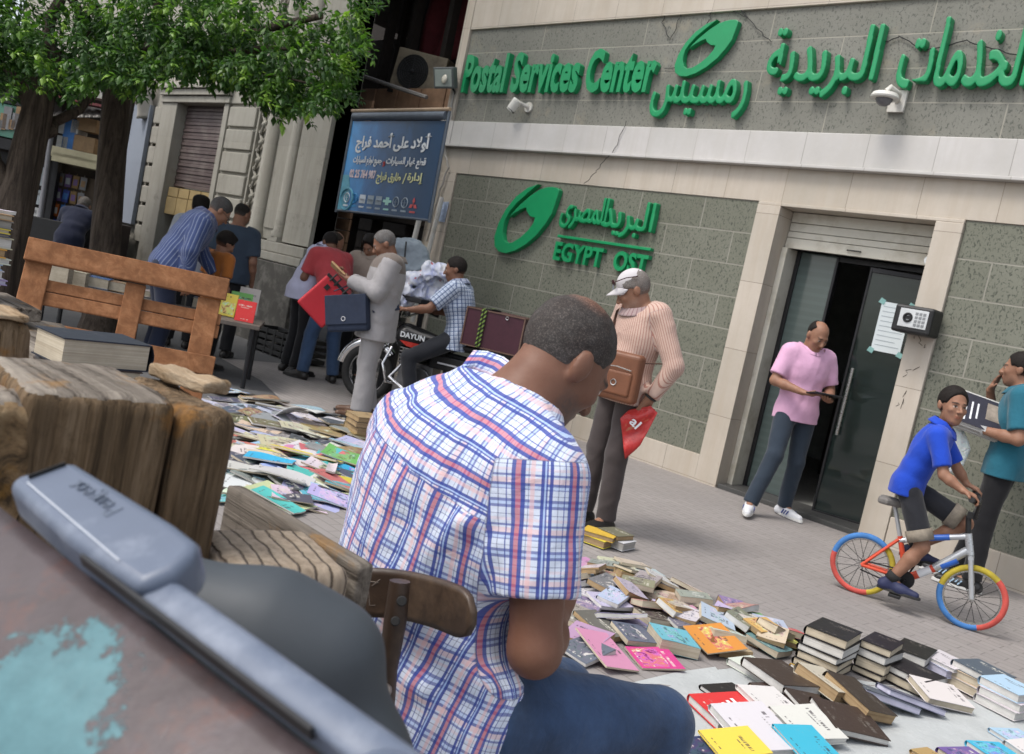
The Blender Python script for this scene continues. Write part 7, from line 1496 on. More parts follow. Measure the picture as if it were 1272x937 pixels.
b = MB(); b.tube([kp(66, 148, -.3), kp(50, 270, -.3)], .035, 10); b.build('pole', mat('grey_tube', (.2, .2, .22), .5), kiosk, smooth=60)
for i, (x0, y0, x1, y1, ci, lab) in enumerate(((40, 182, 52, 205, 8, 'lime green poster hanging left of the kiosk pole'), (43, 206, 56, 232, 9, 'pale poster below the lime one left of the kiosk pole'), (38, 234, 51, 255, 9, 'lower pale poster left of the kiosk pole'), (36, 256, 46, 275, 0, 'small white poster low on the left of the kiosk'))):
    b = MB(); kbox(b, x0, y0, x1, y1, -.12, -.10); kbox(b, x0+2, y0+4, x1-2, y0+9, -.125, -.121, 1); tag(b.build('poster', [kcols[ci], kcols[6]], None), lab, 'poster', 'posters on the kiosk side')
gc_ = thing('green_glass_case', 'green tinted glass case with jumbled goods at the far left under the leaves', 'display case', kp(10, 150, -.6))
b = MB(); kbox(b, -40, 120, 40, 178, -.3, .2); b.build('glass_box', mat('pale_green_glass', (.13, .33, .25), .15, .25, 5), gc_, .01)
b = MB(); kbox(b, -40, 119, 42, 123, -.33, .22); kbox(b, -40, 176, 42, 180, -.33, .22); b.build('frame', m_metal_dk, gc_)
b = MB()
for i in range(7): kbox(b, 2+i*5, 150-8*(i % 3), 6+i*5, 163, -.34, -.31, i % 2)
b.build('goods', [kcols[6], kcols[2]], gc_)
b = MB(); kbox(b, -38, 180, -34, 420, -.1, .0); kbox(b, 30, 180, 34, 400, -.1, .0); b.build('leg', m_metal_dk, gc_)
bl_ = thing('black_board', 'black sloping board leaning in front of the kiosk racks', 'board', kp(58, 285, -1)); b = MB(); kbox(b, 40, 268, 78, 330, -.7, -.66); b.build('panel', m_black, bl_, .01); b = MB(); kbox(b, 44, 330, 47, 400, -.69, -.66); kbox(b, 70, 330, 73, 405, -.69, -.66); b.build('leg', m_metal_dk, bl_)
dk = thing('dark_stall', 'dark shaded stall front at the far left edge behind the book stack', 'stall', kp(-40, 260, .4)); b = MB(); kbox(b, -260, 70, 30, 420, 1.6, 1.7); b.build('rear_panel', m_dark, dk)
# ---------------------------------------------------------------- books and magazines
m_cov, t_, bs = newmat('printed_cover'); k = NT(t_); oi = k.n('ObjectInfo'); uvn = k.n('UVMap'); uvn.uv_map = 'cover'; sp = k.n('SeparateXYZ'); k.l(uvn.outputs[0], sp.inputs[0]); u_, v_ = sp.outputs[0], sp.outputs[1]; r_ = oi.outputs['Random']
def rnd(m): return k.math('FRACT', k.math('MULTIPLY', r_, m))
def inside(x, a, b): return k.math('MULTIPLY', k.math('GREATER_THAN', x, a), k.math('LESS_THAN', x, b))
off = k.n('CombineXYZ'); k.l(k.math('MULTIPLY', r_, 37.), off.inputs[2]); ad = k.n('VectorMath', operation='ADD'); k.l(uvn.outputs[0], ad.inputs[0]); k.l(off.outputs[0], ad.inputs[1])
pic = k.noise(ad.outputs[0], 4.5, 5, .65, .9); hsv = k.n('HueSaturation'); hsv.inputs['Saturation'].default_value = .85; k.l(k.math('MULTIPLY_ADD', pic, 1.1, -.05), hsv.inputs['Hue']); hsv.inputs['Value'].default_value = 1; k.l(oi.outputs['Color'], hsv.inputs['Color'])
picc = k.mix(k.ramp(pic, [(.40, 0.), (.44, 1.)]), k.mix(1., oi.outputs['Color'], (.36, .36, .42), 'MULTIPLY'), hsv.outputs[0]); picc = k.mix(k.ramp(pic, [(.60, 0.), (.62, .8)]), picc, (.62, .60, .56))
al = oi.outputs['Alpha']                                     # how busy the cover is: 1 printed picture, 0.5 plain with a title, 0 bare
fp = k.math('MULTIPLY', k.math('MULTIPLY', inside(u_, .08, .92), k.math('MULTIPLY', k.math('GREATER_THAN', v_, k.math('MULTIPLY_ADD', rnd(7.3), .3, .05)), k.math('LESS_THAN', v_, k.math('MULTIPLY_ADD', rnd(3.1), .25, .60)))), k.math('GREATER_THAN', al, .75))
c = k.mix(fp, oi.outputs['Color'], picc)
lum = k.n('RGBToBW'); k.l(oi.outputs['Color'], lum.inputs[0]); ink = k.mix(k.math('GREATER_THAN', lum.outputs[0], .22), k.mix(k.math('LESS_THAN', lum.outputs[0], .045), (.62, .60, .52), (.13, .115, .10)), (.05, .04, .05))
let = k.ramp(k.noise(k.coord('UV', scale=(26, 3, 1)), 1.0, 2), [(.46, 0.), (.50, 1.)])
vs_ = k.math('ADD', v_, k.math('MULTIPLY_ADD', rnd(5.7), .22, -.08)); hw_ = k.math('MULTIPLY_ADD', rnd(9.1), .26, .12); du_ = k.math('ABSOLUTE', k.math('SUBTRACT', u_, k.math('MULTIPLY_ADD', rnd(11.3), .2, .4)))
tb = k.math('MULTIPLY', k.math('MULTIPLY', inside(vs_, .77, .84), k.math('LESS_THAN', du_, hw_)), let); t2 = k.math('MULTIPLY', k.math('MULTIPLY', inside(vs_, .69, .72), k.math('LESS_THAN', du_, k.math('MULTIPLY', hw_, .6))), let); t3 = k.math('MULTIPLY', k.math('MULTIPLY', inside(v_, .10, .13), inside(u_, .3, .7)), let)
c = k.mix(k.math('MULTIPLY', k.math('MAXIMUM', k.math('MAXIMUM', tb, t2), t3), k.math('MULTIPLY', k.math('GREATER_THAN', al, .25), .8)), c, ink)
wear = k.noise(k.coord('Object'), 30, 6, .75); c = k.mix(k.ramp(wear, [(.60, 0.), (.75, .45)]), c, (.34, .32, .28))
k.l(c, bs.inputs['Base Color']); bs.inputs['Roughness'].default_value = .45; bs.inputs['Specular IOR Level'].default_value = .35; k.bump(k.noise(k.coord('Object'), 18, 4), .35, .006, bs)
def page_mat(name, c1, c2):
    m, t, b = newmat(name); k = NT(t); vv = k.coord('Object', scale=(2, 2, 260)); n = k.noise(vv, 1.0, 3, .6); n2 = k.noise(k.coord('Object'), 14, 4); k.l(k.mix(k.ramp(n2, [(.4, 0.), (.7, .5)]), k.ramp(n, [(.35, c1), (.65, c2)]), tuple(q*.72 for q in c1)), b.inputs['Base Color']); b.inputs['Roughness'].default_value = .9; k.bump(n, .5, .002, b); return m
PG = dict(white=page_mat('white_pages', (.46, .45, .43), (.62, .61, .58)), cream=page_mat('cream_pages', (.40, .34, .25), (.55, .49, .38)), tan=page_mat('tan_pages', (.26, .17, .085), (.40, .29, .16)), lilac=page_mat('lilac_pages', (.42, .41, .52), (.56, .55, .66)), grey=page_mat('grey_pages', (.30, .29, .27), (.42, .41, .39)))
C_ = dict(black=(.016, .015, .016), brown=(.045, .030, .026), tan=(.36, .24, .12), white=(.58, .57, .55), cream=(.52, .47, .34), yellow=(.62, .52, .07), pink=(.60, .24, .42), magenta=(.55, .05, .20), lilac=(.36, .25, .46), purple=(.16, .10, .30), blue=(.06, .16, .42), paleblue=(.36, .48, .62), cyan=(.05, .40, .58), turquoise=(.10, .42, .45), teal=(.03, .20, .20), green=(.14, .36, .10), olive=(.16, .16, .09), red=(.55, .035, .035), coral=(.50, .16, .15), orange=(.60, .22, .04), grey=(.24, .24, .25), slate=(.09, .10, .13), navy=(.03, .045, .12), gold=(.60, .36, .06), lavender=(.46, .44, .62))
HF_CELL = .02; HF = {}
def cells(T_, W, L):
    out = []; n, m = max(2, int(W/HF_CELL)), max(2, int(L/HF_CELL))
    for i in range(n+1):
        for j in range(m+1): p = T_ @ Vector((-W/2+W*i/n, -L/2+L*j/m, 0)); out.append((int(math.floor(p.x/HF_CELL)), int(math.floor(p.y/HF_CELL)), p))
    return out
def settle(x, y, yaw, W, L, T, base=0.006, flat=False, zmax=None):
    """rest a book on whatever already lies there: height and tilt from the heights under it"""
    gm = .20; R0 = Matrix.Translation((x, y, 0)) @ Matrix.Rotation(yaw, 4, 'Z'); cs = cells(R0, W, L); h = [HF.get((i, j), base) for i, j, _ in cs]
    loc = [(R0.inverted() @ p) for _, _, p in cs]; A = np.array([[p.x, p.y, 1] for p in loc]); s = np.linalg.lstsq(A, np.array(h), rcond=None)[0]; gx, gy = max(-gm, min(gm, s[0])), max(-gm, min(gm, s[1]))
    if flat: gx = gy = 0
    r = np.array(h)-(A[:, 0]*gx+A[:, 1]*gy); z = float(np.percentile(r, 85)) if not flat else float(max(h))
    if zmax is not None: z = min(z, zmax)
    for (i, j, p), q in zip(cs, loc): HF[(i, j)] = max(HF.get((i, j), base), z+gx*q.x+gy*q.y+T)
    return R0 @ Matrix.Translation((0, 0, z)) @ Matrix.Rotation(-math.atan(gx), 4, 'Y') @ Matrix.Rotation(math.atan(gy), 4, 'X')
def cover_uv(me, W, L):
    uv = me.uv_layers.new(name='cover')
    for lp in me.loops: co = me.vertices[lp.vertex_index].co; uv.data[lp.index].uv = (co.x/W+.5, co.y/L+.5)
NB = [0]
def book(label, T_, W, L, T, col, pages='cream', busy=.5, hard=True, group=None, bend=0.0, name='book', seed=None):
    """a book lying face up in its frame T_ (origin under its middle, spine at -x)"""
    NB[0] += 1; rs = random.Random(NB[0]*13+5); t = bpy.data.objects.new(name, None); COL.objects.link(t); t.matrix_world = T_; WM[t] = T_; t.empty_display_size = .05; tag(t, label, 'book', group)
    ov = .004 if hard else .0; ct = .0028 if hard else .0012; n = 8; col = C_[col] if isinstance(col, str) else col; col = col if hard else tuple(q_*.72+w_*.28 for q_, w_ in zip(col, (.34, .31, .27))); j = lambda: rs.uniform(.9, 1.1); ph = rs.uniform(0, 6)
    zf = lambda x, y: bend*((x/W+.5)**2)*(.6+.4*math.sin(y/L*3+ph))
    b = MB(); b.grid(lambda a, c: Vector((-W/2+.003+(W-.003-ov)*a, (-L/2+ov)+(L-2*ov)*c, ct+zf(-W/2+W*a, -L/2+L*c)*.3)), n, 6); b.grid(lambda a, c: Vector((-W/2+.003+(W-.003-ov)*a, (-L/2+ov)+(L-2*ov)*c, T-ct+zf(-W/2+W*a, -L/2+L*c)*.85)), n, 6)
    k_ = 7*(n+1); N1 = (n+1)*7; rim = [i*7 for i in range(n+1)]+[n*7+j_ for j_ in range(1, 7)]+[i*7+6 for i in range(n-1, -1, -1)]+[j_ for j_ in range(5, 0, -1)]
    for a in range(len(rim)): c = (a+1) % len(rim); b.f.append([rim[a], rim[c], N1+rim[c], N1+rim[a]]); b.m.append(0)
    b.build('page_block', PG[pages] if isinstance(pages, str) else pages, t, world=False)
    b = MB()
    for z0, s_ in ((0, .3), (T-ct, 1.0)):
        vs = len(b.v); b.grid(lambda a, c: Vector((-W/2+W*a, -L/2+L*c, z0+zf(-W/2+W*a, -L/2+L*c)*s_)), n, 6); b.grid(lambda a, c: Vector((-W/2+W*a, -L/2+L*c, z0+ct+zf(-W/2+W*a, -L/2+L*c)*s_)), n, 6)
        for a in range(len(rim)): c = (a+1) % len(rim); b.f.append([vs+rim[a], vs+rim[c], vs+N1+rim[c], vs+N1+rim[a]]); b.m.append(0)
    rb = .35*T if hard else 0; b.grid(lambda a, c: Vector((-W/2-(.004+rb*.25)*math.sin(math.pi*a)-.0004, -L/2+L*c, ct*.5+(T-ct)*a)), 6, 4)
    o = b.build('cover', m_cov, t, world=False, smooth=40); cover_uv(o.data, W, L); o.color = (col[0]*j(), col[1]*j(), col[2]*j(), busy); return t
def magazine(label, T_, W, L, T, col, busy=1.0, bend=.02, group=None, name='magazine'):
    NB[0] += 1; rs = random.Random(NB[0]*7+1); ph = rs.uniform(0, 6); f2 = rs.uniform(2, 5); n = 10
    zf = lambda a, c: bend*(a-.0)**2*(.5+.5*math.sin(c*f2+ph))+bend*.4*math.sin(a*3+c*f2+ph)
    b = MB(); b.grid(lambda a, c: Vector((-W/2+W*a, -L/2+L*c, zf(a, c))), n, 8); b.grid(lambda a, c: Vector((-W/2+W*a, -L/2+L*c, T+zf(a, c))), n, 8); N1 = (n+1)*9
    b.m = [0]*len(b.f); rim = [i*9 for i in range(n+1)]+[n*9+j_ for j_ in range(1, 9)]+[i*9+8 for i in range(n-1, -1, -1)]+[j_ for j_ in range(7, 0, -1)]
    for a in range(len(rim)): c = (a+1) % len(rim); b.f.append([rim[a], rim[c], N1+rim[c], N1+rim[a]]); b.m.append(1)
    me = bpy.data.meshes.new(name); me.from_pydata(b.v, [], b.f); me.update(); cover_uv(me, W, L); o = bpy.data.objects.new(name, me); COL.objects.link(o); me.materials.append(m_cov); me.materials.append(PG[rs.choice(['white', 'grey', 'cream'])]); me.polygons.foreach_set('material_index', b.m); o.matrix_world = T_; WM[o] = T_
    col = C_[col] if isinstance(col, str) else col; o.color = (*[q*rs.uniform(.85, 1.1) for q in col], busy); return tag(o, label, 'magazine', group)
def put(label, px, py, yaw, W, L, T, col, pages='cream', busy=.5, hard=True, z=.04, bend=0.0, flat=False, mag=False, group=None, tilt=None, zmax=.075):
    g = ground(px, py, z); T_ = settle(g.x, g.y, rad(yaw), W, L, T+bend*.25, flat=flat, zmax=zmax)
    if tilt: T_ = T_ @ Matrix.Rotation(rad(tilt[0]), 4, 'X') @ Matrix.Rotation(rad(tilt[1]), 4, 'Y')
    if mag: return magazine(label, T_, W, L, T, col, busy, bend, group)
    return book(label, T_, W, L, T, col, pages, busy, hard, group, bend)
# ---- the cloth under the front books
m_sheet = cloth_mat('grey_white_sheet', (.40, .42, .42), .85, fold=.45)
g_ = [ground(*p) for p in ((770, 852), (840, 836), (905, 826), (1010, 838), (1150, 858), (1300, 890), (1500, 960), (1200, 1120), (900, 1100), (740, 960))]
b = MB(); cen = sum(g_, Vector())/len(g_); n_ = len(g_)
for r in range(9): b.v += [tuple(cen.lerp(p, r/8)+Vector((0, 0, .004+.003*math.sin(p.x*9+r*1.3)*(r/8)+.003*math.sin(r*2.1+p.y*7)))) for p in g_]
for r in range(8):
    for i in range(n_): j = (i+1) % n_; b.f.append([r*n_+i, r*n_+j, (r+1)*n_+j, (r+1)*n_+i]); b.m.append(0)
tag(b.build('ground_sheet', m_sheet, smooth=80), 'crumpled pale grey sheet spread on the paving under the front books', 'sheet')
# ---- front books on the sheet
def stack(px, py, yaw, items, W=.17, L=.24, z=0):
    g = ground(px, py, z); zz = .0105
    for i, (lab, T, col, pages, dw, dy) in enumerate(items):
        T_ = Matrix.Translation((g.x+dw[0], g.y+dw[1], zz)) @ Matrix.Rotation(rad(yaw+dy), 4, 'Z'); settle(g.x+dw[0], g.y+dw[1], rad(yaw+dy), W, L, T, flat=True, zmax=zz); zz += T+.0005; book(lab, T_, W, L, T, col, pages, .5, True)
stack(1020, 832, 4, [('lowest black hardback in the tallest black stack on the sheet', .036, 'black', 'cream', (0, 0), 0), ('second black hardback from the bottom of the tallest black stack', .036, 'black', 'cream', (.004, .003), 3), ('middle black hardback in the tallest black stack', .032, 'black', 'white', (.008, -.002), -2), ('thick black hardback just under the top of the tallest stack', .045, 'black', 'white', (.016, .004), 2), ('topmost black hardback with gold lettering on the tallest stack', .042, 'black', 'cream', (.012, .008), 4)], .19, .235)
stack(1085, 838, 3, [('lowest book with tan pages in the second black stack', .030, 'black', 'cream', (0, 0), 0), ('thick tan paged book low in the second black stack', .050, 'black', 'cream', (.004, .004), 2), ('black hardback under the top one in the second black stack', .040, 'black', 'white', (.006, .0), -3), ('topmost black hardback on the second black stack', .036, 'black', 'cream', (.003, .004), 4)], .14, .22)
stack(1130, 832, 6, [('lower white paged hardback in the low black pair behind the lilac book', .055, 'slate', 'white', (0, 0), 0), ('upper dark hardback in the low black pair behind the lilac book', .045, 'black', 'white', (.0, .0), 2)], .16, .24)
stack(1128, 852, -10, [('lower dark hardback of the pair right of the black stacks', .040, 'black', 'cream', (0, 0), 0), ('upper dark hardback of the pair right of the black stacks', .032, 'black', 'white', (.006, .004), 3)], .22, .20)
stack(1166, 842, -16, [('dark hardback under the lilac paged book at the right', .03, 'black', 'white', (-.02, 0), 0), ('lilac paged book carrying a thin white one at the right', .04, 'lavender', 'lilac', (.0, .01), -4), ('thin white book topmost on the lilac paged book', .018, 'white', 'white', (.012, .01), 3)], .20, .19)
stack(1213, 862, -14, [('lowest cream paged book in the right cream stack', .045, 'white', 'cream', (0, 0), 0), ('middle cream paged book in the right cream stack', .038, 'cream', 'cream', (.006, .003), 4), ('top book with a black and white cover on the right cream stack', .035, 'slate', 'white', (.003, .006), -3)], .20, .20)
stack(1247, 884, -12, [('lowest white book in the right edge white stack', .040, 'white', 'white', (0, 0), 0), ('middle white book in the right edge white stack', .040, 'white', 'white', (.004, 0), 3), ('top pale blue book on the right edge white stack', .040, 'paleblue', 'white', (0, .004), -3)], .19, .19)
FB = [('white book lying behind the big brown hardback', 945, 832, -8, .24, .16, .03, 'white', 'white', .25), ('brown hardback lying under the big brown hardback', 975, 868, -20, .22, .20, .04, 'brown', 'tan', .5), ('big brown hardback with faint lettering left of the tallest stack', 968, 850, -20, .26, .22, .04, 'brown', 'white', .5),
      ('black hardback lying flat behind the red book', 917, 866, -14, .25, .18, .02, 'black', 'white', .5), ('red book with white lettering nearest the man\'s knee', 905, 884, -22, .20, .24, .035, 'red', 'white', .5), ('white sheet of handwriting on a book right of the red book', 955, 882, -18, .20, .20, .02, 'white', 'white', .3),
      ('cream stack book under the gold and white cover', 1024, 862, -12, .22, .19, .05, 'cream', 'tan', .3), ('gold and white book in front of the tallest stack', 1014, 848, -30, .20, .16, .02, 'gold', 'white', 1.), ('dark brown thick book with tan pages in the middle', 1062, 878, -18, .25, .19, .045, 'brown', 'tan', .5),
      ('dark flat hardback between the white sheets and the thick brown book', 1012, 888, -25, .22, .18, .02, 'brown', 'white', .5), ('large open white book in front of the red one', 938, 912, -20, .27, .24, .03, 'white', 'white', .3), ('white open book right of the large open one', 1001, 908, -20, .20, .22, .022, 'white', 'white', .3),
      ('brown hardback with white page edges leaning at the front', 1052, 902, -32, .19, .26, .026, 'brown', 'white', .5), ('black edged hardback with lilac pages, left of two slanted ones', 1098, 872, -35, .12, .28, .028, 'slate', 'lilac', .3), ('lilac paged hardback, right of two slanted ones', 1130, 874, -38, .11, .28, .024, 'slate', 'lilac', .3),
      ('white covered book slipping off beside the cream stack', 1166, 868, -35, .17, .24, .03, 'white', 'cream', .3), ('white papers and navy booklet at the bottom edge by the knee', 880, 930, -15, .20, .22, .012, 'navy', 'white', 1.), ('yellow booklet at the bottom edge near the knee', 912, 928, -25, .16, .20, .012, 'yellow', 'white', .5),
      ('bright cyan booklet at the bottom edge', 1008, 936, -20, .24, .19, .014, 'cyan', 'white', .5), ('small tan book at the bottom edge', 1162, 940, -15, .14, .10, .02, 'tan', 'tan', .3), ('purple book with a photograph at the bottom right', 1206, 944, -22, .17, .17, .03, 'purple', 'cream', 1.), ('blue book near the bottom right corner', 1240, 934, -28, .16, .17, .025, 'cyan', 'white', 1.),
      ('pale blue book at the right edge above the blue one', 1268, 916, -25, .17, .17, .02, 'paleblue', 'white', 1.), ('white book in the bottom right corner', 1282, 936, -20, .15, .15, .03, 'white', 'white', .4)]
for lab, px, py, yaw, W, L, T, col, pg, busy in FB: put(lab, px, py, yaw, W, L, T, col, pg, busy, z=.03, bend=.012 if 'open' in lab or 'sheet' in lab else .004, zmax=.05)
b = MB(); p_ = [o for o in bpy.data.objects if o.get('label', '').startswith('red book')][0]; T_ = WM[p_]
for i in range(3): b.box((-.045+.012*i, -.02-.028*i+.05, .0392), (.055-.006*i, -.006-.028*i+.05, .0396), 0, T_)
b.build('title_bars', mat('white_print', (.7,)*3), p_)
# ---- the middle pile on the paving
stack(738, 676, 12, [('lowest tan paperback in the small stack at the capped man\'s feet', .045, 'yellow', 'tan', (0, 0), 0), ('dark yellow paperback on top of the small stack at the capped man\'s feet', .03, 'gold', 'tan', (.02, .01), 14)], .20, .15)
stack(766, 680, 8, [('pale paged book under the dark yellow one by the paving', .05, 'white', 'grey', (0, 0), 0), ('black and yellow paperback topping the pale paged book by the paving', .03, 'olive', 'tan', (-.03, .0), -10)], .17, .16)
CNM = dict(paleblue='pale blue', coral='dull red', gold='ochre')
MP = [('pink thin paperback at the far left of the middle pile', 727, 692, 20, .16, .22, .012, 'pink', 'white', .5), ('cream open paperback in the far row of the middle pile', 768, 696, 40, .18, .24, .02, 'cream', 'white', .4), ('pale blue booklet at the far right edge of the pile', 804, 703, -40, .14, .20, .01, 'paleblue', 'white', .5), ('yellowish booklet beside the pale blue one at the far edge', 786, 698, -40, .14, .20, .014, 'cream', 'cream', .4),
      ('white and light blue paperback near the sleeve in the far row', 729, 710, 10, .18, .22, .015, 'paleblue', 'white', 1.), ('thick tan paperback with worn spine in the middle pile', 762, 716, -35, .14, .20, .035, 'tan', 'tan', .4), ('tan edged paperback with dark picture cover in the middle pile', 788, 718, -35, .15, .22, .03, 'gold', 'tan', 1.), ('white paperback with dark picture on tan pages', 811, 716, -38, .15, .22, .03, 'white', 'tan', 1.),
      ('brown long paperback under the white picture one', 832, 728, -42, .13, .24, .02, 'brown', 'tan', .4), ('cream yellow booklet on the right flank of the pile', 857, 730, -45, .15, .24, .014, 'cream', 'cream', .3), ('wide white paperback in the left middle of the pile', 742, 730, 28, .20, .26, .02, 'white', 'white', .4), ('mottled brown paperback right of the wide white one', 776, 734, -30, .15, .24, .02, 'brown', 'grey', 1.),
      ('yellow cream magazine with a blue picture in the pile centre', 828, 738, -35, .20, .24, .016, 'cream', 'tan', 1.), ('purple and white photo paperback at the left of the pile', 724, 744, 18, .20, .24, .02, 'purple', 'white', 1.), ('white and violet paperback in the left centre of the pile', 757, 744, -20, .15, .22, .015, 'lavender', 'white', 1.), ('lavender booklet under the pink book', 840, 752, -40, .18, .22, .012, 'lavender', 'white', .4),
      ('brown grey paperback at the left edge of the pile', 719, 760, 15, .18, .22, .025, 'grey', 'cream', .5), ('black covered thick book with cream pages in the pile', 815, 763, -18, .18, .17, .04, 'black', 'cream', .5), ('dark picture paperback on the right shoulder of the pile', 887, 745, -45, .15, .24, .014, 'slate', 'tan', 1.), ('tan book with a dark violet cover at the right end', 912, 756, -25, .20, .15, .045, 'purple', 'tan', 1.),
      ('pinkish white paperback left of the tan violet book', 878, 754, -42, .14, .22, .014, 'white', 'white', .5), ('bright pink paperback with tan pages', 864, 766, -28, .22, .17, .035, 'pink', 'tan', .3), ('violet booklet under the black covered book', 787, 772, -30, .20, .24, .01, 'purple', 'white', .5), ('tan brown flat paperback at the left front of the pile', 745, 774, -18, .24, .15, .022, 'brown', 'tan', .4),
      ('lilac paperback with brown page edges at the left front', 731, 786, 12, .20, .20, .03, 'lilac', 'tan', .7), ('dark blue paperback behind the ornate cyan book', 788, 785, -25, .18, .18, .022, 'navy', 'cream', .8), ('small dark booklet with white label right of the pink one', 852, 775, -20, .10, .17, .015, 'slate', 'white', .8), ('navy and white magazine at the left front edge', 729, 803, 5, .18, .20, .012, 'navy', 'white', 1.),
      ('ornate cyan and white hardback in front of the pile', 836, 793, -28, .22, .20, .05, 'cyan', 'cream', 1.), ('tan paperback under the white wing cover', 905, 796, -22, .22, .17, .03, 'tan', 'tan', .4), ('white paperback with a dark wing picture', 899, 788, -24, .20, .17, .03, 'white', 'cream', 1.), ('orange paperback with a small dark face', 936, 784, -22, .18, .17, .025, 'orange', 'cream', .5),
      ('green teal paperback at the right front of the pile', 955, 797, -20, .20, .14, .025, 'teal', 'cream', .5), ('yellow edged book under the red one at the right end', 972, 790, -35, .14, .20, .02, 'yellow', 'tan', .5), ('small red paperback at the right end of the pile', 978, 782, -38, .14, .20, .025, 'red', 'cream', .5), ('white and green booklet behind the orange paperback', 931, 769, -38, .14, .20, .01, 'green', 'white', 1.),
      ('thin white booklet behind the white wing cover', 903, 770, -35, .12, .18, .01, 'white', 'white', .5), ('light blue booklet poking out behind the orange paperback', 956, 776, -40, .12, .18, .01, 'paleblue', 'white', .5), ('white paperback lying beside the sleeve in the far left', 722, 720, -10, .14, .2, .02, 'white', 'white', .4), ('grey photo paperback near the middle of the far flank', 800, 727, 30, .14, .2, .02, 'grey', 'cream', 1.)]
for i, (lab, px, py, yaw, W, L, T, col, pg, busy) in enumerate(MP): put(lab, px, py, yaw+((i*37) % 41-20), W*.92, L*.92, T, col, pg, 1.0 if i % 5 < 3 else busy, hard=False, z=.05, bend=.008+.012*((i*7) % 5)/5)
XP = ['cream', 'tan', 'white', 'grey', 'slate', 'paleblue', 'brown', 'lavender', 'olive', 'coral', 'white', 'gold']; rs = random.Random(21); seen_ = set()
def short(l):
    for w_ in (' in the', ' at the', ' on the', ' near the', ' beside', ' under', ' left of', ' right of', ' behind', ' lying', ' with a', ' with', ' on tan', ' poking'): l = l.split(w_)[0]
    return l
for i in range(26):
    f = i/25; px, py = 716+250*f+rs.uniform(-8, 8), 700+84*f+rs.uniform(-14, 34)*(1-.45*f); cn_ = XP[i % 12]; near = sorted(MP, key=lambda m_: (m_[1]-px)**2+2*(m_[2]-py)**2)
    for m_ in near:
        dx, dy = px-m_[1], py-m_[2]; rel = ('right of' if dx > 0 else 'left of') if abs(dx) > 1.2*abs(dy) else ('in front of' if dy > 0 else 'behind'); lab = 'small worn %s paperback lying just %s the %s' % (CNM.get(cn_, cn_), rel, short(m_[0]))
        if (cn_, short(m_[0])) not in seen_: seen_.add((cn_, short(m_[0]))); break
    put(lab, px, py, rs.uniform(-75, 30), rs.uniform(.10, .13), rs.uniform(.15, .19), rs.uniform(.012, .03), cn_, rs.choice(['tan', 'cream', 'tan', 'white']), 1.0, hard=False, z=.05, bend=rs.uniform(.004, .02), zmax=.07, tilt=(rs.uniform(-9, 9), rs.uniform(-9, 9)))
put('grey violet comic propped up on the pile', 768, 758, -35, .17, .24, .012, 'lavender', 'white', 1., hard=False, z=.08, bend=.02, tilt=(14, -10))
put('flame patterned orange and white magazine flat on the paving', 884, 808, -26, .24, .20, .006, 'orange', mag=True, busy=1., bend=.008, z=0)
put('pink booklet lying flat beyond the man\'s thigh', 750, 820, -18, .27, .17, .008, 'pink', mag=True, busy=.5, bend=.006, z=0); put('magenta and navy picture booklet beside the pink booklet', 812, 823, -28, .19, .20, .008, 'magenta', mag=True, busy=1., bend=.006, z=0)
# ---- the magazine spread on the left
rs = random.Random(77); palette = ['white', 'paleblue', 'white', 'turquoise', 'lavender', 'cream', 'grey', 'coral', 'paleblue', 'white', 'tan', 'white', 'pink', 'lavender', 'slate', 'paleblue', 'yellow', 'white', 'white', 'cream', 'cyan']
ORD = ['first', 'second', 'third', 'fourth', 'fifth', 'sixth', 'seventh', 'eighth', 'ninth', 'tenth', 'eleventh', 'twelfth']; CN = dict(paleblue='pale blue', olive='olive')
ROWN = ['farthest', 'second farthest', 'third farthest', 'fourth farthest', 'fifth farthest', 'middle', 'fifth nearest', 'fourth nearest', 'third nearest', 'second nearest', 'nearest']
for r in range(11):
    f = r/10; ax_, ay_ = 250+42*f**1.2, 480+138*f; bx_, by_ = 470-38*f, 532+92*f; n = 12 if r < 8 else 10
    for i in range(n):
        q_ = (i+rs.uniform(.2, .8))/n; px, py = ax_+(bx_-ax_)*q_, ay_+(by_-ay_)*q_+rs.uniform(-5, 5); col = palette[rs.randrange(len(palette))] if r > 3 else ['white', 'tan', 'slate', 'olive', 'paleblue', 'cream', 'grey', 'lavender'][rs.randrange(8)]
        s_ = rs.uniform(.95, 1.4); put('%s magazine, %s from the left in the %s row of the magazine spread' % (CN.get(col, col), ORD[i], ROWN[r]), px, py, rs.uniform(-75, 15), .19*s_, .26*s_, rs.uniform(.004, .014), col, mag=True, busy=rs.choice([1., 1., .5]), bend=rs.choice([.01, .02, .035, .05]), z=.02, zmax=.012+.03*rs.random(), group='magazines spread on the ground at the left')
put('long yellow booklet lying across the middle of the magazine spread', 378, 566, -62, .12, .52, .012, 'yellow', mag=True, busy=.3, bend=.02, z=.06); put('bright cyan magazine tucked beside the long yellow booklet', 335, 574, -40, .20, .30, .010, 'cyan', mag=True, busy=.4, bend=.03, z=.06)
put('big teal and white magazine by the timber post', 312, 585, -30, .26, .32, .008, 'white', mag=True, busy=1., bend=.02, z=.06); put('curved white magazine with red corners in the spread', 350, 597, -50, .22, .34, .008, 'white', mag=True, busy=.3, bend=.06, z=.06); put('dusty red magazine lying at the right of the spread', 418, 598, -60, .2, .30, .008, 'coral', mag=True, busy=.4, bend=.03, z=.06)
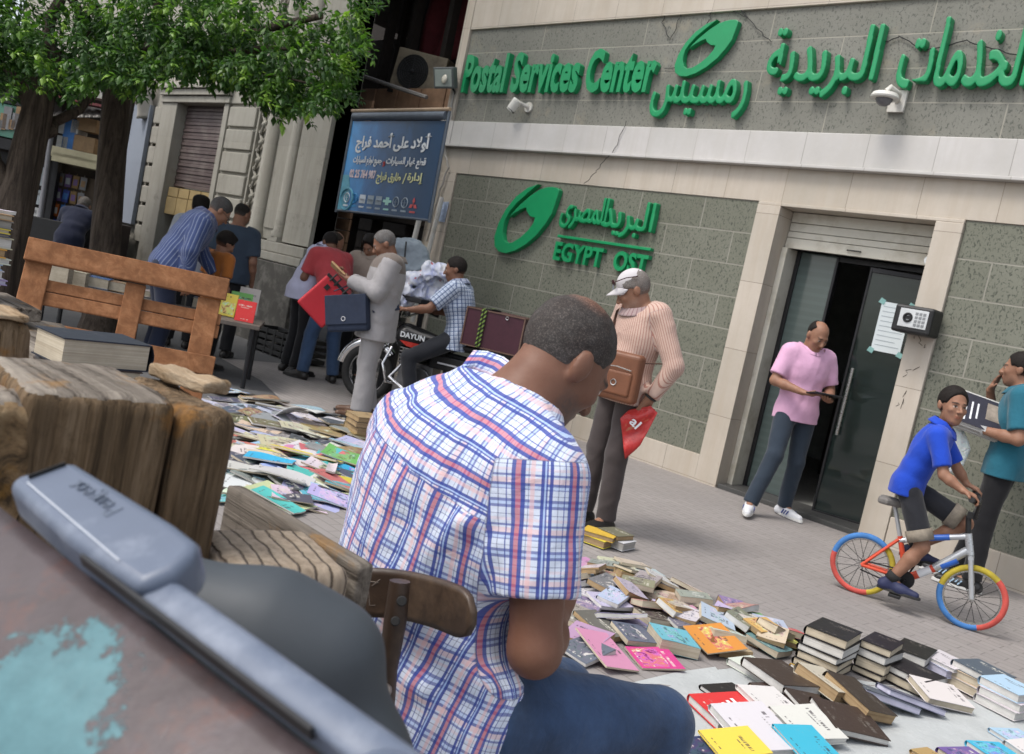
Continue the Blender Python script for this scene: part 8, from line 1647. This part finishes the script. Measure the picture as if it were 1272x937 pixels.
put('thin white folded strip of paper in the right of the spread', 412, 580, 52, .06, .34, .012, 'white', mag=True, busy=0, bend=.02, z=.09); put('turquoise magazine along the near edge of the spread', 345, 624, -68, .11, .30, .008, 'turquoise', mag=True, busy=.5, bend=.02, z=.04); put('green magazine at the right end of the spread near the plaid sleeve', 428, 566, -50, .22, .3, .008, 'green', mag=True, busy=1., bend=.03, z=.06)
g = ground(373, 522, .05); T_ = Matrix.Translation((g.x, g.y, .07)) @ Matrix.Rotation(rad(40), 4, 'Z') @ Matrix.Rotation(rad(-18), 4, 'Y'); tag(MB().grid(lambda u, v: T_ @ Vector(((u-.5)*.34, (v-.5)*.24, .10*math.sin(math.pi*(.15+.75*u))*(1-.5*v))), 16, 8).build('curled_sheet', mat('white_paper', (.60, .61, .60), .8, .05), smooth=80, solid=.004), 'large curled white sheet rising from the far side of the magazine spread', 'paper')
T_ = Matrix.Translation(ground(350, 508, .10)) @ Matrix.Rotation(rad(-40), 4, 'Z'); magazine('thin white and yellow rolled leaflet beside the curled white sheet', T_, .05, .42, .012, 'cream', 0, .02)
stack(447, 545, -12, [('lowest brown book of the stack at the pale suited man\'s feet', .05, 'tan', 'tan', (0, 0), 0), ('second brown book of the stack at the pale suited man\'s feet', .05, 'tan', 'tan', (.0, .01), 3), ('third brown book of the stack at the pale suited man\'s feet', .045, 'brown', 'tan', (.01, 0), -3), ('top brown book of the stack at the pale suited man\'s feet', .04, 'tan', 'tan', (0, .004), 2)], .24, .22)
# ---- books on the timber cart
def on_plane(px, py, z): return ground(px, py, z)
sz_ = shz+.001; byw = math.atan2(u5.y, u5.x)+rad(8)
g = on_plane(112, 452, sz_+.02); T_ = Matrix.Translation((g.x, g.y, sz_)) @ Matrix.Rotation(byw, 4, 'Z'); book('brown book lying under the thick black old book on the cart', T_, .185, .14, .022, 'brown', 'cream', .3)
T_ = Matrix.Translation((g.x, g.y, sz_+.0225)) @ Matrix.Rotation(byw+rad(186), 4, 'Z'); bb = book('thick old book with a dark blue black cover and aged pages on the cart', T_, .20, .145, .062, (.020, .024, .036), 'cream', .0)
lst = [('grey book, lowest of the tall stack by the slatted panel', .03, 'grey', 'lilac'), ('white book, second from the bottom of the tall stack', .028, 'white', 'white'), ('lilac book, third from the bottom of the tall stack', .02, 'lilac', 'lilac'), ('white book, fourth from the bottom of the tall stack', .03, 'white', 'white'), ('pale blue book, fifth from the bottom of the tall stack', .022, 'paleblue', 'white'), ('white book, sixth from the bottom of the tall stack', .022, 'white', 'white'), ('yellow book in the middle of the tall stack', .032, 'gold', 'tan'), ('cream book just above the yellow one in the tall stack', .04, 'cream', 'white'), ('thin dark book high in the tall stack', .012, 'slate', 'cream'), ('pale yellow book near the top of the tall stack', .018, 'yellow', 'cream'), ('grey book, second from the top of the tall stack', .028, 'grey', 'grey'), ('tan book with white paper on top of the tall stack', .022, 'tan', 'cream')]
g = at(-52, 372, 2.6); z_ = at(-8, 372, 2.6).z; rs = random.Random(4); sc_ = (at(-8, 262, 2.6).z-z_)/sum(q[1] for q in lst)
for lab, T, col, pg in lst: T *= sc_; book(lab, Matrix.Translation((g.x+rs.uniform(-.006, .006), g.y+rs.uniform(-.006, .006), z_)) @ Matrix.Rotation(byw+rs.uniform(-.08, .08), 4, 'Z'), .16, .21, T-.001, col, pg, .4); z_ += T
T_ = Matrix.Translation((g.x-.02, g.y, z_)) @ Matrix.Rotation(byw+.2, 4, 'Z') @ Matrix.Rotation(rad(8), 4, 'Y'); magazine('white printed leaflet topmost on the tall book stack', T_, .15, .2, .01, 'white', 1., .02)
stnd = thing('stack_stand', 'small plank stand carrying the tall book stack at the left edge', 'stand', (g.x, g.y, 0)); z0 = at(-8, 372, 2.6).z
b = MB(); b.cbox((g.x, g.y, z0-.02), (.34, .34, .035), Matrix.Rotation(byw, 3, 'Z')); b.build('top', m_tim_top, stnd, .004)
b = MB(); b.cbox((g.x, g.y, (z0-.04)/2), (.09, .09, z0-.04)); b.build('leg', m_tim, stnd, .004)
# ---- the far book table, crates
tA, tB = at(40, 352, 9.3), at(322, 407, 8.75); tz = .60; tA = ground(40, 352, tz); tB = ground(323, 406, tz); tu = (tB-tA); tu.z = 0; tl_ = tu.length; tu.normalize(); tn = Vector((-tu.y, tu.x, 0))
if tn.dot(_F) < 0: tn = -tn
tab = thing('book_table', 'long low table of books behind the slatted panel', 'table', (tA.x, tA.y, 0)); R_t = rot_to(Z, tu)
b = MB(); b.cbox(tA+tu*tl_/2+tn*.35-Z*.02, (tl_, .7, .04), R_t); b.build('table_top', mat('worn_table_top', (.12, .10, .085), .7, .3, 6), tab, .005)
for s_ in (.05, .40, .75, .97):
    for d_ in (.04, .66): b = MB(); b.tube([tA+tu*tl_*s_+tn*d_-Z*.04, (tA+tu*tl_*s_+tn*d_)*1-Z*tz], .022, 8); b.build('leg', m_metal_dk, tab)
def stand_book(lab, px, py, w_, h_, t_, col, lean=12, yaw=0, busy=.4):
    g = ground(px, py, tz); T_ = Matrix.Translation((g.x, g.y, tz)) @ Matrix.Rotation(math.atan2(tu.y, tu.x)+rad(yaw), 4, 'Z') @ Matrix.Rotation(rad(90-lean), 4, 'X') @ Matrix.Translation((0, h_/2, 0)); book(lab, T_, w_, h_, t_, col, 'white', busy, True)
stand_book('red book standing at the right end of the far table', 303, 400, .17, .20, .02, 'red', 10, -4, .3); stand_book('green and white book standing behind the red one on the far table', 297, 394, .20, .24, .03, 'green', 14, 10, 1.); stand_book('white book behind the green one on the far table', 306, 390, .20, .27, .03, 'white', 16, 0, .5); stand_book('yellow green picture book left of the green one on the far table', 281, 393, .15, .22, .02, 'yellow', 14, -10, 1.)
for lab, px, py, w_, l_, h_, col in (('orange pack on the far table behind the left of the slatted panel', 62, 352, .26, .2, .17, 'orange'), ('beige box on the far table seen through the slatted panel', 88, 354, .22, .2, .13, 'cream'), ('blue pack on the far table seen through the slatted panel', 117, 358, .22, .2, .10, 'blue'), ('beige stack of papers right of the blue pack on the far table', 141, 362, .18, .2, .09, 'tan'), ('white pack seen near the middle post of the slatted panel', 174, 368, .16, .18, .06, 'white'), ('dark box with a white face seen near the right post of the panel', 247, 384, .16, .14, .10, 'slate')):
    g = ground(px, py, tz); book(lab, Matrix.Translation((g.x+tn.x*.15, g.y+tn.y*.15, tz)) @ Matrix.Rotation(math.atan2(tu.y, tu.x), 4, 'Z'), w_, l_, h_, col, 'cream', 1., True)
for i, (px, py, lab) in enumerate(((322, 436, 'black slatted plastic crate on the left of two by the old plinth'), (352, 447, 'black slatted plastic crate on the right of two by the old plinth'))):
    g = ground(px, py); cr_ = thing('plastic_crate', lab, 'crate', (g.x, g.y, 0), rad(3), 'black crates along the old plinth')
    b = MB(); b.box((-.27, .0, .02), (.27, .40, .05)); b.build('floor', m_black, cr_, world=False)
    b = MB()
    for z in (.02, .10, .18, .26): b.box((-.28, -.01, z), (.28, .012, z+.05)); b.box((-.28, .39, z), (.28, .41, z+.05)); b.box((-.29, 0, z), (-.268, .40, z+.05)); b.box((.268, 0, z), (.29, .40, z+.05))
    for x in (-.27, -.09, .09, .25): b.box((x, -.014, .0), (x+.03, .0, .32))
    b.build('slatted_side', m_black, cr_, .003, world=False)
p_ = ground(352, 447); tag(MB().sphere((p_.x+.1, p_.y+.2, .345), (.10, .07, .04), 12).build('crumpled_paper', mat('white_paper', (.6, .61, .6)), smooth=30), 'small crumpled white paper lying on the black crates', 'paper')
